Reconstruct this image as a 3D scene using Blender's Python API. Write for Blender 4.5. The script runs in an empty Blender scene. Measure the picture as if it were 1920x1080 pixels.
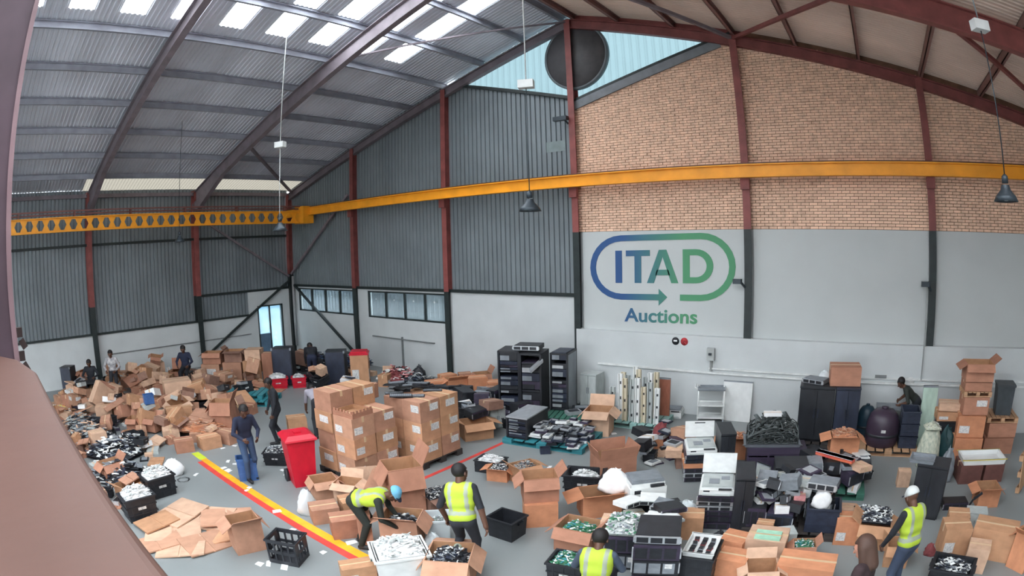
import bpy, bmesh, math, random
import numpy as np
from mathutils import Vector, Matrix, Euler
R = math.radians
SC = bpy.context.scene
COL = SC.collection
# ------------------------------------------------------------------ camera (wide security-camera lens)
cam_d = bpy.data.cameras.new('camera')
cam = bpy.data.objects.new('camera', cam_d); COL.objects.link(cam)
CAM = Vector((23.1717, -14.5703, 4.6136))
yaw, pitch, roll = 0.62750, -0.07680, -0.02730
fw = Vector((-math.sin(yaw)*math.cos(pitch), math.cos(yaw)*math.cos(pitch), math.sin(pitch)))
rt = Vector((math.cos(yaw), math.sin(yaw), 0)); up = rt.cross(fw)
r2 = math.cos(roll)*rt+math.sin(roll)*up; u2 = -math.sin(roll)*rt+math.cos(roll)*up
cam.matrix_world = Matrix(((r2.x, u2.x, -fw.x, CAM.x), (r2.y, u2.y, -fw.y, CAM.y), (r2.z, u2.z, -fw.z, CAM.z), (0, 0, 0, 1)))
cam_d.type = 'PANO'
cam_d.panorama_type = 'FISHEYE_LENS_POLYNOMIAL'
cam_d.sensor_width = 36.0; cam_d.sensor_height = 20.25; cam_d.sensor_fit = 'HORIZONTAL'
cam_d.fisheye_fov = R(170)
cam_d.fisheye_polynomial_k0 = 0.0
cam_d.fisheye_polynomial_k1 = -0.875919/18
cam_d.fisheye_polynomial_k2 = 0.0
cam_d.fisheye_polynomial_k3 = -0.0572603/18**3
cam_d.fisheye_polynomial_k4 = 0.0
cam_d.clip_start = 0.05; cam_d.clip_end = 300
SC.camera = cam
# ------------------------------------------------------------------ world, daylight, exposure
W = bpy.data.worlds.new('overcast_sky'); SC.world = W; W.use_nodes = True
bg = W.node_tree.nodes['Background']
bg.inputs[0].default_value = (0.90, 0.96, 1.0, 1); bg.inputs[1].default_value = 14.2
SC.view_settings.view_transform = 'Standard'; SC.view_settings.look = 'None'
SC.view_settings.gamma = 1.0; SC.view_settings.use_curve_mapping = False
SC.view_settings.exposure = 0.0
SC.cycles.use_denoising = True
SC.cycles.max_bounces = 8; SC.cycles.diffuse_bounces = 5; SC.cycles.transparent_max_bounces = 12
SC.cycles.sample_clamp_indirect = 6.0
# structural dimensions (metres)
S = 5.0; H1 = 3.054; H1L = 1.941; H2 = 4.877; HB = 6.15; HT = 6.48; H4 = 2.131
HE = 7.405; HR = 11.517; BAY = 5.066; YEND = -38.0
SLOPE = (HR-HE)/15.0
def slope(x): return HE+SLOPE*(x if x <= 15 else 30-x)
def portal(x0, x1, y0, y1, side):
    L = bpy.data.lights.new('skylight_daylight', 'AREA'); L.shape = 'RECTANGLE'
    a = math.atan(SLOPE)*(-1 if side < 0 else 1)
    xm, ym = (x0+x1)/2, (y0+y1)/2
    L.size = abs(x1-x0)/math.cos(a); L.size_y = abs(y1-y0)
    o = bpy.data.objects.new('skylight_daylight', L); COL.objects.link(o)
    o.location = (xm, ym, slope(xm)-0.02); o.rotation_euler = (0, a, 0)
    L.cycles.is_portal = True
    return o
portal(10.4, 14.6, -37, -1.5, -1)
portal(16.4, 27.6, -37, -9.0, 1)  # portal for the added right-slope skylights out of view
# ------------------------------------------------------------------ helpers
def link(o, parent=None):
    COL.objects.link(o)
    if parent is not None: o.parent = parent
    return o
def tag(o, label=None, cat=None, group=None, kind=None):
    if label: o['label'] = label
    if cat: o['category'] = cat
    if group: o['group'] = group
    if kind: o['kind'] = kind
    return o
def empty(name, loc=(0, 0, 0), rz=0, parent=None):
    o = bpy.data.objects.new(name, None); o.empty_display_size = .1
    o.location = loc; o.rotation_euler = (0, 0, rz)
    return link(o, parent)
MATS = {}
def mat(name, col, rough=.6, metal=0., var=.12, scale=4., bump=0., fine=60., spec=.4, col2=None, dirt=None):
    """procedural painted/printed surface: large soft colour variation, fine grain, optional second colour"""
    if name in MATS: return MATS[name]
    m = bpy.data.materials.new(name); m.use_nodes = True; nt = m.node_tree
    b = nt.nodes['Principled BSDF']
    b.inputs['Roughness'].default_value = rough; b.inputs['Metallic'].default_value = metal
    b.inputs['Specular IOR Level'].default_value = spec
    tc = nt.nodes.new('ShaderNodeTexCoord')
    n1 = nt.nodes.new('ShaderNodeTexNoise'); n1.inputs['Scale'].default_value = scale; n1.inputs['Detail'].default_value = 5
    nt.links.new(tc.outputs['Object'], n1.inputs['Vector'])
    cr = nt.nodes.new('ShaderNodeValToRGB')
    c = Vector(col); d = Vector(col2) if col2 else c*(1-var*1.6)
    cr.color_ramp.elements[0].position = .3; cr.color_ramp.elements[1].position = .7
    cr.color_ramp.elements[0].color = (*d, 1); cr.color_ramp.elements[1].color = (*[min(1, v*(1+var*.6)) for v in c], 1)
    nt.links.new(n1.outputs['Fac'], cr.inputs['Fac'])
    out = cr.outputs['Color']
    oi = nt.nodes.new('ShaderNodeObjectInfo')
    hsv = nt.nodes.new('ShaderNodeHueSaturation')
    mp = nt.nodes.new('ShaderNodeMapRange'); mp.inputs['To Min'].default_value = 1-var*.7; mp.inputs['To Max'].default_value = 1+var*.7
    nt.links.new(oi.outputs['Random'], mp.inputs['Value']); nt.links.new(mp.outputs['Result'], hsv.inputs['Value'])
    nt.links.new(out, hsv.inputs['Color']); out = hsv.outputs['Color']
    nt.links.new(out, b.inputs['Base Color'])
    if bump:
        n2 = nt.nodes.new('ShaderNodeTexNoise'); n2.inputs['Scale'].default_value = fine; n2.inputs['Detail'].default_value = 3
        nt.links.new(tc.outputs['Object'], n2.inputs['Vector'])
        bp = nt.nodes.new('ShaderNodeBump'); bp.inputs['Strength'].default_value = bump; bp.inputs['Distance'].default_value = .02
        nt.links.new(n2.outputs['Fac'], bp.inputs['Height']); nt.links.new(bp.outputs['Normal'], b.inputs['Normal'])
    MATS[name] = m
    return m
def srgb(r, g, b):
    f = lambda v: (v/255/12.92) if v/255 <= .04045 else ((v/255+.055)/1.055)**2.4
    return (f(r), f(g), f(b))
class MB:
    """collects solids into one mesh"""
    def __init__(s): s.v = []; s.f = []; s.m = []; s.sm = []
    def add(s, vs, fs, mi=0, smooth=False):
        n = len(s.v); s.v += [tuple(v) for v in vs]
        for f in fs: s.f.append(tuple(i+n for i in f)); s.m.append(mi); s.sm.append(smooth)
        return s
    def box(s, a, b, mi=0, M=None):
        x0, y0, z0 = a; x1, y1, z1 = b
        vs = [Vector(p) for p in ((x0, y0, z0), (x1, y0, z0), (x1, y1, z0), (x0, y1, z0), (x0, y0, z1), (x1, y0, z1), (x1, y1, z1), (x0, y1, z1))]
        if M is not None: vs = [M @ v for v in vs]
        return s.add(vs, [(3, 2, 1, 0), (4, 5, 6, 7), (0, 1, 5, 4), (1, 2, 6, 5), (2, 3, 7, 6), (3, 0, 4, 7)], mi)
    def cbox(s, c, d, mi=0, M=None):
        return s.box([c[i]-d[i]/2 for i in range(3)], [c[i]+d[i]/2 for i in range(3)], mi, M)
    def bar(s, a, b, w, h=None, mi=0, upv=(0, 0, 1)):
        a = Vector(a); b = Vector(b); h = h or w; d = (b-a); L = d.length; d.normalize()
        u = Vector(upv); x = d.cross(u)
        if x.length < 1e-4: u = Vector((0, 1, 0)); x = d.cross(u)
        x.normalize(); z = x.cross(d)
        M = Matrix((( x.x, d.x, z.x, a.x), (x.y, d.y, z.y, a.y), (x.z, d.z, z.z, a.z), (0, 0, 0, 1)))
        return s.box((-w/2, 0, -h/2), (w/2, L, h/2), mi, M)
    def ring(s, prof, c=(0, 0, 0), n=16, mi=0, axis='z', smooth=True, cap=True):
        """lathe of (r, z)"""
        vs = []; fs = []
        for r, z in prof:
            for k in range(n):
                a = 2*math.pi*k/n; p = (r*math.cos(a), r*math.sin(a), z)
                if axis == 'x': p = (p[2], p[0], p[1])
                if axis == 'y': p = (p[0], -p[2], p[1])
                vs.append((p[0]+c[0], p[1]+c[1], p[2]+c[2]))
        for i in range(len(prof)-1):
            for k in range(n):
                fs.append((i*n+k, i*n+(k+1) % n, (i+1)*n+(k+1) % n, (i+1)*n+k))
        if cap: fs.append(tuple(range(n-1, -1, -1))); fs.append(tuple((len(prof)-1)*n+k for k in range(n)))
        return s.add(vs, fs, mi, smooth)
    def tube(s, pts, r, n=8, mi=0):
        pts = [Vector(p) for p in pts]; vs = []; fs = []
        prev = Vector((0, 0, 1))
        for i, p in enumerate(pts):
            d = (pts[min(i+1, len(pts)-1)]-pts[max(i-1, 0)]).normalized()
            x = d.cross(prev)
            if x.length < 1e-3: x = d.cross(Vector((1, 0, 0)))
            x.normalize(); y = x.cross(d)
            for k in range(n):
                a = 2*math.pi*k/n; vs.append(p+x*r*math.cos(a)+y*r*math.sin(a))
        for i in range(len(pts)-1):
            for k in range(n): fs.append((i*n+k, i*n+(k+1) % n, (i+1)*n+(k+1) % n, (i+1)*n+k))
        fs.append(tuple(range(n-1, -1, -1))); fs.append(tuple((len(pts)-1)*n+k for k in range(n)))
        return s.add(vs, fs, mi, True)
    def prism(s, poly, y0, y1, mi=0, M=None):
        """polygon in xz extruded along y"""
        n = len(poly)
        vs = [Vector((x, y0, z)) for x, z in poly]+[Vector((x, y1, z)) for x, z in poly]
        if M is not None: vs = [M @ v for v in vs]
        fs = [tuple(range(n)), tuple(range(2*n-1, n-1, -1))]+[(i, i+n, (i+1) % n+n, (i+1) % n) for i in range(n)]
        return s.add(vs, fs, mi)
    def mesh(s, name, mats):
        me = bpy.data.meshes.new(name); me.from_pydata(s.v, [], s.f)
        for m in (mats if isinstance(mats, (list, tuple)) else [mats]): me.materials.append(m)
        me.polygons.foreach_set('material_index', s.m); me.polygons.foreach_set('use_smooth', s.sm)
        bm = bmesh.new(); bm.from_mesh(me); bmesh.ops.recalc_face_normals(bm, faces=bm.faces); bm.to_mesh(me); bm.free()
        me.update()
        return me
    def obj(s, name, mats, parent=None, loc=None):
        o = bpy.data.objects.new(name, s.mesh(name, mats))
        if loc is not None: o.location = loc
        return link(o, parent)
def shared(name, me, parent, loc=(0, 0, 0), rot=None):
    o = bpy.data.objects.new(name, me); o.location = loc
    if rot: o.rotation_euler = rot
    return link(o, parent)
# ------------------------------------------------------------------ structure materials
RED = mat('red_oxide_steel', srgb(132, 72, 68), .55, var=.18, scale=3)
REDP_ = mat('brown_purlin_paint', srgb(140, 104, 98), .6, var=.12, scale=3)
PURL = mat('hazed_purlin_grey', srgb(158, 160, 170), .6, var=.12, scale=3)  # left purlins: haze put into the colour as blue grey
REDG = mat('hazed_red_steel', srgb(122, 112, 118), .6, var=.15, scale=3)  # red steel greyed, the haze on it put into the colour
DARK = mat('dark_green_black_paint', srgb(40, 48, 48), .5, var=.2)
WHITE = mat('white_wall_paint', srgb(196, 200, 200), .7, var=.05, scale=1.2, bump=.08, fine=25)
PANEL = mat('white_panel_paint', srgb(183, 187, 186), .6, var=.035, scale=.8)
CLAD = mat('grey_steel_cladding', srgb(124, 132, 136), .5, metal=.15, var=.10, scale=.7)
ROOF = mat('grey_roof_sheet', srgb(214, 217, 226), .6, metal=.1, var=.10, scale=.6)
ROOFB = mat('beige_roof_sheet', srgb(232, 208, 192), .65, var=.10, scale=.6)
YEL = mat('crane_yellow_paint', srgb(240, 162, 40), .45, var=.10, scale=2)
BRICK = mat('face_brick', srgb(240, 200, 172), .8, var=.16, scale=6, bump=.15)
MORTAR = mat('dark_mortar', srgb(120, 88, 70), .9, var=.2)
STEEL = mat('galvanised_steel', srgb(150, 156, 160), .4, metal=.6, var=.15)
def floor_mat():
    m = mat('painted_concrete_floor', srgb(129, 134, 134), .42, var=.07, scale=.5, bump=.03, fine=18)
    nt = m.node_tree; b = nt.nodes['Principled BSDF']
    src = b.inputs['Base Color'].links[0].from_socket
    tc = next(n for n in nt.nodes if n.type == 'TEX_COORD')
    n = nt.nodes.new('ShaderNodeTexNoise'); n.inputs['Scale'].default_value = 7; n.inputs['Detail'].default_value = 8; n.inputs['Roughness'].default_value = .75
    nt.links.new(tc.outputs['Object'], n.inputs['Vector'])
    r = nt.nodes.new('ShaderNodeValToRGB'); r.color_ramp.elements[0].position = .62; r.color_ramp.elements[1].position = .72
    nt.links.new(n.outputs['Fac'], r.inputs['Fac'])
    mx = nt.nodes.new('ShaderNodeMixRGB'); mx.inputs['Color2'].default_value = (*srgb(104, 112, 112), 1)
    ml = nt.nodes.new('ShaderNodeMath'); ml.operation = 'MULTIPLY'; ml.inputs[1].default_value = .55
    nt.links.new(r.outputs['Color'], ml.inputs[0]); nt.links.new(ml.outputs[0], mx.inputs['Fac'])
    nt.links.new(src, mx.inputs['Color1']); nt.links.new(mx.outputs['Color'], b.inputs['Base Color'])
    return m
FLOOR = floor_mat()
def sheet_mat(name, col, thru, emit=0):
    """thin daylight sheet: part clear, part diffusing"""
    m = bpy.data.materials.new(name); m.use_nodes = True; nt = m.node_tree
    nt.nodes.remove(nt.nodes['Principled BSDF']); o = nt.nodes['Material Output']
    a = nt.nodes.new('ShaderNodeBsdfTransparent'); a.inputs[0].default_value = (*col, 1)
    b = nt.nodes.new('ShaderNodeBsdfTranslucent'); b.inputs[0].default_value = (*col, 1)
    n = nt.nodes.new('ShaderNodeTexNoise'); n.inputs['Scale'].default_value = 2.0
    tc = nt.nodes.new('ShaderNodeTexCoord'); nt.links.new(tc.outputs['Object'], n.inputs['Vector'])
    mr = nt.nodes.new('ShaderNodeMapRange'); mr.inputs['To Min'].default_value = thru-.15; mr.inputs['To Max'].default_value = thru+.15
    nt.links.new(n.outputs['Fac'], mr.inputs['Value'])
    mx = nt.nodes.new('ShaderNodeMixShader'); nt.links.new(mr.outputs[0], mx.inputs[0])
    nt.links.new(b.outputs[0], mx.inputs[1]); nt.links.new(a.outputs[0], mx.inputs[2]); nt.links.new(mx.outputs[0], o.inputs[0])
    MATS[name] = m
    return m
SKY = sheet_mat('skylight_sheet', (.97, .98, 1), .7)
GABLE_T = sheet_mat('gable_translucent_sheet', (.046, .066, .072), .2)
EAVE_T = sheet_mat('eaves_daylight_sheet', (.05, .045, .037), .1)
GLASS = sheet_mat('window_glass', (.9, .97, 1), .8)
# ------------------------------------------------------------------ floor and markings
st = lambda o: tag(o, kind='structure')
fl = MB().box((-.3, YEND, -.2), (30.3, .3, 0)).obj('floor', FLOOR); st(fl)
og = MB().box((-60, YEND-40, -.3), (90, 60, -.21)).obj('ground', mat('pale_yard_concrete', srgb(190, 190, 185), .8)); st(og)
TY = mat('yellow_floor_tape', srgb(240, 168, 40), .5, var=.15, scale=3); TR = mat('red_floor_tape', srgb(222, 74, 66), .5, var=.15, scale=3); TL = mat('lime_floor_tape', srgb(196, 214, 60), .5, var=.1)
def tape(name, a, b, m, label):
    return tag(MB().box((a[0], a[1], .0005), (b[0], b[1], .004)).obj(name, m), label, 'floor marking')
tape('floor_tape', (10.85, -9.96), (17.5, -9.80), TY, 'yellow orange tape line running across the grey floor')
tape('floor_tape', (10.95, -10.10), (17.5, -9.965), TR, 'red tape line alongside the yellow tape line')
tape('floor_tape', (10.28, -9.98), (10.84, -9.78), TL, 'lime yellow tape patch at the start of the yellow line')
tape('floor_tape', (15.28, -9.0), (15.38, -3.6), TR, 'thin red tape line beside the wrapped carton pallets')
# ------------------------------------------------------------------ corrugated sheet builder
def corr(width, L, depth=.03, ribs=4):
    """points of a trapezoid profile (across, out)"""
    p = []; w = width/ribs
    for i in range(ribs):
        x = i*w
        p += ([(x, 0), (x+w*.14, 0), (x+w*.24, depth), (x+w*.92, depth)] if depth > .035 else [(x, 0), (x+w*.30, 0), (x+w*.42, depth), (x+w*.66, depth), (x+w*.78, 0)])
    p.append((width, 0))
    return p
def sheet(name, m, parent, origin, across, along, out, width, L, top=None, depth=.03, ribs=4):
    """corrugated sheet; top(a) gives the length at across position a"""
    o, ac, al, ou = Vector(origin), Vector(across), Vector(along), Vector(out)
    prof = corr(width, L, depth, ribs); vs = []; fs = []
    for a, d in prof:
        l = top(a) if top else L
        vs += [o+ac*a+ou*d, o+ac*a+ou*d+al*l]
    for i in range(len(prof)-1): fs.append((2*i, 2*i+2, 2*i+3, 2*i+1))
    b = MB(); b.add(vs, fs); return b.obj(name, m, parent)
SW = .715
# ------------------------------------------------------------------ left wall (x = 0)
wl = st(empty('wall_left'))
dado = MB()
dado.box((-.24, YEND, 0), (-.02, -2.41, H1L)); dado.box((-.24, -2.41, 0), (-.02, -1.97, 2.95)); dado.box((-.24, -.58, 0), (-.02, .3, 2.95)); dado.box((-.24, -1.97, 2.28), (-.02, -.58, 2.95))
dado.obj('block_wall', WHITE, wl)
y = -.05
while y > YEND:
    z0 = H1L if y-SW < -2.45 else 2.97
    sheet('cladding_sheet', CLAD, wl, (-.14, y, z0), (0, -1, 0), (0, 0, 1), (1, 0, 0), SW, HE+.085-z0, depth=.045); y -= SW
MB().box((-.13, YEND, H1L-.05), (.05, -2.41, H1L+.02)).obj('girt', DARK, wl)
MB().box((-.13, -5.0, 2.93), (.0, -.1, 3.03)).obj('girt', DARK, wl)
MB().box((-.13, YEND, 5.32), (-.03, -.1, 5.42)).obj('girt', DARK, wl)
MB().box((-.13, YEND, 7.2), (.0, -.1, 7.35)).obj('eaves_beam', REDG, wl)
def icol(name, x, y, z0, z1, parent, m, w=.2, d=.3, along='x'):
    b = MB(); t = .02
    if along == 'x':
        b.box((x-d/2, y-w/2, z0), (x-d/2+t, y+w/2, z1)); b.box((x+d/2-t, y-w/2, z0), (x+d/2, y+w/2, z1)); b.box((x-d/2+t, y-t/2, z0), (x+d/2-t, y+t/2, z1))
    else:
        b.box((x-w/2, y-d/2, z0), (x+w/2, y-d/2+t, z1)); b.box((x-w/2, y+d/2-t, z0), (x+w/2, y+d/2, z1)); b.box((x-t/2, y-d/2+t, z0), (x+t/2, y+d/2-t, z1))
    return b.obj(name, m, parent)
for j in range(1, 8):
    icol('column_foot', .08, -j*BAY, 0, 3.0, wl, DARK, .24, .36)
    icol('steel_column', .08, -j*BAY, 3.0, HE+.0, wl, RED, .24, .36)
def brace(a, b, m, parent, w=.09): return MB().bar(a, b, w, w).obj('brace', m, parent)
brace((.12, -5.0, .35), (.12, -.2, 3.3), DARK, wl); brace((.12, -4.6, 6.1), (.12, -.2, 3.5), REDG, wl)
MB().box((-.02, -9.6, 1.06), (.02, -2.4, 1.10)).obj('conduit', mat('grey_conduit', srgb(120, 122, 122)), wl)
# door in the corner of the left wall
dr = st(empty('door_1', (-.1, -1.27, 0)))
fr = MB(); fr.box((-.08, -.70, 0), (.1, -.64, 2.28)); fr.box((-.08, .62, 0), (.1, .69, 2.28)); fr.box((-.08, -.7, 2.22), (.1, .69, 2.28)); fr.box((-.04, -.05, 0), (.06, .01, 2.22)); fr.obj('frame', DARK, dr)
MB().box((.0, -.64, 1.0), (.012, -.05, 2.2)).obj('pane', GLASS, dr)
MB().box((.0, .01, .1), (.012, .62, 2.2)).obj('pane', GLASS, dr)
MB().box((-.02, -.64, .05), (.03, -.05, 1.0)).obj('door_panel', mat('blue_grey_door', srgb(96, 122, 146), .5), dr)
# ------------------------------------------------------------------ gable wall (y = 0)
wb = st(empty('wall_back'))
d = MB()
Z0, Z1 = 1.93, 2.96
for x0, x1 in ((-.2, .55), (4.78, 5.62), (9.8, 14.9)): d.box((x0, .02, 0), (x1, .26, H1))
for x0, x1 in ((.55, 4.78), (5.62, 9.8)): d.box((x0, .02, 0), (x1, .26, Z0)); d.box((x0, .02, Z1), (x1, .26, H1))
d.obj('block_wall', WHITE, wb)
MB().box((14.98, -.20, 0), (30.2, .26, H4)).obj('lower_wall', WHITE, wb)
MB().box((14.88, .1, H4-.1), (30.2, .24, H2)).obj('backing_wall', WHITE, wb)
for i in range(3):
    MB().box((15.12+i*S, .0, H4), (19.9+i*S, .1, H2)).obj('wall_panel', PANEL, wb)
MB().box((-.1, -.04, H1-.03), (14.9, .04, H1+.07)).obj('girt', DARK, wb)
def vtop(x): return min(slope(x)+.125, 8.84+(15-x)*.275 if x < 15 else 8.72+(x-15)*.283)
x = 0.0
while x < 14.9:
    w = min(SW, 14.95-x)
    sheet('cladding_sheet', CLAD, wb, (x, .14, H1), (1, 0, 0), (0, 0, 1), (0, -1, 0), w, 1, lambda a, x=x: vtop(x+a)-H1, depth=.045)
    x += SW
MB().bar((10.5, .02, vtop(10.5)), (15, .02, vtop(14.99)), .12, .10).obj('flashing', DARK, wb)
MB().bar((15, .02, vtop(15.01)+.03), (19.95, .02, vtop(19.95)+.03), .12, .08).obj('flashing', DARK, wb)
MB().bar((15, -.02, vtop(15.01)-.14), (19.6, -.02, vtop(19.6)-.14), .06, .24).obj('flashing', mat('grey_flashing', srgb(112, 116, 120), .5), wb)
MB().bar((15, .10, slope(15)+.0), (30, .10, slope(30)+.0), .03, .26).obj('closure_strip', RED, wb)
x = 10.3
while x < 19.9:
    w = SW*1.0
    z0 = lambda a: vtop(max(10.3, x+a))
    o = MB(); pts = corr(w, 1, .025, 3); vs = []; fs = []
    for a, dd in pts:
        lo = vtop(x+a); hi = max(lo+.001, slope(x+a)+.125)
        vs += [(x+a, .2-dd, lo), (x+a, .2-dd, hi)]
    for i in range(len(pts)-1): fs.append((2*i, 2*i+2, 2*i+3, 2*i+1))
    o.add(vs, fs); o.obj('translucent_sheet', GABLE_T, wb); x += w
# bricks: real boxes with recessed mortar behind
MB().prism([(15, H2), (30, H2), (30, slope(30)+.12), (20.35, slope(20.35)+.12), (15, vtop(15.01))], .08, .24).obj('mortar_bed', MORTAR, wb)
rb = random.Random(3)
BL, BH, J = .222, .073, .012
brick_me = MB().box((0, -.03, 0), (BL-J, .05, BH-J)).mesh('brick', BRICK)
allb = []
row = 0; z = H2+.01
while z < 10.2:
    x = 15.0-(row % 2)*BL/2
    while x < 29.9:
        xm = x+BL/2
        if 14.8 < x and z+BH < (vtop(xm) if xm < 20 else slope(xm))-.05: allb.append((x, z))
        x += BL
    z += BH; row += 1
near = sorted(allb, key=lambda q: (q[0]-23.2)**2+(q[1]-5.0)**2)
own = set(near[:290])
stf = MB()
for (bx, bz) in allb:
    oy = .085+rb.uniform(-.008, .008)
    if (bx, bz) in own: shared('brick', brick_me, wb, (bx, oy-.03, bz))
    else: stf.box((bx, oy-.06, bz), (bx+BL-J, oy+.02, bz+BH-J))
st_b = stf.obj('brickwork', BRICK, wb); tag(st_b, kind='stuff')
for i in range(0, 7):
    x = i*S; top = slope(x)-.15
    zc = (H1 if i < 3 else H2)
    if i == 0: zc = 3.6
    lowz = 0 if i <= 3 else H4
    icol('column_foot', x+(.05 if i == 0 else 0), -.02, lowz, zc, wb, DARK, .2, .3, 'y')
    icol('steel_column', x+(.05 if i == 0 else 0), -.02, zc, top, wb, RED, .2, .3, 'y')
brace((.4, -.1, 3.1), (4.8, -.1, .4), DARK, wb); brace((.2, -.1, 3.6), (4.7, -.1, 6.8), REDG, wb)
MB().ring([(.06, 0), (.06, 3.2)], (.33, -.12, .3), 12).obj('downpipe', mat('grey_pvc', srgb(150, 150, 152)), wb)
# gable rafters
for s_, (xa, xb) in (('l', (0, 15)), ('r', (15, 30))):
    b = MB(); b.bar((xa, -.05, slope(xa)-.12), (xb, -.05, slope(xb)-.12), .2, .03); b.bar((xa, -.05, slope(xa)-.40), (xb, -.05, slope(xb)-.40), .2, .03); b.bar((xa, -.05, slope(xa)-.26), (xb, -.05, slope(xb)-.26), .03, .26)
    b.obj('gable_rafter', RED if s_ == 'r' else REDG, wb)
# windows with panes and burglar bars
def window(n, x0, x1):
    w = st(empty('window_%d' % n, ((x0+x1)/2, .1, Z0))); L = x1-x0; H = Z1-Z0; f = MB()
    f.box((-L/2, -.05, 0), (L/2, .03, .06)); f.box((-L/2, -.05, H-.06), (L/2, .03, H)); f.box((-L/2, -.05, 0), (-L/2+.06, .03, H)); f.box((L/2-.06, -.05, 0), (L/2, .03, H))
    f.obj('window_frame', DARK, w)
    for k in range(1, 4): MB().box((-L/2+k*L/4-.045, -.05, .06), (-L/2+k*L/4+.045, .03, H-.06)).obj('mullion', DARK, w)
    pm = MB().box((-L/8+.03, 0, .06), (L/8-.03, .008, H-.06)).mesh('pane', GLASS)
    bar = MB()
    for q in range(5): bar.box((-L/8+.08+q*(L/4-.16)/4-.018, .1, .1), (-L/8+.08+q*(L/4-.16)/4+.018, .12, H-.1))
    for z in (.12, H*.3, H-.14): bar.box((-L/8+.07, .1, z), (L/8-.07, .12, z+.025))
    bme = bar.mesh('burglar_bar', mat('grey_bar_paint', srgb(90, 92, 96)))
    for k in range(4):
        cx = -L/2+(k+.5)*L/4
        shared('pane', pm, w, (cx, 0, 0)); shared('burglar_bar', bme, w, (cx, 0, 0))
st(MB().box((-3.3, -9, -.2), (-3, 2.5, 5)).obj('wall_door_backdrop', mat('blue_door_backdrop', srgb(120, 156, 176), .8, var=.3, scale=1.2)))  # added backdrop beyond the door, gives its over-white glass a blue tint
st(MB().box((-6, 2.6, -.2), (13, 2.9, 7)).obj('wall_window_backdrop', mat('grey_window_backdrop', srgb(92, 100, 106), .8, var=.3, scale=1.5)))  # added backdrop that dims the bright sky behind the window panes
window(1, .55, 4.78); window(2, 5.62, 9.8)
# unseen walls that close the hall behind the lens
st(MB().box((30.0, YEND, 0), (30.25, .3, HE+.1)).obj('wall_right', WHITE))
wn = MB(); wn.prism([(-.2, 0), (9, 0), (9, 5), (21, 5), (21, 0), (30.2, 0), (30.2, HE), (15, HR), (-.2, HE)], YEND-.2, YEND)
st(wn.obj('wall_front', CLAD))
# ------------------------------------------------------------------ roof
ce = st(empty('ceiling'))
al = Vector((1, 0, SLOPE)).normalized(); ca = math.cos(math.atan(SLOPE))
def roof_piece(x0, x1, yk, m, name):
    left = x1 <= 15.001
    if left: o, a = Vector((x0, yk+SW/2, slope(x0)+.13)), Vector((1, 0, SLOPE))
    else: o, a = Vector((x0, yk+SW/2, slope(x0)+.13)), Vector((1, 0, -SLOPE))
    L = (x1-x0)
    return sheet(name, m, ce, o, (0, -1, 0), a, (0, 0, -1), SW, L, depth=.022, ribs=5)
k = -4
while True:
    yk = -2.9-SW*k
    if yk < YEND-.5: break
    sky = (k % 2 == 0)
    if -10.6 < yk < 0: roof_piece(-.3, 1.47, yk, EAVE_T, 'eaves_sheet'); xs_ = 1.47
    else: xs_ = -.3
    if sky and k >= 0:
        for x0, x1, s_ in ((xs_, 10.42, 0), (10.42, 11.62, 1), (11.62, 11.75, 0), (11.75, 13.15, 1), (13.15, 13.3, 0), (13.3, 14.7, 1), (14.7, 15, 0)):
            roof_piece(x0, x1, yk, SKY if s_ else ROOF, 'skylight_sheet' if s_ else 'roof_sheet')
    else: roof_piece(xs_, 15, yk, ROOF, 'roof_sheet')
    if sky and yk < -9.5:  # unseen right-slope skylights, added and widened to brighten the right side
        for x0, x1, s_ in ((15, 16.5, 0), (16.5, 27.5, 1), (27.5, 30.3, 0)): roof_piece(x0, x1, yk, SKY if s_ else ROOFB, 'skylight_sheet' if s_ else 'roof_sheet')
    else: roof_piece(15, 30.3, yk, ROOFB, 'roof_sheet')
    k += 1
pm = None
for k in range(-3, 7):
    for sd in (0, 1):
        x = 9.976-k*1.692
        if k == -3: x = 14.8
        if x < .3: continue
        if sd: x = 30-x
        b = MB(); t = SLOPE*(.09 if not sd else -.09)
        z = slope(x)
        b.box((x-.04, YEND, z-.1), (x-.02, .1, z+.1)); b.box((x-.04, YEND, z-.1), (x+.05, .1, z-.085)); b.box((x-.04, YEND, z+.085), (x+.05, .1, z+.1))
        b.obj('purlin', PURL if not sd else REDP_, ce)
for j in range(1, 8):
    for xa, xb in ((0, 15), (30, 15)):
        b = MB(); y = -j*BAY
        for dz, w, h in ((-.12, .2, .025), (-.58, .2, .025), (-.35, .02, .46)): b.bar((xa, y, slope(xa)+dz), (xb, y, slope(xb)+dz), w, h)
        xh = 3.2 if xa == 0 else 26.8
        if xa == 0: b.prism([(xa, slope(xa)-1.1), (xh, slope(xh)-.58), (xa, slope(xa)-.58)], y-.1, y+.1)
        else: b.prism([(xa, slope(xa)-1.1), (xa, slope(xa)-.58), (xh, slope(xh)-.58)], y-.1, y+.1)
        b.obj('rafter', RED if xa == 30 else REDG, ce)
def rb_(x0, y0, x1, y1, m=RED, w=.09): MB().bar((x0, y0, slope(x0)-.2), (x1, y1, slope(x1)-.2), w, w).obj('roof_brace', m, ce)
rb_(20, -.1, 23.6, -5.0); rb_(24.7, -5.0, 29.8, -.1); rb_(20, -.1, 16.4, -5.0, REDG); rb_(.4, -.1, 4.9, -5.0, REDG, .1); rb_(15, -.1, 10.3, -5.0, REDG, .05)
icol('steel_column', 29.9, -BAY, 0, HE, ce, RED, .24, .3)
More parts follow.
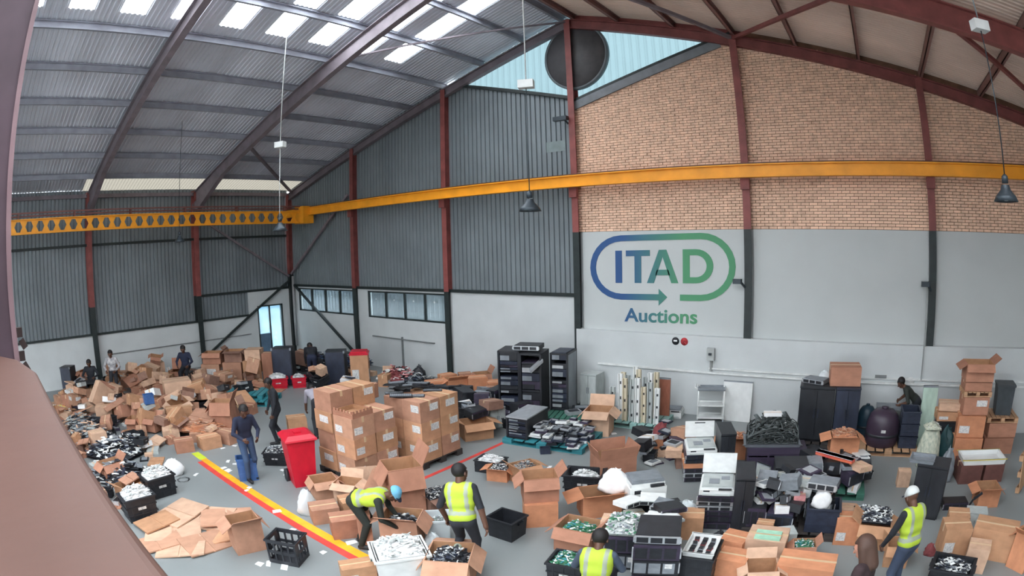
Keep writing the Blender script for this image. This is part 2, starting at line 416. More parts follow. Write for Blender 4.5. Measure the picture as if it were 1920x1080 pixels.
# ------------------------------------------------------------------ near steel beside the lens
tanm = mat('tan_painted_steel', srgb(82, 56, 47), .5, var=.08, scale=3, bump=.05, fine=12)
b = MB(); _o = [(.1, -.8), (.1, .124), (-1.82, .124), (-2.12, .075), (-2.36, -.04), (-2.45, -.2), (-2.45, -.8)]
b.add([(CAM.x+px, CAM.y+py, CAM.z-.62) for px, py in _o]+[(CAM.x+px, CAM.y+py, CAM.z-.295) for px, py in _o], [tuple(range(6, -1, -1)), tuple(range(7, 14))]+[(i, (i+1) % 7, (i+1) % 7+7, i+7) for i in range(7)])
nb = b.obj('steel_beam', tanm)
mod = nb.modifiers.new('round', 'BEVEL'); mod.width = .02; mod.segments = 4; mod.limit_method = 'ANGLE'
tag(nb, 'tan painted steel beam running close under the lens', 'beam')
nc = empty('steel_post', (CAM.x-2.62, CAM.y-.06, 0)); tag(nc, 'dark red steel post rising at the left border beyond the tan beam', 'post')
MB().box((-.12, -.5, 0), (.12, .125, 8.6)).obj('web_box', mat('shaded_plum_steel', srgb(74, 58, 66), .6, var=.15), nc)  # shade on the web put into its darker colour
MB().box((-.14, .125, 0), (.14, .150, 8.6)).obj('edge_flange', mat('lit_pink_steel', srgb(122, 98, 102), .5, var=.15), nc)  # lit edge of the post painted as a lighter flange colour
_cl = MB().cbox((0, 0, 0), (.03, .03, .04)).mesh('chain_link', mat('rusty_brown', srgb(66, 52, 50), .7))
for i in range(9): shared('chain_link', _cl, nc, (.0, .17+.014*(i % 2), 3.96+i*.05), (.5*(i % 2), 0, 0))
# ------------------------------------------------------------------ crane
rw = MB(); yb = -.38
rw.box((.3, yb-.11, HT-.03), (29.95, yb+.11, HT)); rw.box((.3, yb-.11, HB), (29.95, yb+.11, HB+.03)); rw.box((.3, yb-.02, HB+.03), (29.95, yb+.02, HT-.03))
rwo = empty('runway_beam', (0, 0, 0)); tag(rwo, 'long yellow runway beam crossing in front of the gable columns', 'crane beam')
rw.obj('girder', YEL, rwo)
for i in range(1, 6):
    MB().box((i*S-.12, yb+.1, HB-.28), (i*S+.12, -.16, HB)).obj('bracket', RED, rwo)
MB().box((.3, yb-.03, HT), (29.95, yb+.03, HT+.04)).obj('crane_rail', mat('dark_rail_steel', srgb(90, 62, 48), .5), rwo)
cr = empty('crane_girder', (2.0, 0, 5.82)); tag(cr, 'yellow castellated crane girder hung along the far left wall', 'crane girder')
y0, y1, hh = -.7, -24.0, .52
g = MB(); g.box((-.1, y1, 0), (.1, y0, .035)); g.box((-.1, y1, hh-.035), (.1, y0, hh))
P = .47; y = y0-.1
while y > y1+P:
    a, c = y, y-P; m_ = hh/2
    # web post between two hexagonal openings
    hw, hs = .172, .075
    for (t0, t1) in ((0, 1),):
        poly = [(a, .035), (a-.0, .035)]
    g.prism([(-(a-P/2)-P/2+hs-.0, .08), (-(a-P/2)+P/2-hs, .08), (-(a-P/2)+P/2-hw, m_), (-(a-P/2)+P/2-hs, hh-.08), (-(a-P/2)-P/2+hs, hh-.08), (-(a-P/2)-P/2+hw, m_)], -.01, .01, 0, Matrix(((0, 1, 0, 0), (-1, 0, 0, 0), (0, 0, 1, 0), (0, 0, 0, 1))))
    y -= P
g.box((-.01, y1, .035), (.01, y0, .082)); g.box((-.01, y1, hh-.085), (.01, y0, hh-.035))
g.obj('castellated_web', YEL, cr)
MB().box((-.35, y0-.05, -.02), (.35, y0+.5, .72)).obj('end_carriage', YEL, cr)
for _x, _z in ((-.055, hh+.07), (.065, hh+.17)): MB().box((_x-.03, y1, _z), (_x+.03, y0, _z+.055)).obj('cable_track', mat('brown_track', srgb(120, 78, 72), .6), cr)
_hg = MB().box((-.1, -.03, hh), (.1, .03, hh+.2)).mesh('track_hanger', mat('brown_track', srgb(120, 78, 72), .6))
for q in range(9): shared('track_hanger', _hg, cr, (0, -1.5-q*2.4, 0))

LOGO_A=(0.0156649,-0.0001060,-1.86478)
LOGO_B=(0.0002242,-0.0142881,10.77652)

# clutter table: kind, x, y, z, turn, tilt, tilt, width, depth, height, look, label, group
PH=["near the far wall end","by the grey scrap jumble","beside the black cable jumble","among the black and white parts","just behind the second paper tote","hard against the tan beam","by the clear floor patch","by the nearest paper tote","by the teal pallets","along the far white wall","near the dark jacketed sitter","near the printed shirt person","by the wall brace stack","between sitter and teal pallets","by the tipped flat carton","near the clear floor patch","by the largest tan carton","by the orange scraps","by the tall open carton","by the stooping person","by the blue bundle","by the brace carton stack","behind the red topped carton","below the barred windows","between the two speakers","by the open door","by the orange carton row","near the device pallet","before the leftmost rack","behind the grey cabinet end","before the middle rack","by the maroon bundle","by the rear machine stack","behind the pinkish carton","under the stick filled carton","at the aisle corner","in the middle of the green pallet","by the strip panel","by the big black cabinets","by the front stack rows","amid the mixed rows","by the navy crate"]
LAB=["dark pallet under the tallest wall of stacked cartons","dark pallet under the carton stack beside the red floor line","brown carton in the bottom layer of the tallest pallet, inner front","brown carton in the bottom layer of the tallest pallet, inner back","brown carton in the bottom layer of the tallest pallet, outer front","brown carton in the bottom layer of the tallest pallet, outer back","brown carton in the second layer of the tallest pallet, inner front","brown carton in the second layer of the tallest pallet, inner back","brown carton in the second layer of the tallest pallet, outer front","brown carton in the second layer of the tallest pallet, outer back","brown carton in the third layer of the tallest pallet, inner front","brown carton in the third layer of the tallest pallet, inner back","brown carton in the third layer of the tallest pallet, outer front","brown carton in the third layer of the tallest pallet, outer back","top layer carton with folded lid on the tallest pallet, nearer the red bin","top layer carton with folded lid on the tallest pallet, farther from the red bin","open castellated carton tray lying on the tallest pallet","brown labelled carton in the bottom layer of the pallet beside the red line, inner front","brown labelled carton in the bottom layer of the pallet beside the red line, inner back","brown labelled carton in the bottom layer of the pallet beside the red line, outer front","brown labelled carton in the bottom layer of the pallet beside the red line, outer back","brown labelled carton in the middle layer of the pallet beside the red line, inner front","brown labelled carton in the middle layer of the pallet beside the red line, inner back","brown labelled carton in the middle layer of the pallet beside the red line, outer front","brown labelled carton in the middle layer of the pallet beside the red line, outer back","brown labelled carton in the top layer of the pallet beside the red line, inner front","brown labelled carton in the top layer of the pallet beside the red line, inner back","brown labelled carton in the top layer of the pallet beside the red line, outer front","brown labelled carton in the top layer of the pallet beside the red line, outer back","short all black keyboard, bottom of the heap on the carton stack by the red line","long grey keyed keyboard, bottom of the heap on the carton stack by the red line","short grey keyed keyboard, bottom of the heap on the carton stack by the red line","long all black keyboard, bottom of the heap on the carton stack by the red line","long all black keyboard, middle of the heap on the carton stack by the red line","long grey keyed keyboard, top of the heap on the carton stack by the red line","long grey keyed keyboard, middle of the heap on the carton stack by the red line","long all black keyboard, top of the heap on the carton stack by the red line","short grey keyed keyboard, top of the heap on the carton stack by the red line","short all black keyboard, top of the heap on the carton stack by the red line","small green and white printed carton standing between the carton stacks","tall open brown carton standing behind the worker in the blue cap","brown carton tipped on its edge against the tall open carton","loose flap sheet leaning on the carton behind the blue cap","brown carton with raised lid beside the red bin","open carton with hanging flaps right behind the carton by the red bin","low closed carton on the edge of the yellow line below the red bin","closed carton with lifted lid next to the bending worker","closed carton nearest the yellow line beside the bending worker","narrow upright carton beside the legs of the bending worker","large open carton the bending worker is reaching into","jumbled dark parts inside the carton of the bending worker","open carton of dark and white parts behind the walking worker","black and white parts heaped in the carton behind the walking worker","clear plastic tub of grey parts beside the walking worker","grey parts inside the clear plastic tub","white tub of shredded paper at the bottom of the picture","shredded paper and chips heaped in the white tub","open carton of dark cables in front of the walking worker","dark cables filling the open carton in front of the walking worker","low carton at the end of the yellow line","clear plastic bag slumped between the red bin and the cartons","clear plastic bag slumped below the carton of the bending worker","tall red wheelie bin with closed lid","black plastic tote of mixed waste behind the red bin","pale mixed waste heaped in the tote behind the red bin","blue plastic crate leaning at the legs of the worker in dark blue","empty black vented crate alone on the floor by the yellow line","flattened cardboard sheet in the floor spread, at the beam side corner","flattened cardboard sheet in the floor spread, at the front middle","flattened cardboard sheet in the floor spread, at the front by the upright carton","flattened cardboard sheet in the floor spread, lying under the big sheet","flattened cardboard sheet in the floor spread, beside the upright carton","flattened cardboard sheet in the floor spread, by the nearest paper tote","flattened cardboard sheet in the floor spread, largest and topmost","flattened cardboard sheet in the floor spread, topmost next to the upright carton","flattened cardboard sheet in the floor spread, at the back of the spread","upright carton with raised flaps at the end of the flattened sheets","black tote heaped with white paper nearest the beam","crumpled white paper heaped in the tote nearest the beam","black tote of white paper behind the nearest paper tote","crumpled white paper heaped in the second tote","white plastic bag resting behind the paper totes","loop of thin black cable on the floor beside the paper tote","brown carton leaning beside the paper totes at the beam","open dark-mouthed carton with a torn flap beside the beam","upright tan carton standing against the beam","jumble of black cables and white strips beside the paper totes","jumble of black and white plastic parts in the front heap","jumble of grey scrap behind the plastic parts in the front heap","black and white cables at the aisle side of the front heap","grey scrap in the rear of the front heap","mixed wrapping scraps at the wall end of the front heap","large carton at the base of the stack beside the wall brace","large carton beside the base of the wall brace stack","large carton standing under the two dark topped cartons","wide carton on the stack beside the wall brace, mouth open","dark edged open carton topping the stack by the wall brace","closed carton topping the stack nearest the speaker","tall narrow pinkish carton beside the speaker","orange brown carton behind the printed-shirt person","upright tan carton behind the orange brown carton","largest tan carton in the middle of the main heap","reddish carton leaning on the largest tan carton","wide carton lying before the largest tan carton","large flat carton tipped up on its corner in the main heap","brown carton tilted beside the tipped carton","carton standing on end at the edge of the green floor patch","orange carton in the front of the main heap","low carton at the front edge of the main heap","low reddish carton beside the lime floor tape","tall open carton beside the worker in dark blue","open carton with folded flaps behind the tall open carton","carton between the two dark dressed workers","small blue crate in the middle of the main heap","torn orange packaging scraps at the front of the main heap","dark upright loudspeaker by the far white wall","dark table in front of the seated person by the wall column","tall black cabinet speaker standing before the open door","tall black cabinet speaker beside the red topped carton","tall tan carton with a red lid cloth","red plastic lid lying on the tall tan carton","teal pallet behind the dark dressed workers","second teal pallet stacked on the teal pallet","red plastic tote behind the black hooded worker, filled with white cups","white plastic cups heaped in the red tote","red plastic tote beside the cup filled tote","white wrapping in the second red tote","blue and dark clothing like bundle in the corner heap","dark and blue tangle in the middle of the corner heap","dark red tangle of cables against the wall under the barred window","dark metal scrap behind the keyboard heap","dark rounded waste bag on the scrap by the white wall","leftmost orange carton of the row against the white wall","second orange carton of the row against the white wall","third orange carton of the row against the white wall","taller reddish carton at the back of the orange row","rightmost orange carton of the row beside the black racks","orange carton stacked on the row against the white wall","small carton stacked on the orange row beside the racks","pale upright board beside the orange row","open carton with folded flaps below the black computer heap","light grey cabinet end below the black computer heap","black cable tangle on the computer heap before the racks","tall black server rack standing leftmost of the three","tall black server rack in the middle, silver unit hanging out","tall grey sided server rack nearest the black column","silver edged rack unit lying across the tops of the racks","pale grey low cupboard beside the racks against the wall","blue edged pallet covered with flat black devices","black cube rack with silver top at the end of the device pallet","black device, bottom layer on the blue edged pallet, near edge, middle","grey device, bottom layer on the blue edged pallet, near edge, middle","navy device, bottom layer on the blue edged pallet, wall edge, middle","white device, bottom layer on the blue edged pallet, wall edge, rack end","silver device, second layer on the blue edged pallet, wall edge, rack end","purple black device, bottom layer on the blue edged pallet, near edge, rack end","black device, bottom layer on the blue edged pallet, wall edge, rack end","grey device, bottom layer on the blue edged pallet, wall edge, carton end","navy device, bottom layer on the blue edged pallet, wall edge, carton end","white device, second layer on the blue edged pallet, near edge, rack end","silver device, bottom layer on the blue edged pallet, near edge, middle","purple black device, bottom layer on the blue edged pallet, wall edge, rack end","black device, second layer on the blue edged pallet, near edge, rack end","silver device, second layer on the blue edged pallet, wall edge, middle","black device, second layer on the blue edged pallet, wall edge, middle","grey device, second layer on the blue edged pallet, wall edge, middle","navy device, bottom layer on the blue edged pallet, near edge, middle","white device, second layer on the blue edged pallet, wall edge, carton end","silver device, second layer on the blue edged pallet, near edge, rack end","purple black device, bottom layer on the blue edged pallet, near edge, carton end","navy device, second layer on the blue edged pallet, wall edge, rack end","white device, bottom layer on the blue edged pallet, near edge, carton end","purple black device, second layer on the blue edged pallet, wall edge, rack end","grey device, bottom layer on the blue edged pallet, near edge, carton end","navy device, second layer on the blue edged pallet, wall edge, middle","white device, second layer on the blue edged pallet, wall edge, middle","purple black device, second layer on the blue edged pallet, near edge, rack end","purple black device, second layer on the blue edged pallet, near edge, middle","black device, second layer on the blue edged pallet, wall edge, rack end","navy device, second layer on the blue edged pallet, near edge, middle","white device, second layer on the blue edged pallet, wall edge, rack end","silver device, second layer on the blue edged pallet, wall edge, carton end","navy device, second layer on the blue edged pallet, near edge, carton end","white device, second layer on the blue edged pallet, near edge, middle","purple black device, second layer on the blue edged pallet, wall edge, middle","black device, second layer on the blue edged pallet, near edge, middle","purple black device, second layer on the blue edged pallet, near edge, carton end","grey device, second layer on the blue edged pallet, wall edge, rack end","navy device, second layer on the blue edged pallet, wall edge, carton end","purple black device, second layer on the blue edged pallet, wall edge, carton end","black device, second layer on the blue edged pallet, near edge, carton end","silver device, second layer on the blue edged pallet, near edge, middle","grey device, second layer on the blue edged pallet, wall edge, carton end","black device, second layer on the blue edged pallet, wall edge, carton end","grey device, second layer on the blue edged pallet, near edge, middle","dark blue box at the front corner of the device pallet","open brown carton at the far end of the device pallet","green edged pallet below the racks","pale teal pallet against the wall left of the rails","silver laptop lying open on the teal pallet","black device with a white top on the teal pallet","blue grey device on the teal pallet edge","black desk lamp like arm sticking up from the teal pallet","pale pallet carrying the upright metal rails","grey upright rail, first in the front row on the pale pallet","white upright rail, second in the front row on the pale pallet","beige upright rail, third in the front row on the pale pallet","grey upright rail, fourth in the front row on the pale pallet","white upright rail, fifth in the front row on the pale pallet","beige upright rail, sixth in the front row on the pale pallet","grey upright rail, seventh in the front row on the pale pallet","white upright rail, eighth in the front row on the pale pallet","beige upright rail, first in the back row on the pale pallet","grey upright rail, second in the back row on the pale pallet","white upright rail, third in the back row on the pale pallet","beige upright rail, fourth in the back row on the pale pallet","grey upright rail, fifth in the back row on the pale pallet","white upright rail, sixth in the back row on the pale pallet","beige upright rail, seventh in the back row on the pale pallet","red brown board standing behind the upright rails","small white printer on the floor by the wall","white three shelf trolley against the white wall","white panel leaning against the wall beside the trolley","maroon cloth bundle beside the rails pallet","orange carton with a crumpled front below the maroon bundle","small pale plate beside the maroon bundle","large open pinkish carton behind the black crate of papers","dark scraps at the bottom of the large pinkish carton","black crate holding white paper beside the large pinkish carton","white papers inside the black crate","black edged crate of white parts near the red line","white parts in the black edged crate","small open carton of dark discs beside the black edged crate","dark discs in the small open carton","open carton of metal parts right of the disc carton","metal parts in the open carton by the disc carton","closed orange carton at the base of the double carton stack","open orange carton on top of the double carton stack","empty black lipped tub beside the walking worker","black machine, bottom up in the rear machine stack","black machine, second up in the rear machine stack","black machine, third up in the rear machine stack","flat orange carton layer inside the rear machine stack","purple black machine, bottom above the orange carton in the rear stack","purple black machine, second above the orange carton in the rear stack","white opened machine on the rear machine stack","white panel with a slot standing up on the rear stack","tall black cabinet beside the rear machine stack","black machine, bottom up in the front machine stack","black machine, second up in the front machine stack","black machine, third up in the front machine stack","black machine, fourth up in the front machine stack","black machine, fifth up in the front machine stack","black machine, sixth up in the front machine stack","white opened machine on the front machine stack","white panel without a slot standing up on the front stack","tall black cabinet beside the front machine stack","grey wedge shaped panel leaning behind the front stack","open carton of brown wrapping behind the front machine stack","brown wrapping heaped in the carton behind the front stack","low dark crate platform under the white printer","orange open carton holding a white bag beside the white printer","white plastic bag bulging out of the orange carton","white office printer with a grey glass top","small white carton below the white printer","green black strip shaped unit below the printer","white flat machine, first from the bottom of the pile beside the white printer","white flat machine, second from the bottom of the pile beside the white printer","white flat machine, third from the bottom of the pile beside the white printer","white flat machine, fourth from the bottom of the pile beside the white printer","white flat machine, fifth from the bottom of the pile beside the white printer","white flat machine, sixth from the bottom of the pile beside the white printer","white flat machine, seventh from the bottom of the pile beside the white printer","crumpled clear wrapped bundle beside the front machine stack","plain brown carton below the crumpled clear bundle","grey boards and circuit scraps under the white flat machines","black unit with a white sticker, bottom up in the nearest black stack","black unit with a white sticker, second up in the nearest black stack","black unit with a white sticker, third up in the nearest black stack","silver lined unit topping the nearest black stack","black cabinet unit, bottom up beside the nearest black stack","black cabinet unit, second up beside the nearest black stack","tall black crate under the white tray of phones","white tray of dark red phones on the black crate","dark red phone in the white tray, outer column, first from its near end","black phone in the white tray, outer column, second from its near end","grey phone in the white tray, outer column, third from its near end","dark red phone in the white tray, outer column, last from its near end","black phone in the white tray, middle column, first from its near end","grey phone in the white tray, middle column, second from its near end","dark red phone in the white tray, middle column, third from its near end","black phone in the white tray, middle column, last from its near end","grey phone in the white tray, inner column, first from its near end","dark red phone in the white tray, inner column, second from its near end","black phone in the white tray, inner column, third from its near end","grey phone in the white tray, inner column, last from its near end","dark mouthed open carton of green boards behind the seated worker","green circuit boards and white cups in the carton behind the seated worker","dark crate of teal parts beside the seated worker","teal plastic parts in the crate beside the seated worker","narrow tan carton standing behind the seated worker","grey boards and white scrap on the second black stack","black cable scrap between the printer bench and the black stacks","grey flat machine on the circuit scraps","white flat machine tilted on the circuit scraps","black flat machine beside the circuit scraps","white flat machine on the floor before the printer bench","wide dark purple crate below the cable tangle","grey tray of parts on the wide dark crate","tall tangle of dark cables and plugs on the grey tray","white box lying at the front of the cable tangle","dark pallet below the big black cabinets","big black cabinet, wider of the two by the wall","big blue black cabinet under the top carton","dark flat device on the big black cabinet","brown carton on top of the big black cabinets","clear plastic wrap beside the top carton","wooden pallet under the dark drum and navy crates","large dark dome topped drum on the wooden pallet","smaller teal dark drum behind the dome topped drum","navy crate, bottom of the stack beside the dark drum","navy crate, middle of the stack beside the dark drum","navy crate, top of the stack beside the dark drum","grey work table behind the dark drum","tall woven bag of pale shredded paper","pale green clear sheet standing behind the woven bag","dark crate cabinet wrapped in teal plastic","teal plastic wrap hanging on the dark cabinet","low brown carton on the dark wrapped cabinet","flat tan carton topping the dark wrapped cabinet","orange carton at the foot of the tall carton tower","orange wrapped carton second in the tall carton tower","carton with a green sticker third in the tall carton tower","small wooden pallet between the tower cartons","flat red brown carton fourth in the tall carton tower","open carton with raised flap topping the tall carton tower","pinkish carton below the pallet of the grey bin","second pinkish carton below the pallet of the grey bin","wooden pallet carrying the dark grey bin","dark grey square bin on top of the pallet","clear wrap scraps before the carton tower","dark brown carton under the white tray","second dark brown carton under the white tray","white and yellow plastic tray lying on the dark brown cartons","green pallet below the circuit board heap","orange and red strip shaped panel across the circuit board heap","orange carton bristling with sticks on the circuit board heap","brown sticks and wrap bristling from the orange carton","rounded black machine standing behind the junk rows","dark pallet below the mixed machine rows","black desktop machine at the back corner of the mixed rows","grey black desktop machine in the back of the mixed rows","dark machine with a white strip in the mixed rows","black machine at the front corner of the mixed rows","purple black machine in the front of the mixed rows","navy crate with white front labels beside the mixed rows","white packet on the mixed machine rows","pink box standing on the mixed machine rows","crumpled white sheet on the mixed machine rows","grey blue flat machine at the end of the mixed rows","orange carton left of the cable junk carton","pale carton standing on the orange carton","open brown carton heaped with cable junk","black and white cable junk heaped in the open brown carton","metal scrap heaped behind the cable junk carton","long tan carton with a pale sheet on top","mint green folder lying on the long tan carton","small tan carton left of the long tan carton","tan carton at the bottom edge beside the phone tray","open pale carton at the bottom edge","wide orange carton at the bottom edge","black bag tied shut behind the long tan carton","grey plastic housing on the floor behind the green strapped carton","slim upright tan carton behind the long carton","small open carton with green straps","green straps in the small open carton","open carton between the long haired worker and the pale capped worker","brown carton with an open lid alone on the right floor","wooden pallet standing on edge at the right border","tan carton beside the black cabinet of the pale capped worker","black cabinet behind the pale capped worker","grey tray on the black cabinet behind the pale capped worker","round grey sack beside the black cabinet","dark metal frame on the floor behind the pale capped worker","black folding arm leaning on a grey case","grey plastic case beside the brown carton stack","brown carton behind the tilted brown carton","tilted brown carton beside the pale capped worker","large wide brown carton at the lower right","small tan carton before the large wide brown carton","orange carton with black tape at the lower right corner","small red bag beside the pale capped worker","black crate of scrap at the bottom right edge","black and white scrap in the crate at the bottom right","scrap of white paper on the grey floor before the lime tape","scrap of white paper on the grey floor beside the worker in dark blue","scrap of white paper on the grey floor between the red bin and the waste tote","scrap of white paper on the grey floor around the empty vented crate","scrap of white paper on the grey floor along the yellow tape line","scrap of white paper on the grey floor near the device pallet"]
GRP=["cartons on the tallest pallet","cartons on the pallet beside the red line","keyboards heaped on the carton stack","flattened sheets on the floor","front heap sheets","front heap trays","front heap packages","front heap devices","front heap open cartons","front heap cartons","main heap devices","main heap cartons","main heap trays","main heap sheets","main heap packages","main heap open cartons","corner heap cartons","corner heap bundles","corner heap trays","corner heap devices","computer heap machines","computer heap parts","computer heap trays","computer heap cartons","computer heap packages","devices on the blue edged pallet","upright metal rails on the pale pallet","low middle heap packages","low middle heap cartons","low middle heap machines","low middle heap trays","low middle heap devices","rear machine stack","rear machine stack upper","front machine stack","white flat machines beside the printer","nearest black stack","black stack beside the nearest","phones in the white tray","navy crate stack","green pallet modules","green pallet machines","green pallet devices","mixed row devices","mixed row packages","mixed row machines","paper scraps on the floor"]
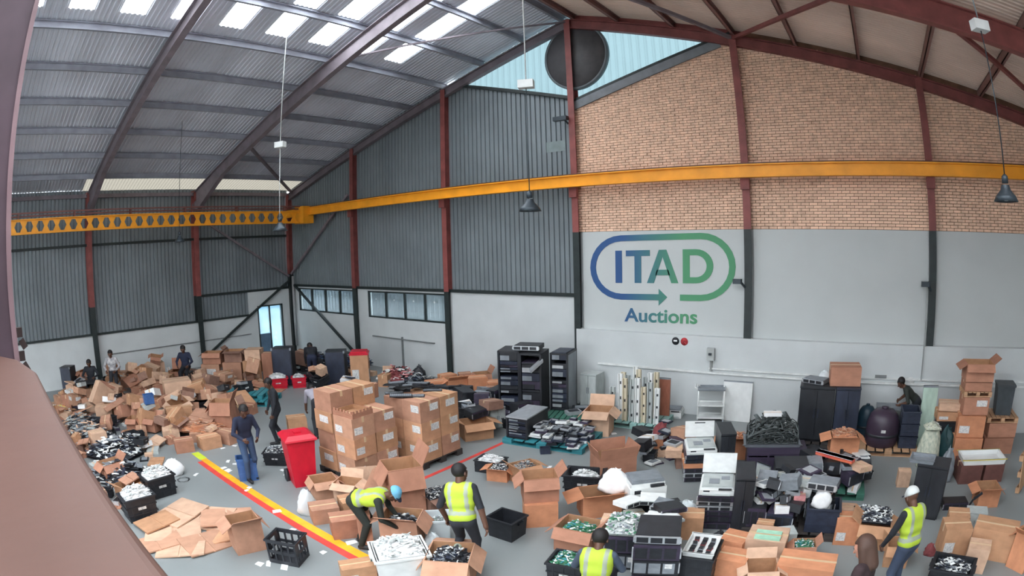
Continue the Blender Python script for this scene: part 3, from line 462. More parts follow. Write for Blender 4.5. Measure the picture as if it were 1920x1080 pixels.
ROWS=[
('pallet',14,-7.5,0,0,0,0,1.3,1.25,0.14,1,0,-1),
('pallet',14.45,-6,0,0,0,0,1.15,1.25,0.14,1,1,-1),
('cl',13.683,-7.814,0.14,0.009,0,0,0.6,0.57,0.414,12,2,0),
('cc',13.673,-7.199,0.14,-0.008,0,0,0.6,0.57,0.414,14,3,0),
('cc',14.302,-7.8,0.14,-0.028,0,0,0.6,0.57,0.414,16,4,0),
('cl',14.317,-7.217,0.14,-0.025,0,0,0.6,0.57,0.414,17,5,0),
('cc',13.687,-7.787,0.56,-0.023,0,0,0.6,0.57,0.414,17,6,0),
('cl',13.679,-7.195,0.56,0.027,0,0,0.6,0.57,0.414,20,7,0),
('cl',14.323,-7.804,0.56,0.029,0,0,0.6,0.57,0.414,22,8,0),
('cc',14.302,-7.186,0.56,-0.013,0,0,0.6,0.57,0.414,12,9,0),
('cl',13.676,-7.815,0.98,-0.011,0,0,0.6,0.57,0.414,12,10,0),
('cc',13.703,-7.213,0.98,0.005,0,0,0.6,0.57,0.414,14,11,0),
('cc',14.326,-7.805,0.98,0.003,0,0,0.6,0.57,0.414,16,12,0),
('cl',14.303,-7.218,0.98,-0.018,0,0,0.6,0.57,0.414,17,13,0),
('cc',13.697,-7.803,1.4,-0.011,0,0,0.6,0.57,0.414,17,14,0),
('cl',13.693,-7.202,1.4,-0.012,0,0,0.6,0.57,0.414,20,15,0),
('cs',14.32,-7.8,1.4,0.05,0,0,0.6,0.55,0.1,2,16,-1),
('cc',14.17,-6.3,0.14,0.018,0,0,0.54,0.57,0.435,12,17,1),
('cc',14.17,-5.7,0.14,0.012,0,0,0.54,0.57,0.435,17,18,1),
('cl',14.73,-6.3,0.14,-0.015,0,0,0.54,0.57,0.435,12,19,1),
('cl',14.73,-5.7,0.14,0.004,0,0,0.54,0.57,0.435,17,20,1),
('cc',14.17,-6.3,0.58,0.002,0,0,0.54,0.57,0.435,14,21,1),
('cc',14.17,-5.7,0.58,0.023,0,0,0.54,0.57,0.435,20,22,1),
('cl',14.73,-6.3,0.58,0.014,0,0,0.54,0.57,0.435,14,23,1),
('cl',14.73,-5.7,0.58,-0.013,0,0,0.54,0.57,0.435,20,24,1),
('cc',14.17,-6.3,1.02,0.029,0,0,0.54,0.57,0.435,17,25,1),
('cc',14.17,-5.7,1.02,-0.023,0,0,0.54,0.57,0.435,12,26,1),
('cl',14.73,-6.3,1.02,-0.005,0,0,0.54,0.57,0.435,17,27,1),
('cl',14.73,-5.7,1.02,0.015,0,0,0.54,0.57,0.435,12,28,1),
('kbd',13.964,-6.085,1.46,0.768,0.037,0.01,0.356,0.18,0.035,0,29,2),
('kbd',14.507,-6.252,1.46,0.716,0.011,-0.006,0.454,0.18,0.035,1,30,2),
('kbd',14.48,-5.653,1.46,0.765,-0.061,0.028,0.421,0.18,0.035,2,31,2),
('kbd',14.335,-5.607,1.5,0.499,-0.016,0.024,0.473,0.18,0.035,0,32,2),
('kbd',13.867,-6.111,1.5,0.382,-0.062,0.037,0.375,0.18,0.035,1,31,2),
('kbd',13.947,-6.315,1.46,0.91,-0.059,-0.007,0.409,0.18,0.035,2,31,2),
('kbd',14.262,-5.711,1.54,0.905,-0.031,-0.012,0.473,0.18,0.035,0,33,2),
('kbd',14.119,-5.71,1.58,0.406,-0.045,-0.037,0.494,0.18,0.035,1,34,2),
('kbd',14.025,-6.089,1.54,0.484,-0.069,-0.011,0.438,0.18,0.035,2,35,2),
('kbd',14.127,-6.012,1.58,0.783,0.002,0.016,0.493,0.18,0.035,0,36,2),
('kbd',14.357,-6.499,1.5,0.846,0.052,0.042,0.485,0.18,0.035,1,30,2),
('kbd',14.144,-6.171,1.62,0.744,-0.061,-0.06,0.366,0.18,0.035,2,37,2),
('kbd',14.007,-6.396,1.66,0.337,-0.07,-0.049,0.401,0.18,0.035,0,38,2),
('kbd',13.926,-6.205,1.66,0.912,0.016,-0.049,0.354,0.18,0.035,1,37,2),
('cc',13.75,-6.9,1.46,0.2,0,0,0.35,0.3,0.3,1,39,-1),
('co',16.145,-8.275,0,1.085,0,0,0.62,0.6,0.95,2,40,-1),
('cc',15.515,-8.288,0.14,0.449,0,0.489,0.6,0.35,0.5,1,41,-1),
('cf',14.844,-7.974,0.26,1.43,0.838,0.175,0.75,0.4,0.02,3,42,-1),
('co',14.469,-8.824,0,1.197,0,0,0.5,0.45,0.36,0,43,-1),
('co',14.961,-8.597,0,0.456,0,0,0.48,0.4,0.38,3,44,-1),
('cc',15.33,-9.481,0,1.135,0,0,0.5,0.42,0.28,1,45,-1),
('cc',15.475,-8.97,0,1.186,0,0,0.4,0.4,0.3,4,46,-1),
('cc',16.035,-9.582,0,1.066,0,0,0.46,0.4,0.34,2,47,-1),
('cc',16.56,-9.559,0,0.922,0,0,0.22,0.4,0.62,2,48,-1),
('co',17.093,-9.219,0,0.535,0,0,0.6,0.5,0.6,1,49,-1),
('fill',17.093,-9.219,0.33,0.535,0,0,0.527,0.425,0.33,2,50,-1),
('co',16.494,-7.83,0,1.309,0,0,0.5,0.45,0.3,5,51,-1),
('fill',16.494,-7.83,0.285,1.309,0,0,0.425,0.383,0.165,1,52,-1),
('bucket',17.286,-8.661,0,0.788,0,0,0.42,0.42,0.42,0,53,-1),
('fill',17.286,-8.661,0.22,0.788,0,0,0.289,0.289,0.22,5,54,-1),
('tub',17.72,-9.899,0,1.002,0,0,0.75,0.6,0.5,0,55,-1),
('fill',17.72,-9.899,0.475,1.002,0,0,0.637,0.51,0.275,0,56,-1),
('co',18.331,-9.507,0,0.532,0,0,0.62,0.6,0.5,0,57,-1),
('fill',18.331,-9.507,0.303,0.532,0,0,0.527,0.51,0.303,2,58,-1),
('cc',17.268,-10.344,0,1.086,0,0,0.5,0.3,0.25,4,59,-1),
('bag',14.906,-9.573,0,1.016,0,0,0.34,0.3,0.42,0,60,-1),
('bag',17.532,-9.038,0,0.808,0,0,0.3,0.25,0.3,0,61,-1),
('bin',13.632,-8.78,0,1.235,0,0,0.6,0.62,1.05,0,62,-1),
('tote',12.276,-8.576,0,0.754,0,0,0.55,0.4,0.3,0,63,-1),
('fill',12.276,-8.576,0.285,0.754,0,0,0.468,0.34,0.165,1,64,-1),
('tubb',12.652,-9.571,0,1.127,0,0,0.42,0.3,0.5,0,65,-1),
('milk',16.097,-10.792,0,0.522,0,0,0.52,0.42,0.42,0,66,-1),
('cf',14.289,-12.496,0.02,1.481,-0.026,-0.016,1,0.6,0.025,0,67,3),
('cf',14.754,-12.198,0.02,1.052,-0.014,-0.039,0.9,0.5,0.025,3,68,3),
('cf',14.789,-11.685,0.02,1.553,0.037,0.052,0.9,0.7,0.025,0,69,3),
('cf',13.995,-12.026,0.02,1.161,-0.004,-0.002,1.1,0.8,0.025,3,70,3),
('cf',14.63,-11.074,0.02,1.357,-0.043,-0.042,0.9,0.8,0.025,6,71,3),
('cf',13.573,-12.195,0.065,1.747,-0.016,-0.025,0.8,0.6,0.025,4,72,3),
('cf',13.824,-11.326,0.02,0.713,0.034,-0.035,1.2,0.9,0.025,3,73,3),
('cf',14.192,-10.942,0.065,1.117,-0.05,0.047,1,0.8,0.025,0,74,3),
('cf',13.46,-11.629,0.065,1.975,0.003,-0.037,1,0.8,0.025,3,75,3),
('co',15.321,-11.123,0,1.366,0,0,0.52,0.45,0.55,1,76,-1),
('tote',13.001,-12.353,0,1.597,0,0,0.68,0.5,0.46,0,77,-1),
('fill',13.001,-12.353,0.442,1.597,0,0,0.578,0.425,0.242,0,78,-1),
('tote',12.198,-11.595,0,1.655,0,0,0.68,0.5,0.44,0,79,-1),
('fill',12.198,-11.595,0.422,1.655,0,0,0.578,0.425,0.242,0,80,-1),
('bag',11.322,-10.896,0,1.27,0,0,0.5,0.4,0.32,1,81,-1),
('ring',11.793,-10.848,0,1.255,0,0,0.3,0.3,0.05,0,82,-1),
('co',12.053,-12.243,0,1.884,0,0,0.6,0.4,0.35,4,83,-1),
('co',10.682,-12.314,0,1.741,0,0,0.55,0.45,0.4,2,84,-1),
('cc',8.5,-12.114,0,1.667,0,0,0.45,0.45,0.5,3,85,-1),
('cf',5.618,-11.967,0,0.041,0,0,0.547,0.434,0.025,3,-1,4),
('crt',5.808,-12.897,0,2.008,0,0,0.333,0.311,0.204,1,-1,5),
('crt',5.564,-13.145,0,0.501,0,0,0.314,0.19,0.235,4,-1,5),
('pkg',3.881,-11.26,0,1.218,0,0,0.228,0.191,0.116,5,-1,6),
('dev',7.015,-11.197,0,1.37,0,0,0.224,0.149,0.088,5,-2,7),
('pkg',11.112,-12.337,0,0.73,0,0,0.286,0.233,0.104,2,-3,6),
('pkg',9.57,-10.813,0,2.704,0,0,0.366,0.318,0.108,1,-4,6),
('dev',11.552,-11.893,0,3.11,0,0,0.251,0.156,0.081,0,-5,7),
('pkg',6.562,-13.4,0,0.374,0,0,0.18,0.139,0.066,1,-2,6),
('dev',8.969,-13.465,0,0.242,0,0,0.291,0.262,0.049,4,-6,7),
('crt',8.267,-10.753,0,3.078,0,0,0.29,0.205,0.206,2,-7,5),
('dev',11.48,-12.467,0,1.593,0,0,0.301,0.236,0.086,3,-8,7),
('crt',9.145,-11.453,0,1.065,0,0,0.325,0.229,0.174,3,-4,5),
('cf',12.288,-12.655,0,1.044,0,0,0.542,0.331,0.025,2,-8,4),
('dev',9.546,-12.542,0,1.434,0,0,0.322,0.286,0.045,4,-6,7),
('co',8.853,-13.068,0,2.473,0,0,0.402,0.377,0.209,0,-6,8),
('dev',10.373,-13.519,0,1.367,0,0,0.345,0.231,0.041,5,-6,7),
('crt',4.363,-11.798,0,3.018,0,0,0.382,0.263,0.292,0,-1,5),
('pkg',6.497,-11.649,0,1.664,0,0,0.263,0.181,0.075,0,-2,6),
('dev',6.305,-11.091,0,1.323,0,0,0.215,0.169,0.065,4,-1,7),
('cf',10.565,-12.786,0,2.892,0,0,0.48,0.344,0.025,1,-3,4),
('pkg',5.276,-12.168,0,3.097,0,0,0.296,0.238,0.12,2,-1,6),
('pkg',5.477,-11.363,0,1.071,0,0,0.303,0.245,0.1,0,-1,6),
('co',4.575,-12.09,0,2.869,0,0,0.225,0.183,0.095,0,-1,8),
('pkg',6.538,-12.843,0,0.62,0,0,0.268,0.244,0.093,1,-2,6),
('co',11.4,-13.242,0,2.893,0,0,0.286,0.273,0.131,3,-8,8),
('cc',9.095,-11.012,0,1.329,0,0,0.285,0.202,0.182,3,-7,9),
('pkg',6.376,-11.141,0.082,1.517,-0.228,0.104,0.325,0.201,0.086,1,-2,6),
('co',7.969,-12.652,0,1.134,0,0,0.304,0.261,0.202,1,-2,8),
('dev',9.935,-11.214,0,2.785,0,0,0.297,0.235,0.033,0,-4,7),
('dev',6.815,-12.112,0,0.225,0,0,0.244,0.186,0.072,3,-2,7),
('cc',5.498,-13.209,0.255,2.734,-0.185,0.093,0.298,0.294,0.194,5,-1,9),
('pkg',9.394,-10.938,0.128,0.324,0.043,-0.242,0.304,0.272,0.124,0,-4,6),
('dev',5.6,-12.434,0,0.08,0,0,0.348,0.244,0.081,0,-1,7),
('crt',9.494,-11.091,0.261,2.411,0.006,0.105,0.359,0.33,0.149,0,-4,5),
('dev',8.435,-13.3,0,1.427,0,0,0.214,0.192,0.069,5,-6,7),
('cf',10.207,-12.419,0,0.262,0,0,0.473,0.327,0.025,4,-3,4),
('dev',7.196,-11.895,0,1.564,0,0,0.272,0.236,0.04,3,-2,7),
('dev',11.658,-12.048,0,0.73,0,0,0.236,0.183,0.049,5,-5,7),
('dev',8.289,-11.261,0,0.842,0,0,0.377,0.327,0.048,3,-7,7),
('co',5.286,-11.89,0.025,2.191,0,0,0.336,0.318,0.198,5,-1,8),
('pkg',8.831,-12.196,0,2.264,0,0,0.334,0.275,0.129,5,-4,6),
('co',10.418,-13.392,0.041,0.432,0,0,0.281,0.269,0.211,4,-6,8),
('pkg',9.772,-11.024,0,1.33,0,0,0.225,0.213,0.076,2,-4,6),
('co',10.61,-13.246,0,2.306,0,0,0.439,0.27,0.265,2,-3,8),
('cf',3.561,-12.596,0,3.001,0,0,0.505,0.322,0.025,3,-1,4),
('pkg',4.616,-12.644,0,1.657,0,0,0.191,0.147,0.071,2,-1,6),
('dev',6.831,-11.283,0,3.02,0,0,0.345,0.235,0.075,5,-2,7),
('crt',4.831,-12.488,0,2.893,0,0,0.329,0.212,0.214,5,-1,5),
('dev',9.912,-11.808,0,2.37,0,0,0.232,0.144,0.073,4,-4,7),
('cc',8.625,-12.424,0,1.504,0,0,0.285,0.177,0.132,2,-4,9),
('cf',5.7,-11.293,0,2.424,0,0,0.45,0.32,0.025,2,-1,4),
('cc',7.932,-10.613,0,2.859,0,0,0.362,0.316,0.236,0,-7,9),
('cf',5.145,-13.032,0,1.86,0,0,0.598,0.517,0.025,1,-1,4),
('co',8.348,-13.089,0,2.646,0,0,0.428,0.32,0.228,3,-6,8),
('dev',6.91,-11.942,0,1.889,0,0,0.254,0.218,0.059,5,-2,7),
('dev',9.143,-13.278,0,2.553,0,0,0.236,0.197,0.043,5,-6,7),
('co',11.926,-13.265,0,0.279,0,0,0.378,0.25,0.231,0,-8,8),
('dev',3.727,-11.745,0,0.253,0,0,0.259,0.182,0.072,4,-1,7),
('cc',10.401,-13.498,0.28,0.199,-0.147,0.097,0.459,0.458,0.226,1,-6,9),
('cc',7.817,-13.273,0,1.562,0,0,0.239,0.162,0.113,5,-2,9),
('cc',5.355,-12.133,0.145,1.431,-0.226,-0.119,0.33,0.289,0.197,2,-1,9),
('cf',7.485,-12.515,0,1.161,0,0,0.679,0.584,0.025,3,-2,4),
('cc',8.251,-13.123,0.234,0.437,0.053,-0.028,0.36,0.289,0.247,1,-2,9),
('dev',7.487,-12.377,0.025,0.296,0,0,0.205,0.182,0.043,3,-2,7),
('cc',5.197,-12.601,0,0.914,0,0,0.439,0.368,0.335,3,-1,9),
('cc',7.848,-11.917,0,0.178,0,0,0.301,0.3,0.163,3,-2,9),
('cc',4.306,-13.089,0,0.63,0,0,0.233,0.201,0.188,3,-1,9),
('cf',6.526,-12.164,0,1.984,0,0,0.567,0.399,0.025,3,-2,4),
('pkg',4.281,-12.72,0,2.136,0,0,0.198,0.15,0.068,5,-1,6),
('dev',5.054,-11.381,0,2.449,0,0,0.265,0.192,0.044,3,-1,7),
('dev',6.572,-11.137,0.095,2.361,0.158,-0.199,0.371,0.227,0.04,5,-2,7),
('co',9.528,-13.309,0,2.74,0,0,0.422,0.362,0.336,3,-6,8),
('dev',7.651,-10.994,0,0.978,0,0,0.342,0.299,0.05,3,-7,7),
('co',4.22,-11.653,0.306,1.84,-0.239,-0.132,0.232,0.153,0.16,1,-1,8),
('cf',5.459,-11.913,0.387,1.681,-0.183,-0.189,0.611,0.48,0.025,0,-1,4),
('dev',3.868,-11.181,0.127,2.593,0.088,-0.191,0.246,0.156,0.054,3,-1,7),
('cf',10.276,-10.985,0,2.624,0,0,0.547,0.397,0.025,4,-3,4),
('cc',7.449,-12.462,0.079,1.073,-0.151,0.124,0.222,0.16,0.153,4,-2,9),
('pkg',9.608,-12.506,0.045,2.633,0,0,0.189,0.153,0.06,0,-6,6),
('cc',6.483,-12.308,0.025,2.282,0,0,0.272,0.181,0.223,5,-2,9),
('dev',8.948,-10.806,0,1.279,0,0,0.371,0.276,0.076,4,-7,7),
('crt',11.691,-12.724,0,0.925,0,0,0.264,0.169,0.192,4,-8,5),
('co',4.046,-12.184,0,1.471,0,0,0.27,0.215,0.112,1,-1,8),
('cc',10.146,-12.738,0,0.481,0,0,0.292,0.223,0.127,5,-3,9),
('pkg',6.031,-12.475,0,2.953,0,0,0.298,0.291,0.111,5,-1,6),
('cc',3.813,-13.045,0,1.715,0,0,0.324,0.238,0.137,0,-1,9),
('dev',7.505,-12.815,0.025,0.52,0,0,0.205,0.125,0.09,4,-2,7),
('dev',5.702,-13.193,0.463,0.054,0.07,0.194,0.299,0.205,0.04,3,-1,7),
('crt',7.661,-11.604,0,1.629,0,0,0.415,0.349,0.244,1,-2,5),
('cc',6.114,-13.379,0,1.395,0,0,0.42,0.269,0.314,2,-1,9),
('dev',3.772,-11.876,0.083,1.166,0.007,0.193,0.364,0.23,0.07,5,-1,7),
('cf',7.486,-12.666,0.042,0.155,0,0,0.565,0.515,0.025,1,-2,4),
('co',6.325,-12.422,0,0.249,0,0,0.252,0.176,0.212,1,-1,8),
('dev',9.714,-13.255,0.357,1.355,0.237,-0.019,0.37,0.33,0.072,2,-6,7),
('co',8.361,-13.459,0,0.559,0,0,0.45,0.296,0.363,3,-6,8),
('cc',9.504,-11.659,0,0.596,0,0,0.233,0.211,0.112,1,-4,9),
('crt',11.286,-13.454,0,1.225,0,0,0.348,0.262,0.156,0,-8,5),
('cc',5.999,-13.206,0.331,0.242,-0.151,0.215,0.25,0.186,0.203,1,-1,9),
('dev',6.654,-10.747,0,1.787,0,0,0.262,0.216,0.077,3,-2,7),
('cc',8.288,-12.684,0,0.929,0,0,0.329,0.248,0.244,5,-2,9),
('crt',11.05,-13.062,0,0.636,0,0,0.422,0.281,0.219,0,-8,5),
('dev',8.872,-13.429,0.049,1.176,0,0,0.222,0.16,0.064,5,-6,7),
('crt',6.69,-11.797,0.025,0.901,0,0,0.445,0.42,0.345,2,-2,5),
('crt',8.23,-10.975,0,0.218,0,0,0.347,0.269,0.235,3,-7,5),
('co',8.394,-11.768,0,0.235,0,0,0.277,0.208,0.137,4,-7,8),
('pkg',5.41,-11.954,0.418,1.136,-0.097,0.003,0.259,0.245,0.116,5,-1,6),
('dev',7.409,-10.876,0,2.781,0,0,0.2,0.124,0.03,1,-7,7),
('cc',6.354,-12.751,0.019,2.317,0,0,0.349,0.338,0.224,5,-1,9),
('cc',7.428,-11.553,0.264,2.797,-0.104,-0.152,0.431,0.324,0.265,1,-2,9),
('cc',8.83,-13.345,0.216,0.577,-0.11,-0.054,0.304,0.183,0.236,4,-6,9),
('crt',9.158,-11.842,0,2.343,0,0,0.292,0.208,0.201,0,-4,5),
('pkg',10.14,-12.637,0.135,0.296,0.078,0.07,0.238,0.23,0.102,1,-3,6),
('dev',5.511,-12.632,0.102,2.604,-0.156,0.157,0.363,0.273,0.044,4,-1,7),
('dev',7.025,-12.568,0,1.145,0,0,0.262,0.203,0.065,4,-2,7),
('crt',6.658,-11.294,0.148,0.188,-0.033,-0.092,0.426,0.381,0.209,1,-2,5),
('co',7.892,-11.039,0,1.575,0,0,0.245,0.192,0.2,1,-7,8),
('cf',6.307,-11.336,0.189,2.291,-0.154,-0.078,0.419,0.372,0.025,1,-1,4),
('co',5.081,-12.848,0.339,0.692,-0.028,0.032,0.387,0.285,0.174,1,-1,8),
('pkg',7.798,-12.973,0,1.667,0,0,0.246,0.17,0.109,1,-2,6),
('dev',8.302,-11.807,0.156,0.843,0.195,0.091,0.355,0.265,0.065,1,-2,7),
('dev',6.963,-12.098,0.078,0.453,-0.087,-0.074,0.221,0.16,0.082,1,-2,7),
('dev',11.072,-12.167,0.114,0.294,0.128,0.026,0.305,0.258,0.042,2,-3,7),
('co',8.699,-11.566,0,2.046,0,0,0.298,0.227,0.243,0,-4,8),
('dev',7.264,-11.924,0.04,2.24,0,0,0.253,0.166,0.08,2,-2,7),
('dev',8.43,-12.641,0.252,0.172,-0.009,-0.146,0.273,0.211,0.036,4,-2,7),
('dev',9.423,-13.243,0.347,2.149,-0.132,-0.117,0.257,0.175,0.059,1,-6,7),
('cf',11.937,-12.17,0.368,1.795,0.006,-0.176,0.424,0.39,0.025,1,-5,4),
('cf',5.698,-12.825,0.24,0.425,-0.244,0.284,0.454,0.272,0.025,2,-1,4),
('dev',12.172,-12.62,0.025,2.34,0,0,0.292,0.208,0.082,4,-8,7),
('co',6.687,-13.246,0,0.907,0,0,0.449,0.283,0.266,0,-2,8),
('dev',8.342,-11.594,0.121,0.26,0.139,-0.053,0.359,0.23,0.03,3,-7,7),
('dev',8.421,-11.61,0.237,1.057,0.111,0.163,0.323,0.234,0.03,2,-7,7),
('cf',4.404,-11.193,0,1.026,0,0,0.62,0.45,0.025,1,-1,4),
('cc',7.426,-12.89,0.134,1.242,0.235,-0.188,0.272,0.18,0.157,5,-2,9),
('cc',8.817,-12.73,0,1.787,0,0,0.226,0.167,0.111,2,-6,9),
('cf',9.197,-10.642,0.114,2.001,0.176,-0.189,0.653,0.417,0.025,3,-7,4),
('crt',7.951,-13.301,0.144,0.396,0.244,-0.162,0.36,0.306,0.215,2,-2,5),
('cc',8.182,-12.714,0.269,2.419,-0.234,-0.233,0.236,0.218,0.173,4,-2,9),
('pkg',3.542,-11.475,0,0.957,0,0,0.35,0.217,0.154,5,-1,6),
('pkg',7.874,-11.264,0,2.041,0,0,0.235,0.194,0.086,0,-7,6),
('cc',12.08,-13.025,0.02,1.597,0,0,0.399,0.324,0.297,5,-8,9),
('dev',6.178,-11.037,0.039,2.459,0,0,0.215,0.172,0.05,3,-1,7),
('cc',7.642,-11.795,0.256,1.486,-0.119,-0.07,0.293,0.263,0.151,5,-2,9),
('cf',5.83,-12.163,0.179,2.084,0.292,-0.265,0.601,0.498,0.025,3,-1,4),
('cf',8.527,-12.579,0.308,1.142,0.132,-0.133,0.344,0.287,0.025,1,-2,4),
('dev',7.975,-11.924,0.178,2.148,0.226,-0.197,0.229,0.139,0.064,1,-2,7),
('cc',7.025,-12.062,0.169,1.726,-0.181,-0.038,0.245,0.168,0.199,1,-2,9),
('dev',4.903,-11.529,0,1.078,0,0,0.205,0.157,0.065,4,-1,7),
('pkg',6.009,-13.343,0.325,0.721,0.196,-0.082,0.223,0.153,0.114,2,-1,6),
('fill',10.75,-12.1,0,0.4,0,0,1.5,1.2,0.45,2,86,-1),
('fill',9.2,-11.85,0.05,0.5,0,0,1.4,1.1,0.5,1,87,-1),
('fill',7.55,-12.2,0.05,0.2,0,0,1.6,1.2,0.55,4,88,-1),
('fill',8.5,-11.2,0,0.6,0,0,1.1,0.8,0.35,1,89,-1),
('fill',6.2,-12.3,0.05,0.3,0,0,1.2,1.2,0.5,4,90,-1),
('fill',4.6,-12.8,0.05,0.1,0,0,1.3,1.1,0.5,6,91,-1),
('cc',3.45,-6.05,0,0.8,0,0,0.75,0.7,0.75,0,92,-1),
('cc',4.05,-5.4,0,0.8,0,0,0.75,0.7,0.8,1,93,-1),
('cc',4.65,-4.85,0,0.8,0,0,0.7,0.7,0.85,4,94,-1),
('co',3.5,-6,0.77,0.8,0,0,0.75,0.6,0.4,2,95,-1),
('co',4.1,-5.35,0.82,0.8,0,0,0.7,0.6,0.4,5,96,-1),
('cc',4.65,-4.8,0.87,0.8,0,0,0.6,0.6,0.38,3,97,-1),
('cc',5.12,-4.45,0,0.8,0,0,0.42,0.5,1.1,2,98,-1),
('cc',2.096,-8.879,0,1.743,0,0,0.62,0.5,0.55,7,99,-1),
('cc',1.209,-7.659,0,1.44,0,0,0.5,0.5,0.7,3,100,-1),
('cc',5.702,-8.48,0,1.34,0,0,0.95,0.8,0.85,3,101,-1),
('cc',4.313,-8.643,0,1.615,0,0,0.6,0.5,0.5,2,102,-1),
('cc',7.664,-9.221,0,1.308,0,0,0.8,0.5,0.5,4,103,-1),
('cc',5.048,-11.305,0.25,2.006,0,0.698,0.85,0.25,0.75,3,104,-1),
('cc',6.242,-10.637,0.1,2.045,-0.349,0.209,0.6,0.4,0.35,2,105,-1),
('cc',7.563,-10.398,0.1,1.659,0,0.349,0.45,0.4,0.5,4,106,-1),
('cc',9.195,-9.207,0,1.466,0,0,0.5,0.45,0.35,7,107,-1),
('cc',10.119,-9.356,0,1.54,0,0,0.55,0.45,0.3,6,108,-1),
('cc',9.955,-10.028,0,1.327,0,0,0.5,0.4,0.3,2,109,-1),
('co',9.195,-8.403,0,0.806,0,0,0.62,0.5,0.85,2,110,-1),
('co',7.43,-7.709,0,1.509,0,0,0.6,0.5,0.4,3,111,-1),
('cc',10.935,-7.089,0,1.127,0,0,0.5,0.45,0.5,4,112,-1),
('dev',6.98,-6.666,0,2.039,0,0,0.205,0.152,0.087,1,-9,10),
('cc',2.087,-8.847,0.59,0.681,-0.154,0.291,0.436,0.361,0.177,3,-10,11),
('cc',2.532,-6.223,0,2.738,0,0,0.462,0.301,0.185,1,-11,11),
('cc',2.592,-11.268,0,0.571,0,0,0.312,0.296,0.212,5,-12,11),
('cc',2.89,-4.879,0,0.829,0,0,0.248,0.19,0.203,2,-13,11),
('cc',3.893,-7.775,0,2.571,0,0,0.484,0.356,0.261,3,-14,11),
('cc',5.536,-11.191,0.113,1.27,0.034,-0.057,0.578,0.566,0.324,3,-15,11),
('crt',1.449,-11.153,0,2.96,0,0,0.311,0.28,0.254,2,-12,12),
('cc',5.92,-5.458,0,1.154,0,0,0.407,0.34,0.306,2,-9,11),
('cf',1.875,-9.874,0,1.713,0,0,0.856,0.588,0.025,2,-12,13),
('pkg',7.585,-10.151,0.637,1.52,0.154,-0.293,0.373,0.331,0.126,1,-16,14),
('cc',6.122,-9.353,0,1.325,0,0,0.454,0.422,0.275,0,-17,11),
('cc',8.696,-9.927,0,2.816,0,0,0.593,0.49,0.273,3,-18,11),
('cc',2.024,-9.124,0.606,3.139,0.246,0.332,0.544,0.391,0.329,3,-10,11),
('co',4.05,-10.408,0,1.671,0,0,0.565,0.364,0.435,1,-12,15),
('cc',7.019,-8.605,0,2.725,0,0,0.272,0.193,0.205,2,-17,11),
('cc',1.606,-6.239,0,1.757,0,0,0.451,0.277,0.243,5,-11,11),
('dev',3.696,-8.715,0,1.718,0,0,0.317,0.245,0.031,2,-12,10),
('cc',4.129,-10.411,0.472,0.86,-0.108,0.305,0.42,0.365,0.235,3,-12,11),
('pkg',4.36,-5.857,0,1.628,0,0,0.39,0.387,0.203,1,-13,14),
('cc',4.475,-5.769,0.221,1.938,0.305,0.011,0.268,0.233,0.158,3,-13,11),
('pkg',3.906,-8.174,0,1.842,0,0,0.27,0.27,0.082,1,-14,14),
('cc',7.585,-7.553,0.425,0.419,-0.128,-0.222,0.41,0.283,0.174,1,-9,11),
('cc',6.264,-9.276,0.289,2.256,-0.088,-0.104,0.479,0.301,0.235,2,-17,11),
('crt',7.613,-8.222,0,1.611,0,0,0.438,0.316,0.233,4,-18,12),
('cc',3.815,-9.787,0,1.469,0,0,0.387,0.32,0.249,1,-12,11),
('crt',6.721,-8.089,0,2.807,0,0,0.588,0.496,0.328,0,-17,12),
('pkg',4.666,-9.992,0,1.773,0,0,0.347,0.254,0.172,5,-15,14),
('cc',5.144,-10.789,0,2.871,0,0,0.59,0.444,0.491,4,-15,11),
('cc',6.702,-6.672,0,0.966,0,0,0.33,0.201,0.273,2,-9,11),
('cf',2.376,-12.41,0,0.429,0,0,0.879,0.573,0.025,3,-12,13),
('dev',3.628,-5.118,0,1.491,0,0,0.378,0.26,0.066,5,-13,10),
('cf',2.21,-10.341,0,1.099,0,0,0.691,0.576,0.025,5,-12,13),
('cc',8.152,-7.874,0,2.79,0,0,0.331,0.259,0.269,4,-18,11),
('pkg',2.835,-9.163,0,2.038,0,0,0.363,0.318,0.188,5,-12,14),
('dev',5.567,-7.141,0,1.829,0,0,0.255,0.153,0.077,5,-9,10),
('co',2.37,-8.773,0.633,1.841,0.218,-0.301,0.419,0.307,0.197,1,-10,15),
('cc',3.565,-11.918,0.161,0.216,-0.066,-0.009,0.579,0.425,0.344,0,-12,11),
('cc',1.418,-11.734,0,2.332,0,0,0.266,0.166,0.175,4,-12,11),
('cc',1.535,-7.022,0,1.743,0,0,0.467,0.375,0.378,4,-11,11),
('cc',3.118,-12.095,0,2.538,0,0,0.54,0.385,0.453,2,-12,11),
('cc',5.352,-9.489,0,0.113,0,0,0.247,0.182,0.162,0,-17,11),
('pkg',6.204,-9.523,0.575,2.355,-0.291,0.287,0.464,0.358,0.22,5,-17,14),
('cc',6.998,-9.766,0,1.212,0,0,0.36,0.304,0.2,1,-16,11),
('cc',7.938,-9.734,0,0.114,0,0,0.467,0.46,0.263,4,-16,11),
('cc',3.063,-11.156,0,1.539,0,0,0.253,0.171,0.124,3,-12,11),
('co',7.348,-9.812,0,1.016,0,0,0.348,0.339,0.284,3,-16,15),
('cc',1.958,-11.363,0,0.478,0,0,0.375,0.283,0.298,2,-12,11),
('dev',2.058,-6.053,0,0.185,0,0,0.262,0.216,0.049,0,-11,10),
('pkg',7.469,-8.826,0.119,2.119,0.16,-0.235,0.226,0.196,0.075,0,-18,14),
('cf',7.862,-8.002,0.292,2.138,-0.264,-0.116,0.693,0.624,0.025,0,-18,13),
('cf',2.568,-10.676,0,3.064,0,0,0.868,0.695,0.025,0,-12,13),
('cf',5.434,-8.976,0.367,2.63,0.055,0.368,0.452,0.259,0.025,5,-17,13),
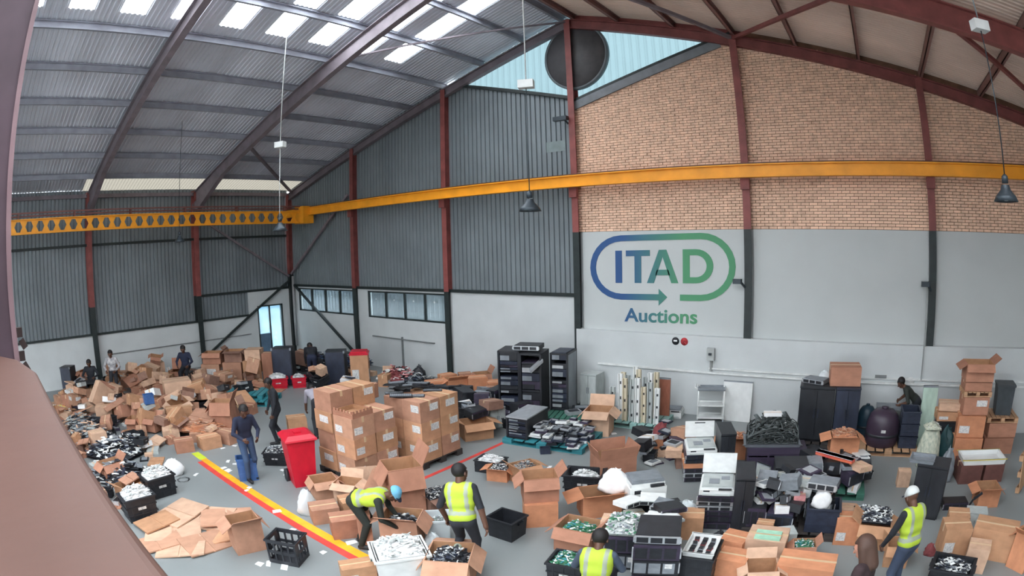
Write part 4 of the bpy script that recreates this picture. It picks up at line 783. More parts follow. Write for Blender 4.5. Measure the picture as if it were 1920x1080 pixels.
('cc',5.715,-5.114,0,0.189,0,0,0.328,0.203,0.19,2,-13,11),
('cf',9.001,-9.033,0.422,2.186,0.118,-0.261,0.833,0.762,0.025,1,-18,13),
('cc',1.81,-10.089,0.025,2.692,0,0,0.435,0.421,0.291,1,-12,11),
('cc',7,-9.07,0,0.417,0,0,0.392,0.356,0.249,0,-17,11),
('cc',5.311,-5.989,0,2.427,0,0,0.282,0.204,0.124,3,-13,11),
('cc',4.004,-11.561,0,1.813,0,0,0.328,0.208,0.195,1,-15,11),
('cc',3.648,-8.659,0.031,2.782,0,0,0.493,0.453,0.393,0,-12,11),
('dev',5.038,-10.089,0,2.566,0,0,0.337,0.26,0.057,5,-15,10),
('cc',1.453,-9.179,0,0.963,0,0,0.53,0.437,0.289,1,-10,11),
('cc',3.521,-7.193,0,0.086,0,0,0.263,0.238,0.171,0,-11,11),
('crt',5.185,-10.535,0.508,0.632,-0.099,-0.235,0.246,0.199,0.112,4,-15,12),
('cc',1.915,-8.358,0,2.497,0,0,0.495,0.386,0.407,0,-10,11),
('cc',4.201,-9.033,0.519,2.099,-0.237,-0.019,0.455,0.304,0.192,3,-12,11),
('cc',9.465,-9.458,0,1.122,0,0,0.34,0.231,0.222,1,-18,11),
('pkg',4.52,-6.129,0,1.553,0,0,0.383,0.369,0.102,2,-13,14),
('co',2.373,-5.947,0,2.255,0,0,0.254,0.169,0.113,1,-11,15),
('pkg',6.811,-7.632,0,1.613,0,0,0.198,0.173,0.084,1,-9,14),
('cc',5.571,-6.973,0,2.177,0,0,0.594,0.55,0.484,5,-9,11),
('co',1.587,-11.427,0,0.65,0,0,0.585,0.356,0.437,2,-12,15),
('cc',1.746,-11.902,0,0.964,0,0,0.449,0.406,0.324,0,-12,11),
('cc',3.636,-6.871,0,2.818,0,0,0.511,0.444,0.425,5,-11,11),
('co',6.815,-8.104,0.345,2.468,-0.053,0.327,0.273,0.177,0.151,5,-17,15),
('co',2.045,-7.09,0,0.668,0,0,0.497,0.373,0.398,2,-11,15),
('cc',4.175,-9.225,0.739,1.363,-0.121,-0.278,0.346,0.285,0.226,5,-12,11),
('cc',2.818,-8.856,0,2.506,0,0,0.565,0.541,0.382,0,-10,11),
('cc',2.071,-9.914,0.36,1.014,0.188,-0.221,0.514,0.426,0.307,4,-12,11),
('cc',1.988,-12.084,0.111,2.334,-0.291,-0.068,0.375,0.294,0.265,4,-12,11),
('dev',4.658,-9.859,0.186,2.359,-0.213,-0.109,0.203,0.171,0.09,1,-15,10),
('cf',3.79,-8.61,0.47,1.059,0.292,0.016,0.786,0.609,0.025,0,-14,13),
('cc',3.115,-4.712,0,1.738,0,0,0.499,0.329,0.417,3,-13,11),
('cc',3.408,-8.934,0.202,3.061,-0.04,-0.02,0.426,0.265,0.212,0,-12,11),
('cc',6.935,-7.903,0.356,2.588,-0.047,0.278,0.392,0.348,0.3,0,-17,11),
('cf',5.51,-10.308,0,0.232,0,0,0.427,0.266,0.025,3,-15,13),
('cc',1.345,-9.323,0.294,0.998,-0.029,-0.022,0.473,0.426,0.295,0,-10,11),
('co',1.299,-11.122,0.273,2.435,-0.243,0.013,0.336,0.303,0.191,5,-12,15),
('cc',6.353,-10.331,0.47,1.72,-0.04,0.259,0.384,0.277,0.31,4,-15,11),
('cc',2.348,-12.46,0.025,0.176,0,0,0.379,0.263,0.265,0,-12,11),
('co',8.403,-9.249,0,1.573,0,0,0.46,0.422,0.196,0,-18,15),
('co',8.455,-8.138,0,1.787,0,0,0.277,0.18,0.224,2,-18,15),
('pkg',3.897,-11.267,0.196,1.661,-0.078,0.296,0.214,0.167,0.098,2,-12,14),
('co',8.847,-9.615,0.296,1.774,0.047,-0.32,0.404,0.253,0.162,5,-18,15),
('cc',1.844,-9.863,0.702,2.462,0.168,-0.166,0.588,0.415,0.308,0,-12,11),
('cf',7.007,-9.491,0.249,1.378,0.333,-0.271,0.493,0.324,0.025,1,-16,13),
('cc',6.43,-5.387,0,1.92,0,0,0.284,0.223,0.203,5,-9,11),
('cf',7.923,-7.709,0.371,0.201,0.154,-0.341,0.48,0.439,0.025,0,-18,13),
('co',7.872,-10.169,0.047,2.136,0,0,0.435,0.407,0.361,2,-16,15),
('cc',2.157,-6.564,0,1.62,0,0,0.348,0.209,0.258,3,-11,11),
('pkg',3.077,-10.493,0,0.249,0,0,0.251,0.16,0.088,5,-12,14),
('cc',5.202,-8.455,0,1.578,0,0,0.311,0.3,0.148,4,-17,11),
('co',5.165,-8.095,0,0.528,0,0,0.582,0.4,0.296,4,-14,15),
('cc',3.819,-11.737,0.541,1.977,0.098,0.318,0.369,0.352,0.191,0,-15,11),
('cc',1.921,-5.634,0,1.706,0,0,0.512,0.344,0.384,1,-11,11),
('cc',7.109,-6.808,0,0.202,0,0,0.387,0.283,0.172,5,-9,11),
('co',4.237,-4.609,0,0.297,0,0,0.264,0.166,0.11,5,-13,15),
('cc',9.605,-8.549,0,1.775,0,0,0.39,0.269,0.161,2,-19,11),
('cc',7.255,-7.147,0,0.535,0,0,0.37,0.233,0.212,1,-9,11),
('cc',2.102,-8.301,0.451,0.855,0.036,0.33,0.595,0.486,0.355,3,-10,11),
('cf',2.843,-5.548,0,2.014,0,0,0.398,0.269,0.025,2,-11,13),
('co',5.255,-5.259,0,0.805,0,0,0.42,0.3,0.309,3,-13,15),
('cc',4.878,-6.92,0,2.416,0,0,0.455,0.356,0.376,3,-14,11),
('co',2.61,-11.882,0,2.195,0,0,0.463,0.437,0.219,0,-12,15),
('pkg',5.62,-5.861,0,0.182,0,0,0.342,0.288,0.144,2,-9,14),
('cf',5.04,-5.899,0,2.235,0,0,0.544,0.453,0.025,4,-13,13),
('co',6.538,-7.384,0,0.714,0,0,0.414,0.325,0.235,0,-9,15),
('pkg',2.945,-4.805,0.435,1.209,0.101,-0.189,0.261,0.243,0.113,2,-13,14),
('pkg',3.264,-12.064,0.509,0.295,0.04,0.036,0.299,0.249,0.094,5,-12,14),
('pkg',2.653,-5.487,0.025,2.417,0,0,0.327,0.234,0.089,2,-11,14),
('pkg',8.367,-7.612,0,1.939,0,0,0.369,0.327,0.18,0,-18,14),
('co',7.254,-9.048,0.313,1.678,0.271,-0.229,0.589,0.517,0.289,3,-17,15),
('cc',3.88,-6.77,0.444,2.165,-0.198,-0.068,0.3,0.294,0.241,3,-14,11),
('cc',3.63,-8.401,0.522,0.289,-0.187,-0.054,0.488,0.456,0.254,3,-14,11),
('dev',6.383,-5.995,0,2.58,0,0,0.329,0.283,0.033,1,-9,10),
('cc',6.814,-9.701,0.305,1.336,-0.276,-0.345,0.344,0.207,0.161,4,-16,11),
('pkg',5.479,-5.971,0.191,1.155,0.341,0.156,0.401,0.383,0.155,2,-9,14),
('pkg',8.267,-8.779,0,1.687,0,0,0.322,0.311,0.136,0,-18,14),
('crt',4.775,-8.13,0,1.615,0,0,0.246,0.195,0.11,4,-14,12),
('cc',7.288,-10.089,0.308,2.417,-0.32,0.09,0.357,0.239,0.199,0,-16,11),
('cc',5.676,-5.563,0.137,1.798,0.328,0.012,0.349,0.269,0.237,2,-13,11),
('cc',8.982,-7.88,0,1.966,0,0,0.376,0.287,0.177,3,-19,11),
('co',4.15,-7.111,0,0.897,0,0,0.554,0.345,0.278,2,-14,15),
('co',5.415,-5.484,0.327,2.773,-0.061,-0.212,0.425,0.271,0.267,5,-13,15),
('cc',4.893,-9.189,0,1.147,0,0,0.398,0.379,0.214,4,-17,11),
('cc',1.09,-11.455,0,0.15,0,0,0.444,0.371,0.318,0,-12,11),
('co',3.831,-10.263,0.457,2.182,0.02,0.347,0.323,0.25,0.173,4,-12,15),
('cc',6.946,-5.82,0,0.35,0,0,0.411,0.299,0.28,2,-9,11),
('pkg',4.557,-6.33,0.14,3.132,-0.258,0.173,0.463,0.35,0.227,2,-14,14),
('pkg',2.87,-11.355,0,0.61,0,0,0.341,0.22,0.121,0,-12,14),
('co',7.326,-10.65,0.012,2.446,0,0,0.449,0.36,0.362,2,-16,15),
('pkg',5.564,-10.961,0.479,1.157,-0.337,0.139,0.478,0.35,0.162,0,-15,14),
('cc',2.043,-7.052,0.44,2.812,0.059,0.294,0.564,0.481,0.421,2,-11,11),
('cc',2.623,-10.44,0.025,0.033,0,0,0.303,0.269,0.188,2,-12,11),
('cc',5.651,-7.099,0.501,1.005,-0.181,0.08,0.293,0.263,0.239,0,-9,11),
('cc',6.687,-10.022,0,2.484,0,0,0.354,0.302,0.278,2,-16,11),
('co',5.349,-7.115,0.504,0.28,-0.184,-0.082,0.312,0.3,0.204,5,-14,15),
('dev',6.61,-10.346,0,1.531,0,0,0.307,0.249,0.074,3,-16,10),
('cc',7.04,-7.073,0.101,0.299,0.169,-0.107,0.307,0.242,0.198,3,-9,11),
('dev',2.586,-11.323,0.226,1.722,0.091,0.169,0.309,0.217,0.042,4,-12,10),
('cc',5.787,-10.243,0.005,2.858,0,0,0.337,0.224,0.196,0,-15,11),
('cc',7.142,-10.106,0.528,2.533,-0.085,0.215,0.328,0.276,0.27,0,-16,11),
('cc',5.849,-7.302,0.522,1.929,0.119,0.297,0.486,0.363,0.329,5,-9,11),
('co',3.717,-4.755,0,2.549,0,0,0.413,0.388,0.198,3,-13,15),
('cf',1.811,-6.383,0.258,0.461,-0.011,0.097,0.651,0.557,0.025,5,-11,13),
('cc',2.347,-11.705,0.29,0.577,-0.266,-0.335,0.514,0.482,0.308,3,-12,11),
('pkg',1.407,-11.077,0.472,0.758,0.117,0.048,0.272,0.196,0.13,5,-12,14),
('cc',3.24,-9.285,0,0.746,0,0,0.397,0.288,0.3,2,-12,11),
('cc',4.401,-10.601,0,1.645,0,0,0.466,0.369,0.211,2,-15,11),
('pkg',1.417,-7.262,0.391,2.922,-0.195,-0.121,0.221,0.159,0.064,0,-10,14),
('cf',3.491,-4.69,0.257,0.964,-0.029,0.343,0.758,0.654,0.025,5,-13,13),
('cc',10.099,-8.797,0,0.327,0,0,0.52,0.363,0.307,1,-19,11),
('cc',7.159,-8.539,0.228,1.637,-0.208,0.147,0.309,0.269,0.19,0,-17,11),
('pkg',5.731,-10.923,0.651,2.797,0.055,-0.146,0.331,0.208,0.091,2,-15,14),
('co',5.152,-7.228,0,1.626,0,0,0.259,0.174,0.131,4,-14,15),
('cf',2.443,-9.789,0.738,2.97,0.392,0.123,0.779,0.561,0.025,4,-12,13),
('cc',5.634,-5.512,0.644,2.63,0.303,0.158,0.593,0.432,0.484,0,-13,11),
('cf',4.658,-9.313,0.281,0.567,0.178,0.349,0.587,0.512,0.025,2,-17,13),
('dev',2.884,-6.685,0,0.354,0,0,0.277,0.182,0.043,0,-11,10),
('cc',4.63,-10.083,0.189,0.977,-0.121,-0.188,0.296,0.217,0.231,0,-15,11),
('cc',8.273,-9.975,0.29,0.465,-0.12,0.138,0.419,0.413,0.184,5,-16,11),
('cc',2.593,-11.02,0.025,2.834,0,0,0.594,0.421,0.41,0,-12,11),
('cc',2.857,-9.266,0.418,0.8,-0.331,-0.333,0.248,0.217,0.136,5,-12,11),
('cf',6.372,-5.058,0,2.092,0,0,0.841,0.507,0.025,1,-9,13),
('cc',4.059,-7.013,0.304,1.52,0.346,-0.072,0.382,0.254,0.257,3,-14,11),
('cc',7.295,-10.503,0.574,3.072,0.084,0.246,0.279,0.233,0.187,1,-16,11),
('co',5.766,-9.227,0,0.385,0,0,0.374,0.338,0.246,4,-17,15),
('cc',8.566,-7.565,0.238,2.841,-0.302,-0.153,0.581,0.514,0.362,5,-19,11),
('cc',8.333,-9.503,0.239,2.188,-0.158,-0.348,0.513,0.352,0.36,4,-18,11),
('cf',5.985,-10.923,0.495,1.583,-0.003,-0.327,0.72,0.56,0.025,1,-15,13),
('pkg',6.265,-7.74,0,1.973,0,0,0.366,0.293,0.158,5,-9,14),
('cc',8.1,-7.076,0,0.436,0,0,0.482,0.427,0.289,2,-9,11),
('crt',7.379,-7.465,0.635,2.148,-0.3,0.244,0.362,0.274,0.165,1,-9,12),
('pkg',9.838,-9.104,0.325,3.14,-0.29,0.113,0.302,0.254,0.092,2,-19,14),
('cc',4.972,-6.138,0.025,1.893,0,0,0.555,0.404,0.254,0,-13,11),
('cc',2.943,-7.558,0,1.551,0,0,0.24,0.18,0.124,0,-11,11),
('crt',1.209,-9.991,0,2.665,0,0,0.536,0.424,0.431,4,-10,12),
('cc',5.514,-10.433,0.025,3.099,0,0,0.577,0.453,0.285,1,-15,11),
('cc',6.677,-7.598,0.303,0.047,-0.336,0.173,0.556,0.541,0.343,1,-9,11),
('cc',2.375,-5.27,0,3.081,0,0,0.363,0.234,0.197,2,-11,11),
('cf',7.245,-8.272,0,1.539,0,0,0.561,0.474,0.025,2,-17,13),
('cc',2.204,-6.693,0.276,3.079,0.111,0.256,0.26,0.202,0.203,1,-11,11),
('cc',3.579,-9.262,0,2.804,0,0,0.45,0.271,0.275,2,-12,11),
('cf',7.611,-7.108,0.367,1.557,0.368,0.043,0.9,0.769,0.025,4,-9,13),
('cc',6.616,-5.999,0.033,2.848,0,0,0.393,0.276,0.305,2,-9,11),
('co',4.256,-5.986,0.225,0.4,-0.249,0.171,0.332,0.213,0.17,1,-13,15),
('cf',6.56,-5.979,0.379,1.39,-0.214,0.392,0.424,0.282,0.025,0,-9,13),
('co',4.533,-5.919,0.397,2.599,-0.081,-0.255,0.336,0.223,0.187,5,-13,15),
('cc',4.303,-8.538,0.52,2.725,0.278,0.068,0.381,0.239,0.265,3,-14,11),
('cc',2.092,-5.544,0.4,0.054,-0.001,-0.304,0.25,0.215,0.157,2,-11,11),
('cf',4.159,-10.692,0.754,1.278,0.107,0.317,0.658,0.442,0.025,2,-15,13),
('cf',2.712,-9.224,0.481,1.655,0.307,-0.273,0.747,0.692,0.025,2,-12,13),
('dev',2.527,-8.277,0,1.444,0,0,0.235,0.189,0.051,4,-10,10),
('cf',2.42,-11.757,0.644,2.398,0.236,0.189,0.591,0.433,0.025,3,-12,13),
('cc',9.164,-10.138,0,0.09,0,0,0.243,0.243,0.183,2,-18,11),
('cf',6.264,-5.723,0.033,1.231,0,0,0.84,0.548,0.025,1,-9,13),
('pkg',4.368,-10.022,0,0.235,0,0,0.457,0.311,0.182,2,-12,14),
('pkg',7.141,-9.148,0.619,1.122,-0.097,0.334,0.233,0.164,0.106,1,-17,14),
('cc',4.54,-7.23,0,0.934,0,0,0.521,0.394,0.402,1,-14,11),
('cc',4.226,-6.394,0.097,2.973,0.341,0.019,0.382,0.267,0.251,5,-14,11),
('cc',2.387,-7.763,0,0.864,0,0,0.57,0.561,0.4,4,-11,11),
('cc',4.286,-11.386,0.025,0.972,0,0,0.585,0.36,0.308,3,-15,11),
('co',1.402,-7.825,0.738,1.251,0.284,0.217,0.433,0.308,0.289,2,-10,15),
('co',2.948,-6.335,0,2.584,0,0,0.51,0.459,0.237,1,-11,15),
('pkg',3.78,-11.593,0.749,2.214,-0.18,0.099,0.292,0.242,0.133,1,-12,14),
('crt',6.656,-6.344,0.198,1.672,-0.196,-0.122,0.518,0.437,0.382,3,-9,12),
('co',7.01,-8.663,0.464,2.838,0.27,0.197,0.467,0.395,0.289,5,-17,15),
('cc',1.862,-10.727,0,2.358,0,0,0.561,0.53,0.264,1,-12,11),
('cf',2.703,-7.437,0,2.067,0,0,0.552,0.432,0.025,5,-11,13),
('co',8.513,-8.097,0.25,0.227,-0.298,0.319,0.241,0.17,0.14,5,-18,15),
('co',5.171,-6.365,0.296,0.031,-0.154,0.141,0.305,0.238,0.205,2,-14,15),
('cc',6.366,-7.92,0.387,0.921,0.155,-0.268,0.565,0.555,0.42,4,-17,11),
('co',1.434,-11.098,0.632,0.256,0.133,-0.1,0.559,0.505,0.229,2,-12,15),
('cc',5.118,-8.543,0.178,2.234,0.241,-0.225,0.435,0.263,0.233,3,-17,11),
('cc',4.401,-7.715,0,0.491,0,0,0.437,0.404,0.345,3,-14,11),
('cc',2.896,-8.754,0.525,2.164,0.006,0.217,0.413,0.349,0.346,4,-10,11),
('dev',6.778,-6.499,0.587,1.845,-0.018,0.094,0.315,0.218,0.084,4,-9,10),
('cc',7.704,-8.577,0,1.332,0,0,0.449,0.319,0.318,5,-18,11),
('crt',3.677,-7.508,0,0.981,0,0,0.384,0.246,0.255,0,-11,12),
('dev',2.45,-11.491,0.696,1.867,0.142,-0.322,0.364,0.241,0.044,4,-12,10),
('cf',6.145,-6.995,0,1.795,0,0,0.572,0.41,0.025,0,-9,13),
('cc',2.875,-5.107,0,2.348,0,0,0.469,0.416,0.266,5,-13,11),
('pkg',5.858,-9.802,0,2.416,0,0,0.224,0.152,0.066,5,-17,14),
('cc',5.21,-9.865,0,0.611,0,0,0.519,0.432,0.423,3,-15,11),
('cc',5.405,-6.543,0.511,2.092,0.127,0.081,0.581,0.515,0.25,0,-9,11),
('tubb',7.662,-10.142,0.762,1.467,0,0,0.3,0.26,0.26,0,113,-1),
('fill',9,-9.1,0.2,0.7,0,0,1.5,1,0.3,7,114,-1),
('speaker',1.45,-11.75,0,0.9,0,0,0.5,0.5,1.1,1,115,-1),
('table',2.95,-11.15,0,1.222,0,0,1.1,0.5,0.72,0,116,-1),
('speaker',5.62,-4.1,0,0.75,0,0,0.74,0.6,1.32,0,117,-1),
('speaker',7.15,-2.85,0,0.75,0,0,0.7,0.6,1.2,0,118,-1),
('cc',7.85,-2.35,0,0.8,0,0,0.62,0.6,1.05,4,119,-1),
('lid',7.85,-2.35,1.07,0.8,0,0,0.66,0.62,0.12,0,120,-1),
('pallet',7,-6.2,0,0.7,0,0,1.5,1.2,0.16,2,121,-1),
('pallet',6.7,-6.3,0.17,0.74,0,0,1.4,1.1,0.14,2,122,-1),
('tote',5.913,-4.618,0,1.079,0,0,0.7,0.5,0.36,1,123,-1),
('fill',5.913,-4.618,0.358,1.079,0,0,0.595,0.425,0.198,0,124,-1),
('tote',6.373,-4.006,0,1.05,0,0,0.5,0.45,0.36,1,125,-1),
('fill',6.373,-4.006,0.298,1.05,0,0,0.425,0.383,0.198,0,126,-1),
('cc',6.163,-3.005,0,2.822,0,0,0.56,0.337,0.351,0,-20,16),
('pkg',5.338,-1.204,0,2.989,0,0,0.415,0.277,0.214,5,-21,17),
('cc',4.206,-3.438,0,2.432,0,0,0.452,0.438,0.301,3,-22,16),
('crt',8.253,-1.361,0,2.795,0,0,0.361,0.249,0.274,2,-23,18),
('crt',5.832,-1.333,0,2.673,0,0,0.342,0.237,0.25,4,-24,18),
('dev',4.465,-1.473,0,0.623,0,0,0.29,0.224,0.062,0,-21,19),
('cc',5.748,-2.156,0,3.011,0,0,0.474,0.317,0.319,0,-21,16),
('crt',4.928,-2.014,0,0.108,0,0,0.524,0.468,0.345,5,-21,18),
('dev',5.775,-1.3,0.277,2.725,-0.245,0.24,0.294,0.226,0.071,2,-24,19),
('crt',6.088,-2.913,0.367,1.033,-0.042,-0.18,0.472,0.287,0.359,3,-20,18),
('dev',4.926,-1.593,0,1.087,0,0,0.269,0.206,0.056,1,-21,19),
('crt',7.346,-3.894,0,0.437,0,0,0.453,0.445,0.295,2,-25,18),
('dev',4.295,-1.502,0.1,0.037,-0.276,-0.183,0.37,0.332,0.066,3,-26,19),
('dev',8.312,-3.288,0,0.448,0,0,0.253,0.161,0.055,4,-25,19),
('crt',8.091,-2.974,0,2.765,0,0,0.351,0.311,0.262,3,-25,18),
('dev',5.433,-1.246,0.218,0.637,-0.017,0.058,0.229,0.192,0.082,4,-21,19),
('pkg',6.285,-1.171,0,2.793,0,0,0.466,0.285,0.247,1,-24,17),
('pkg',5.176,-2.514,0,3.002,0,0,0.431,0.41,0.177,0,-21,17),
('dev',5.588,-1.388,0.223,1.927,0.112,-0.059,0.358,0.218,0.066,0,-21,19),
('pkg',6.701,-2.681,0,1.457,0,0,0.258,0.164,0.088,5,-20,17),
('dev',3.88,-3.084,0,3.067,0,0,0.22,0.14,0.086,2,-22,19),
('crt',7.21,-3.558,0,2.145,0,0,0.324,0.195,0.241,0,-25,18),
('cc',6.011,-1.18,0.268,0.789,0.221,0.066,0.331,0.304,0.141,1,-24,16),
('cc',7.289,-2.02,0,3.084,0,0,0.312,0.21,0.174,3,-24,16),
('dev',3.804,-3.183,0.092,0.868,-0.024,0.069,0.351,0.252,0.043,4,-22,19),
('pkg',7.037,-1.19,0,0.238,0,0,0.332,0.292,0.155,2,-24,17),
('crt',6.736,-2.694,0.113,0.311,0.136,-0.135,0.397,0.371,0.251,4,-20,18),
('crt',4.513,-3.484,0.313,2.179,0.006,0.182,0.394,0.251,0.216,3,-22,18),
('dev',4.928,-3.175,0,0.063,0,0,0.303,0.183,0.071,3,-22,19),
('dev',6.544,-1.786,0,0.563,0,0,0.293,0.218,0.09,1,-24,19),
('pkg',7.988,-3.088,0.287,0.586,0.175,0.106,0.371,0.36,0.095,0,-25,17),
('dev',8.151,-3.064,0.398,0.31,-0.21,0.055,0.279,0.228,0.041,2,-25,19),
('dev',4.865,-3.409,0,3.135,0,0,0.319,0.224,0.043,0,-22,19),
('crt',6.919,-3.559,0,0.113,0,0,0.385,0.251,0.206,3,-25,18),
('dev',6.172,-1.977,0,1.198,0,0,0.315,0.264,0.085,4,-24,19),
('crt',4.173,-2.986,0,0.568,0,0,0.419,0.299,0.258,5,-22,18),
('crt',7.271,-3.897,0.327,2.983,-0.096,-0.305,0.456,0.32,0.308,1,-25,18),
('crt',5.854,-3.33,0,2.137,0,0,0.404,0.333,0.191,1,-20,18),
('cc',7.948,-3.528,0,1.125,0,0,0.306,0.286,0.22,4,-25,16),
('cc',8.144,-1.3,0.295,0.761,-0.217,0.046,0.422,0.326,0.203,3,-23,16),
('crt',5.53,-2.08,0.353,0.107,0.298,-0.117,0.405,0.326,0.325,3,-21,18),
('crt',5.06,-2.804,0.201,1.128,0.143,0.1,0.427,0.386,0.182,3,-21,18),
('cc',4.862,-2.753,0.414,0.575,0.093,0.188,0.586,0.447,0.486,5,-21,16),
('dev',5.264,-2.618,0.403,1.91,-0.162,0.132,0.305,0.273,0.058,4,-21,19),
('dev',3.961,-2.353,0,1.655,0,0,0.374,0.246,0.083,5,-26,19),
('dev',5.171,-1.448,0,3.002,0,0,0.331,0.279,0.06,5,-21,19),
('cc',6.44,-1.446,0,0.256,0,0,0.459,0.406,0.353,5,-24,16),
('dev',5.358,-1.654,0,0.366,0,0,0.288,0.208,0.06,4,-21,19),
('crt',7.693,-3.945,0.323,0.021,0.234,0.007,0.51,0.462,0.243,3,-25,18),
('dev',4.325,-1.973,0,0.295,0,0,0.341,0.3,0.047,4,-21,19),
('pkg',4.837,-1.657,0.071,1.419,0.198,-0.03,0.434,0.273,0.159,0,-21,17),
('cc',7.592,-3.82,0.595,0.028,0.245,0.174,0.328,0.284,0.271,3,-25,16),
('pkg',4.924,-3.415,0.043,0.578,0,0,0.301,0.3,0.137,0,-22,17),
('cc',6.697,-2.198,0,2.028,0,0,0.3,0.248,0.248,5,-24,16),
('crt',6.066,-1.339,0.448,0.495,-0.275,0.185,0.488,0.343,0.323,2,-24,18),
('cc',7.38,-3.963,0.674,1.668,-0.309,0.273,0.332,0.267,0.154,0,-25,16),
('pkg',6.831,-2.135,0.26,2.344,0.014,0.217,0.24,0.219,0.119,2,-24,17),
('pkg',4.473,-2.036,0.047,2.392,0,0,0.418,0.393,0.127,2,-21,17),
('cc',8.644,-1.918,0,2.023,0,0,0.518,0.35,0.395,4,-23,16),
('pkg',8.33,-2.049,0,1.444,0,0,0.262,0.166,0.089,2,-23,17),
('fill',4.6,-2.3,0.35,0.6,0,0,1.6,1.1,0.6,8,127,-1),
('fill',6.25,-1.3,0.3,0.3,0,0,1.1,0.9,0.55,8,128,-1),
('fill',8.75,-1.45,0,0.5,0,0,1.3,0.9,0.75,9,129,-1),
('fill',9.7,-1.4,0,0.3,0,0,1.1,0.9,0.55,2,130,-1),
('bag',8.834,-0.503,0,0.795,0,0,0.5,0.45,0.42,2,131,-1),
('cc',11.221,-2.125,0,1.114,0,0,0.6,0.5,0.55,7,132,-1),
('co',11.61,-1.682,0,0.998,0,0,0.6,0.5,0.6,7,133,-1),
('cc',12.123,-1.294,0,0.883,0,0,0.6,0.5,0.62,7,134,-1),
('co',11.851,-0.694,0,0.946,0,0,0.5,0.5,0.6,2,135,-1),
('cc',12.683,-1.026,0,0.84,0,0,0.6,0.5,0.5,7,136,-1),
('cc',10.443,-0.77,0,1.269,0,0,0.5,0.45,0.4,7,137,-1),
('cc',10.825,-0.329,0,0.869,0,0,0.42,0.4,0.4,2,138,-1),
('board',12.605,-0.639,0,1.348,0,0,0.3,0.06,0.7,1,139,-1),
('co',14.508,-4.274,0,1.014,0,0,0.72,0.55,0.42,4,140,-1),
('cab',14.392,-3.375,0,1.101,0,0,0.42,0.45,0.55,2,141,-1),
('srv',12.855,-2.344,0,0.462,0,0,0.52,0.351,0.262,2,-27,20),
('dev',14.115,-3.838,0,3.12,0,0,0.223,0.179,0.09,2,-28,21),
('dev',13.489,-3.09,0,2.107,0,0,0.362,0.277,0.089,0,-29,21),
('dev',14.108,-2.434,0,1.383,0,0,0.281,0.22,0.089,5,-29,21),
('dev',13.463,-3.87,0,1.542,0,0,0.309,0.222,0.038,2,-30,21),
('srv',14.315,-4.007,0.437,1.333,0.103,-0.077,0.476,0.374,0.191,0,-28,20),
('dev',14.109,-3.921,0.639,2.251,-0.101,0.132,0.237,0.203,0.052,4,-28,21),
('crt',12.784,-2.911,0,1.832,0,0,0.359,0.316,0.15,4,-30,22),
('dev',13.126,-3.514,0,1.707,0,0,0.212,0.168,0.063,0,-30,21),
('dev',14.129,-2.82,0,1.64,0,0,0.302,0.244,0.086,0,-31,21),
('srv',12.019,-3.396,0,2.103,0,0,0.544,0.439,0.334,5,-30,20),
('dev',12.71,-3.125,0.164,1.447,-0.12,-0.127,0.315,0.229,0.049,0,-30,21),
('dev',12.174,-3.294,0.335,1.839,0.023,-0.018,0.263,0.165,0.059,5,-30,21),
('crt',13.766,-4.012,0,0.395,0,0,0.415,0.397,0.268,0,-30,22),
('dev',12.871,-1.935,0,1.235,0,0,0.342,0.283,0.042,0,-27,21),
('srv',13.762,-1.963,0,0.273,0,0,0.41,0.404,0.219,0,-29,20),
('dev',12.895,-4.127,0,0.128,0,0,0.321,0.26,0.085,0,-30,21),
('crt',13.555,-3.597,0,0.814,0,0,0.44,0.265,0.182,5,-30,22),
('crt',13.237,-3.93,0,1.816,0,0,0.51,0.39,0.24,4,-30,22),
('srv',13.528,-2.101,0.227,1.514,0,-0.105,0.516,0.316,0.417,0,-29,20),
('cc',13.943,-3.478,0,0.673,0,0,0.449,0.363,0.349,5,-28,23),
('dev',14.564,-2.357,0,0.068,0,0,0.277,0.229,0.044,0,-31,21),
('dev',12.804,-2.809,0.156,1.342,0.116,0.067,0.24,0.147,0.072,0,-29,21),
('srv',13.218,-3.955,0.252,0.712,-0.06,-0.114,0.42,0.275,0.233,5,-30,20),
('srv',12.441,-2.221,0,1.607,0,0,0.361,0.31,0.244,0,-27,20),
('crt',14.892,-3.257,0,2.931,0,0,0.45,0.373,0.264,0,-28,22),
('dev',13.74,-3.559,0.364,0.943,0.12,-0.132,0.304,0.253,0.086,5,-30,21),
('srv',13.477,-3.168,0.097,0.458,-0.049,-0.056,0.5,0.316,0.248,4,-30,20),
('dev',12.686,-1.6,0,1.215,0,0,0.22,0.141,0.034,2,-27,21),
('pkg',12.183,-3.088,0.334,0.253,-0.004,0.004,0.309,0.28,0.113,0,-30,24),
('crt',13.712,-2.837,0,1.325,0,0,0.385,0.34,0.228,2,-29,22),
('srv',12.865,-1.982,0.042,0.665,0,0,0.434,0.309,0.318,5,-27,20),
('dev',12.394,-2.142,0.25,2.813,0.013,-0.101,0.289,0.225,0.033,0,-27,21),
('dev',12.77,-3.405,0,1.406,0,0,0.218,0.183,0.079,0,-30,21),
('pkg',13.41,-4.23,0,0.655,0,0,0.349,0.227,0.128,0,-30,24),
('dev',14.044,-3.271,0.351,2.62,0.026,0.016,0.252,0.193,0.054,0,-28,21),
('srv',13.454,-2.791,0.239,1.753,0.015,-0.087,0.495,0.444,0.396,2,-29,20),
('crt',12.901,-3.126,0.222,1.935,-0.017,-0.082,0.388,0.374,0.225,4,-30,22),
('dev',13.298,-3.228,0.349,1.648,0.052,-0.03,0.237,0.145,0.031,4,-30,21),
('pkg',13.937,-3.057,0.123,2.506,0.039,-0.073,0.362,0.291,0.097,0,-29,24),
('srv',13.848,-3.789,0.396,2.519,0.007,-0.098,0.433,0.267,0.227,2,-28,20),
('dev',14.619,-2.239,0.044,1.897,0,0,0.373,0.298,0.06,2,-31,21),
('dev',13.279,-2.308,0,2.527,0,0,0.237,0.213,0.057,5,-29,21),
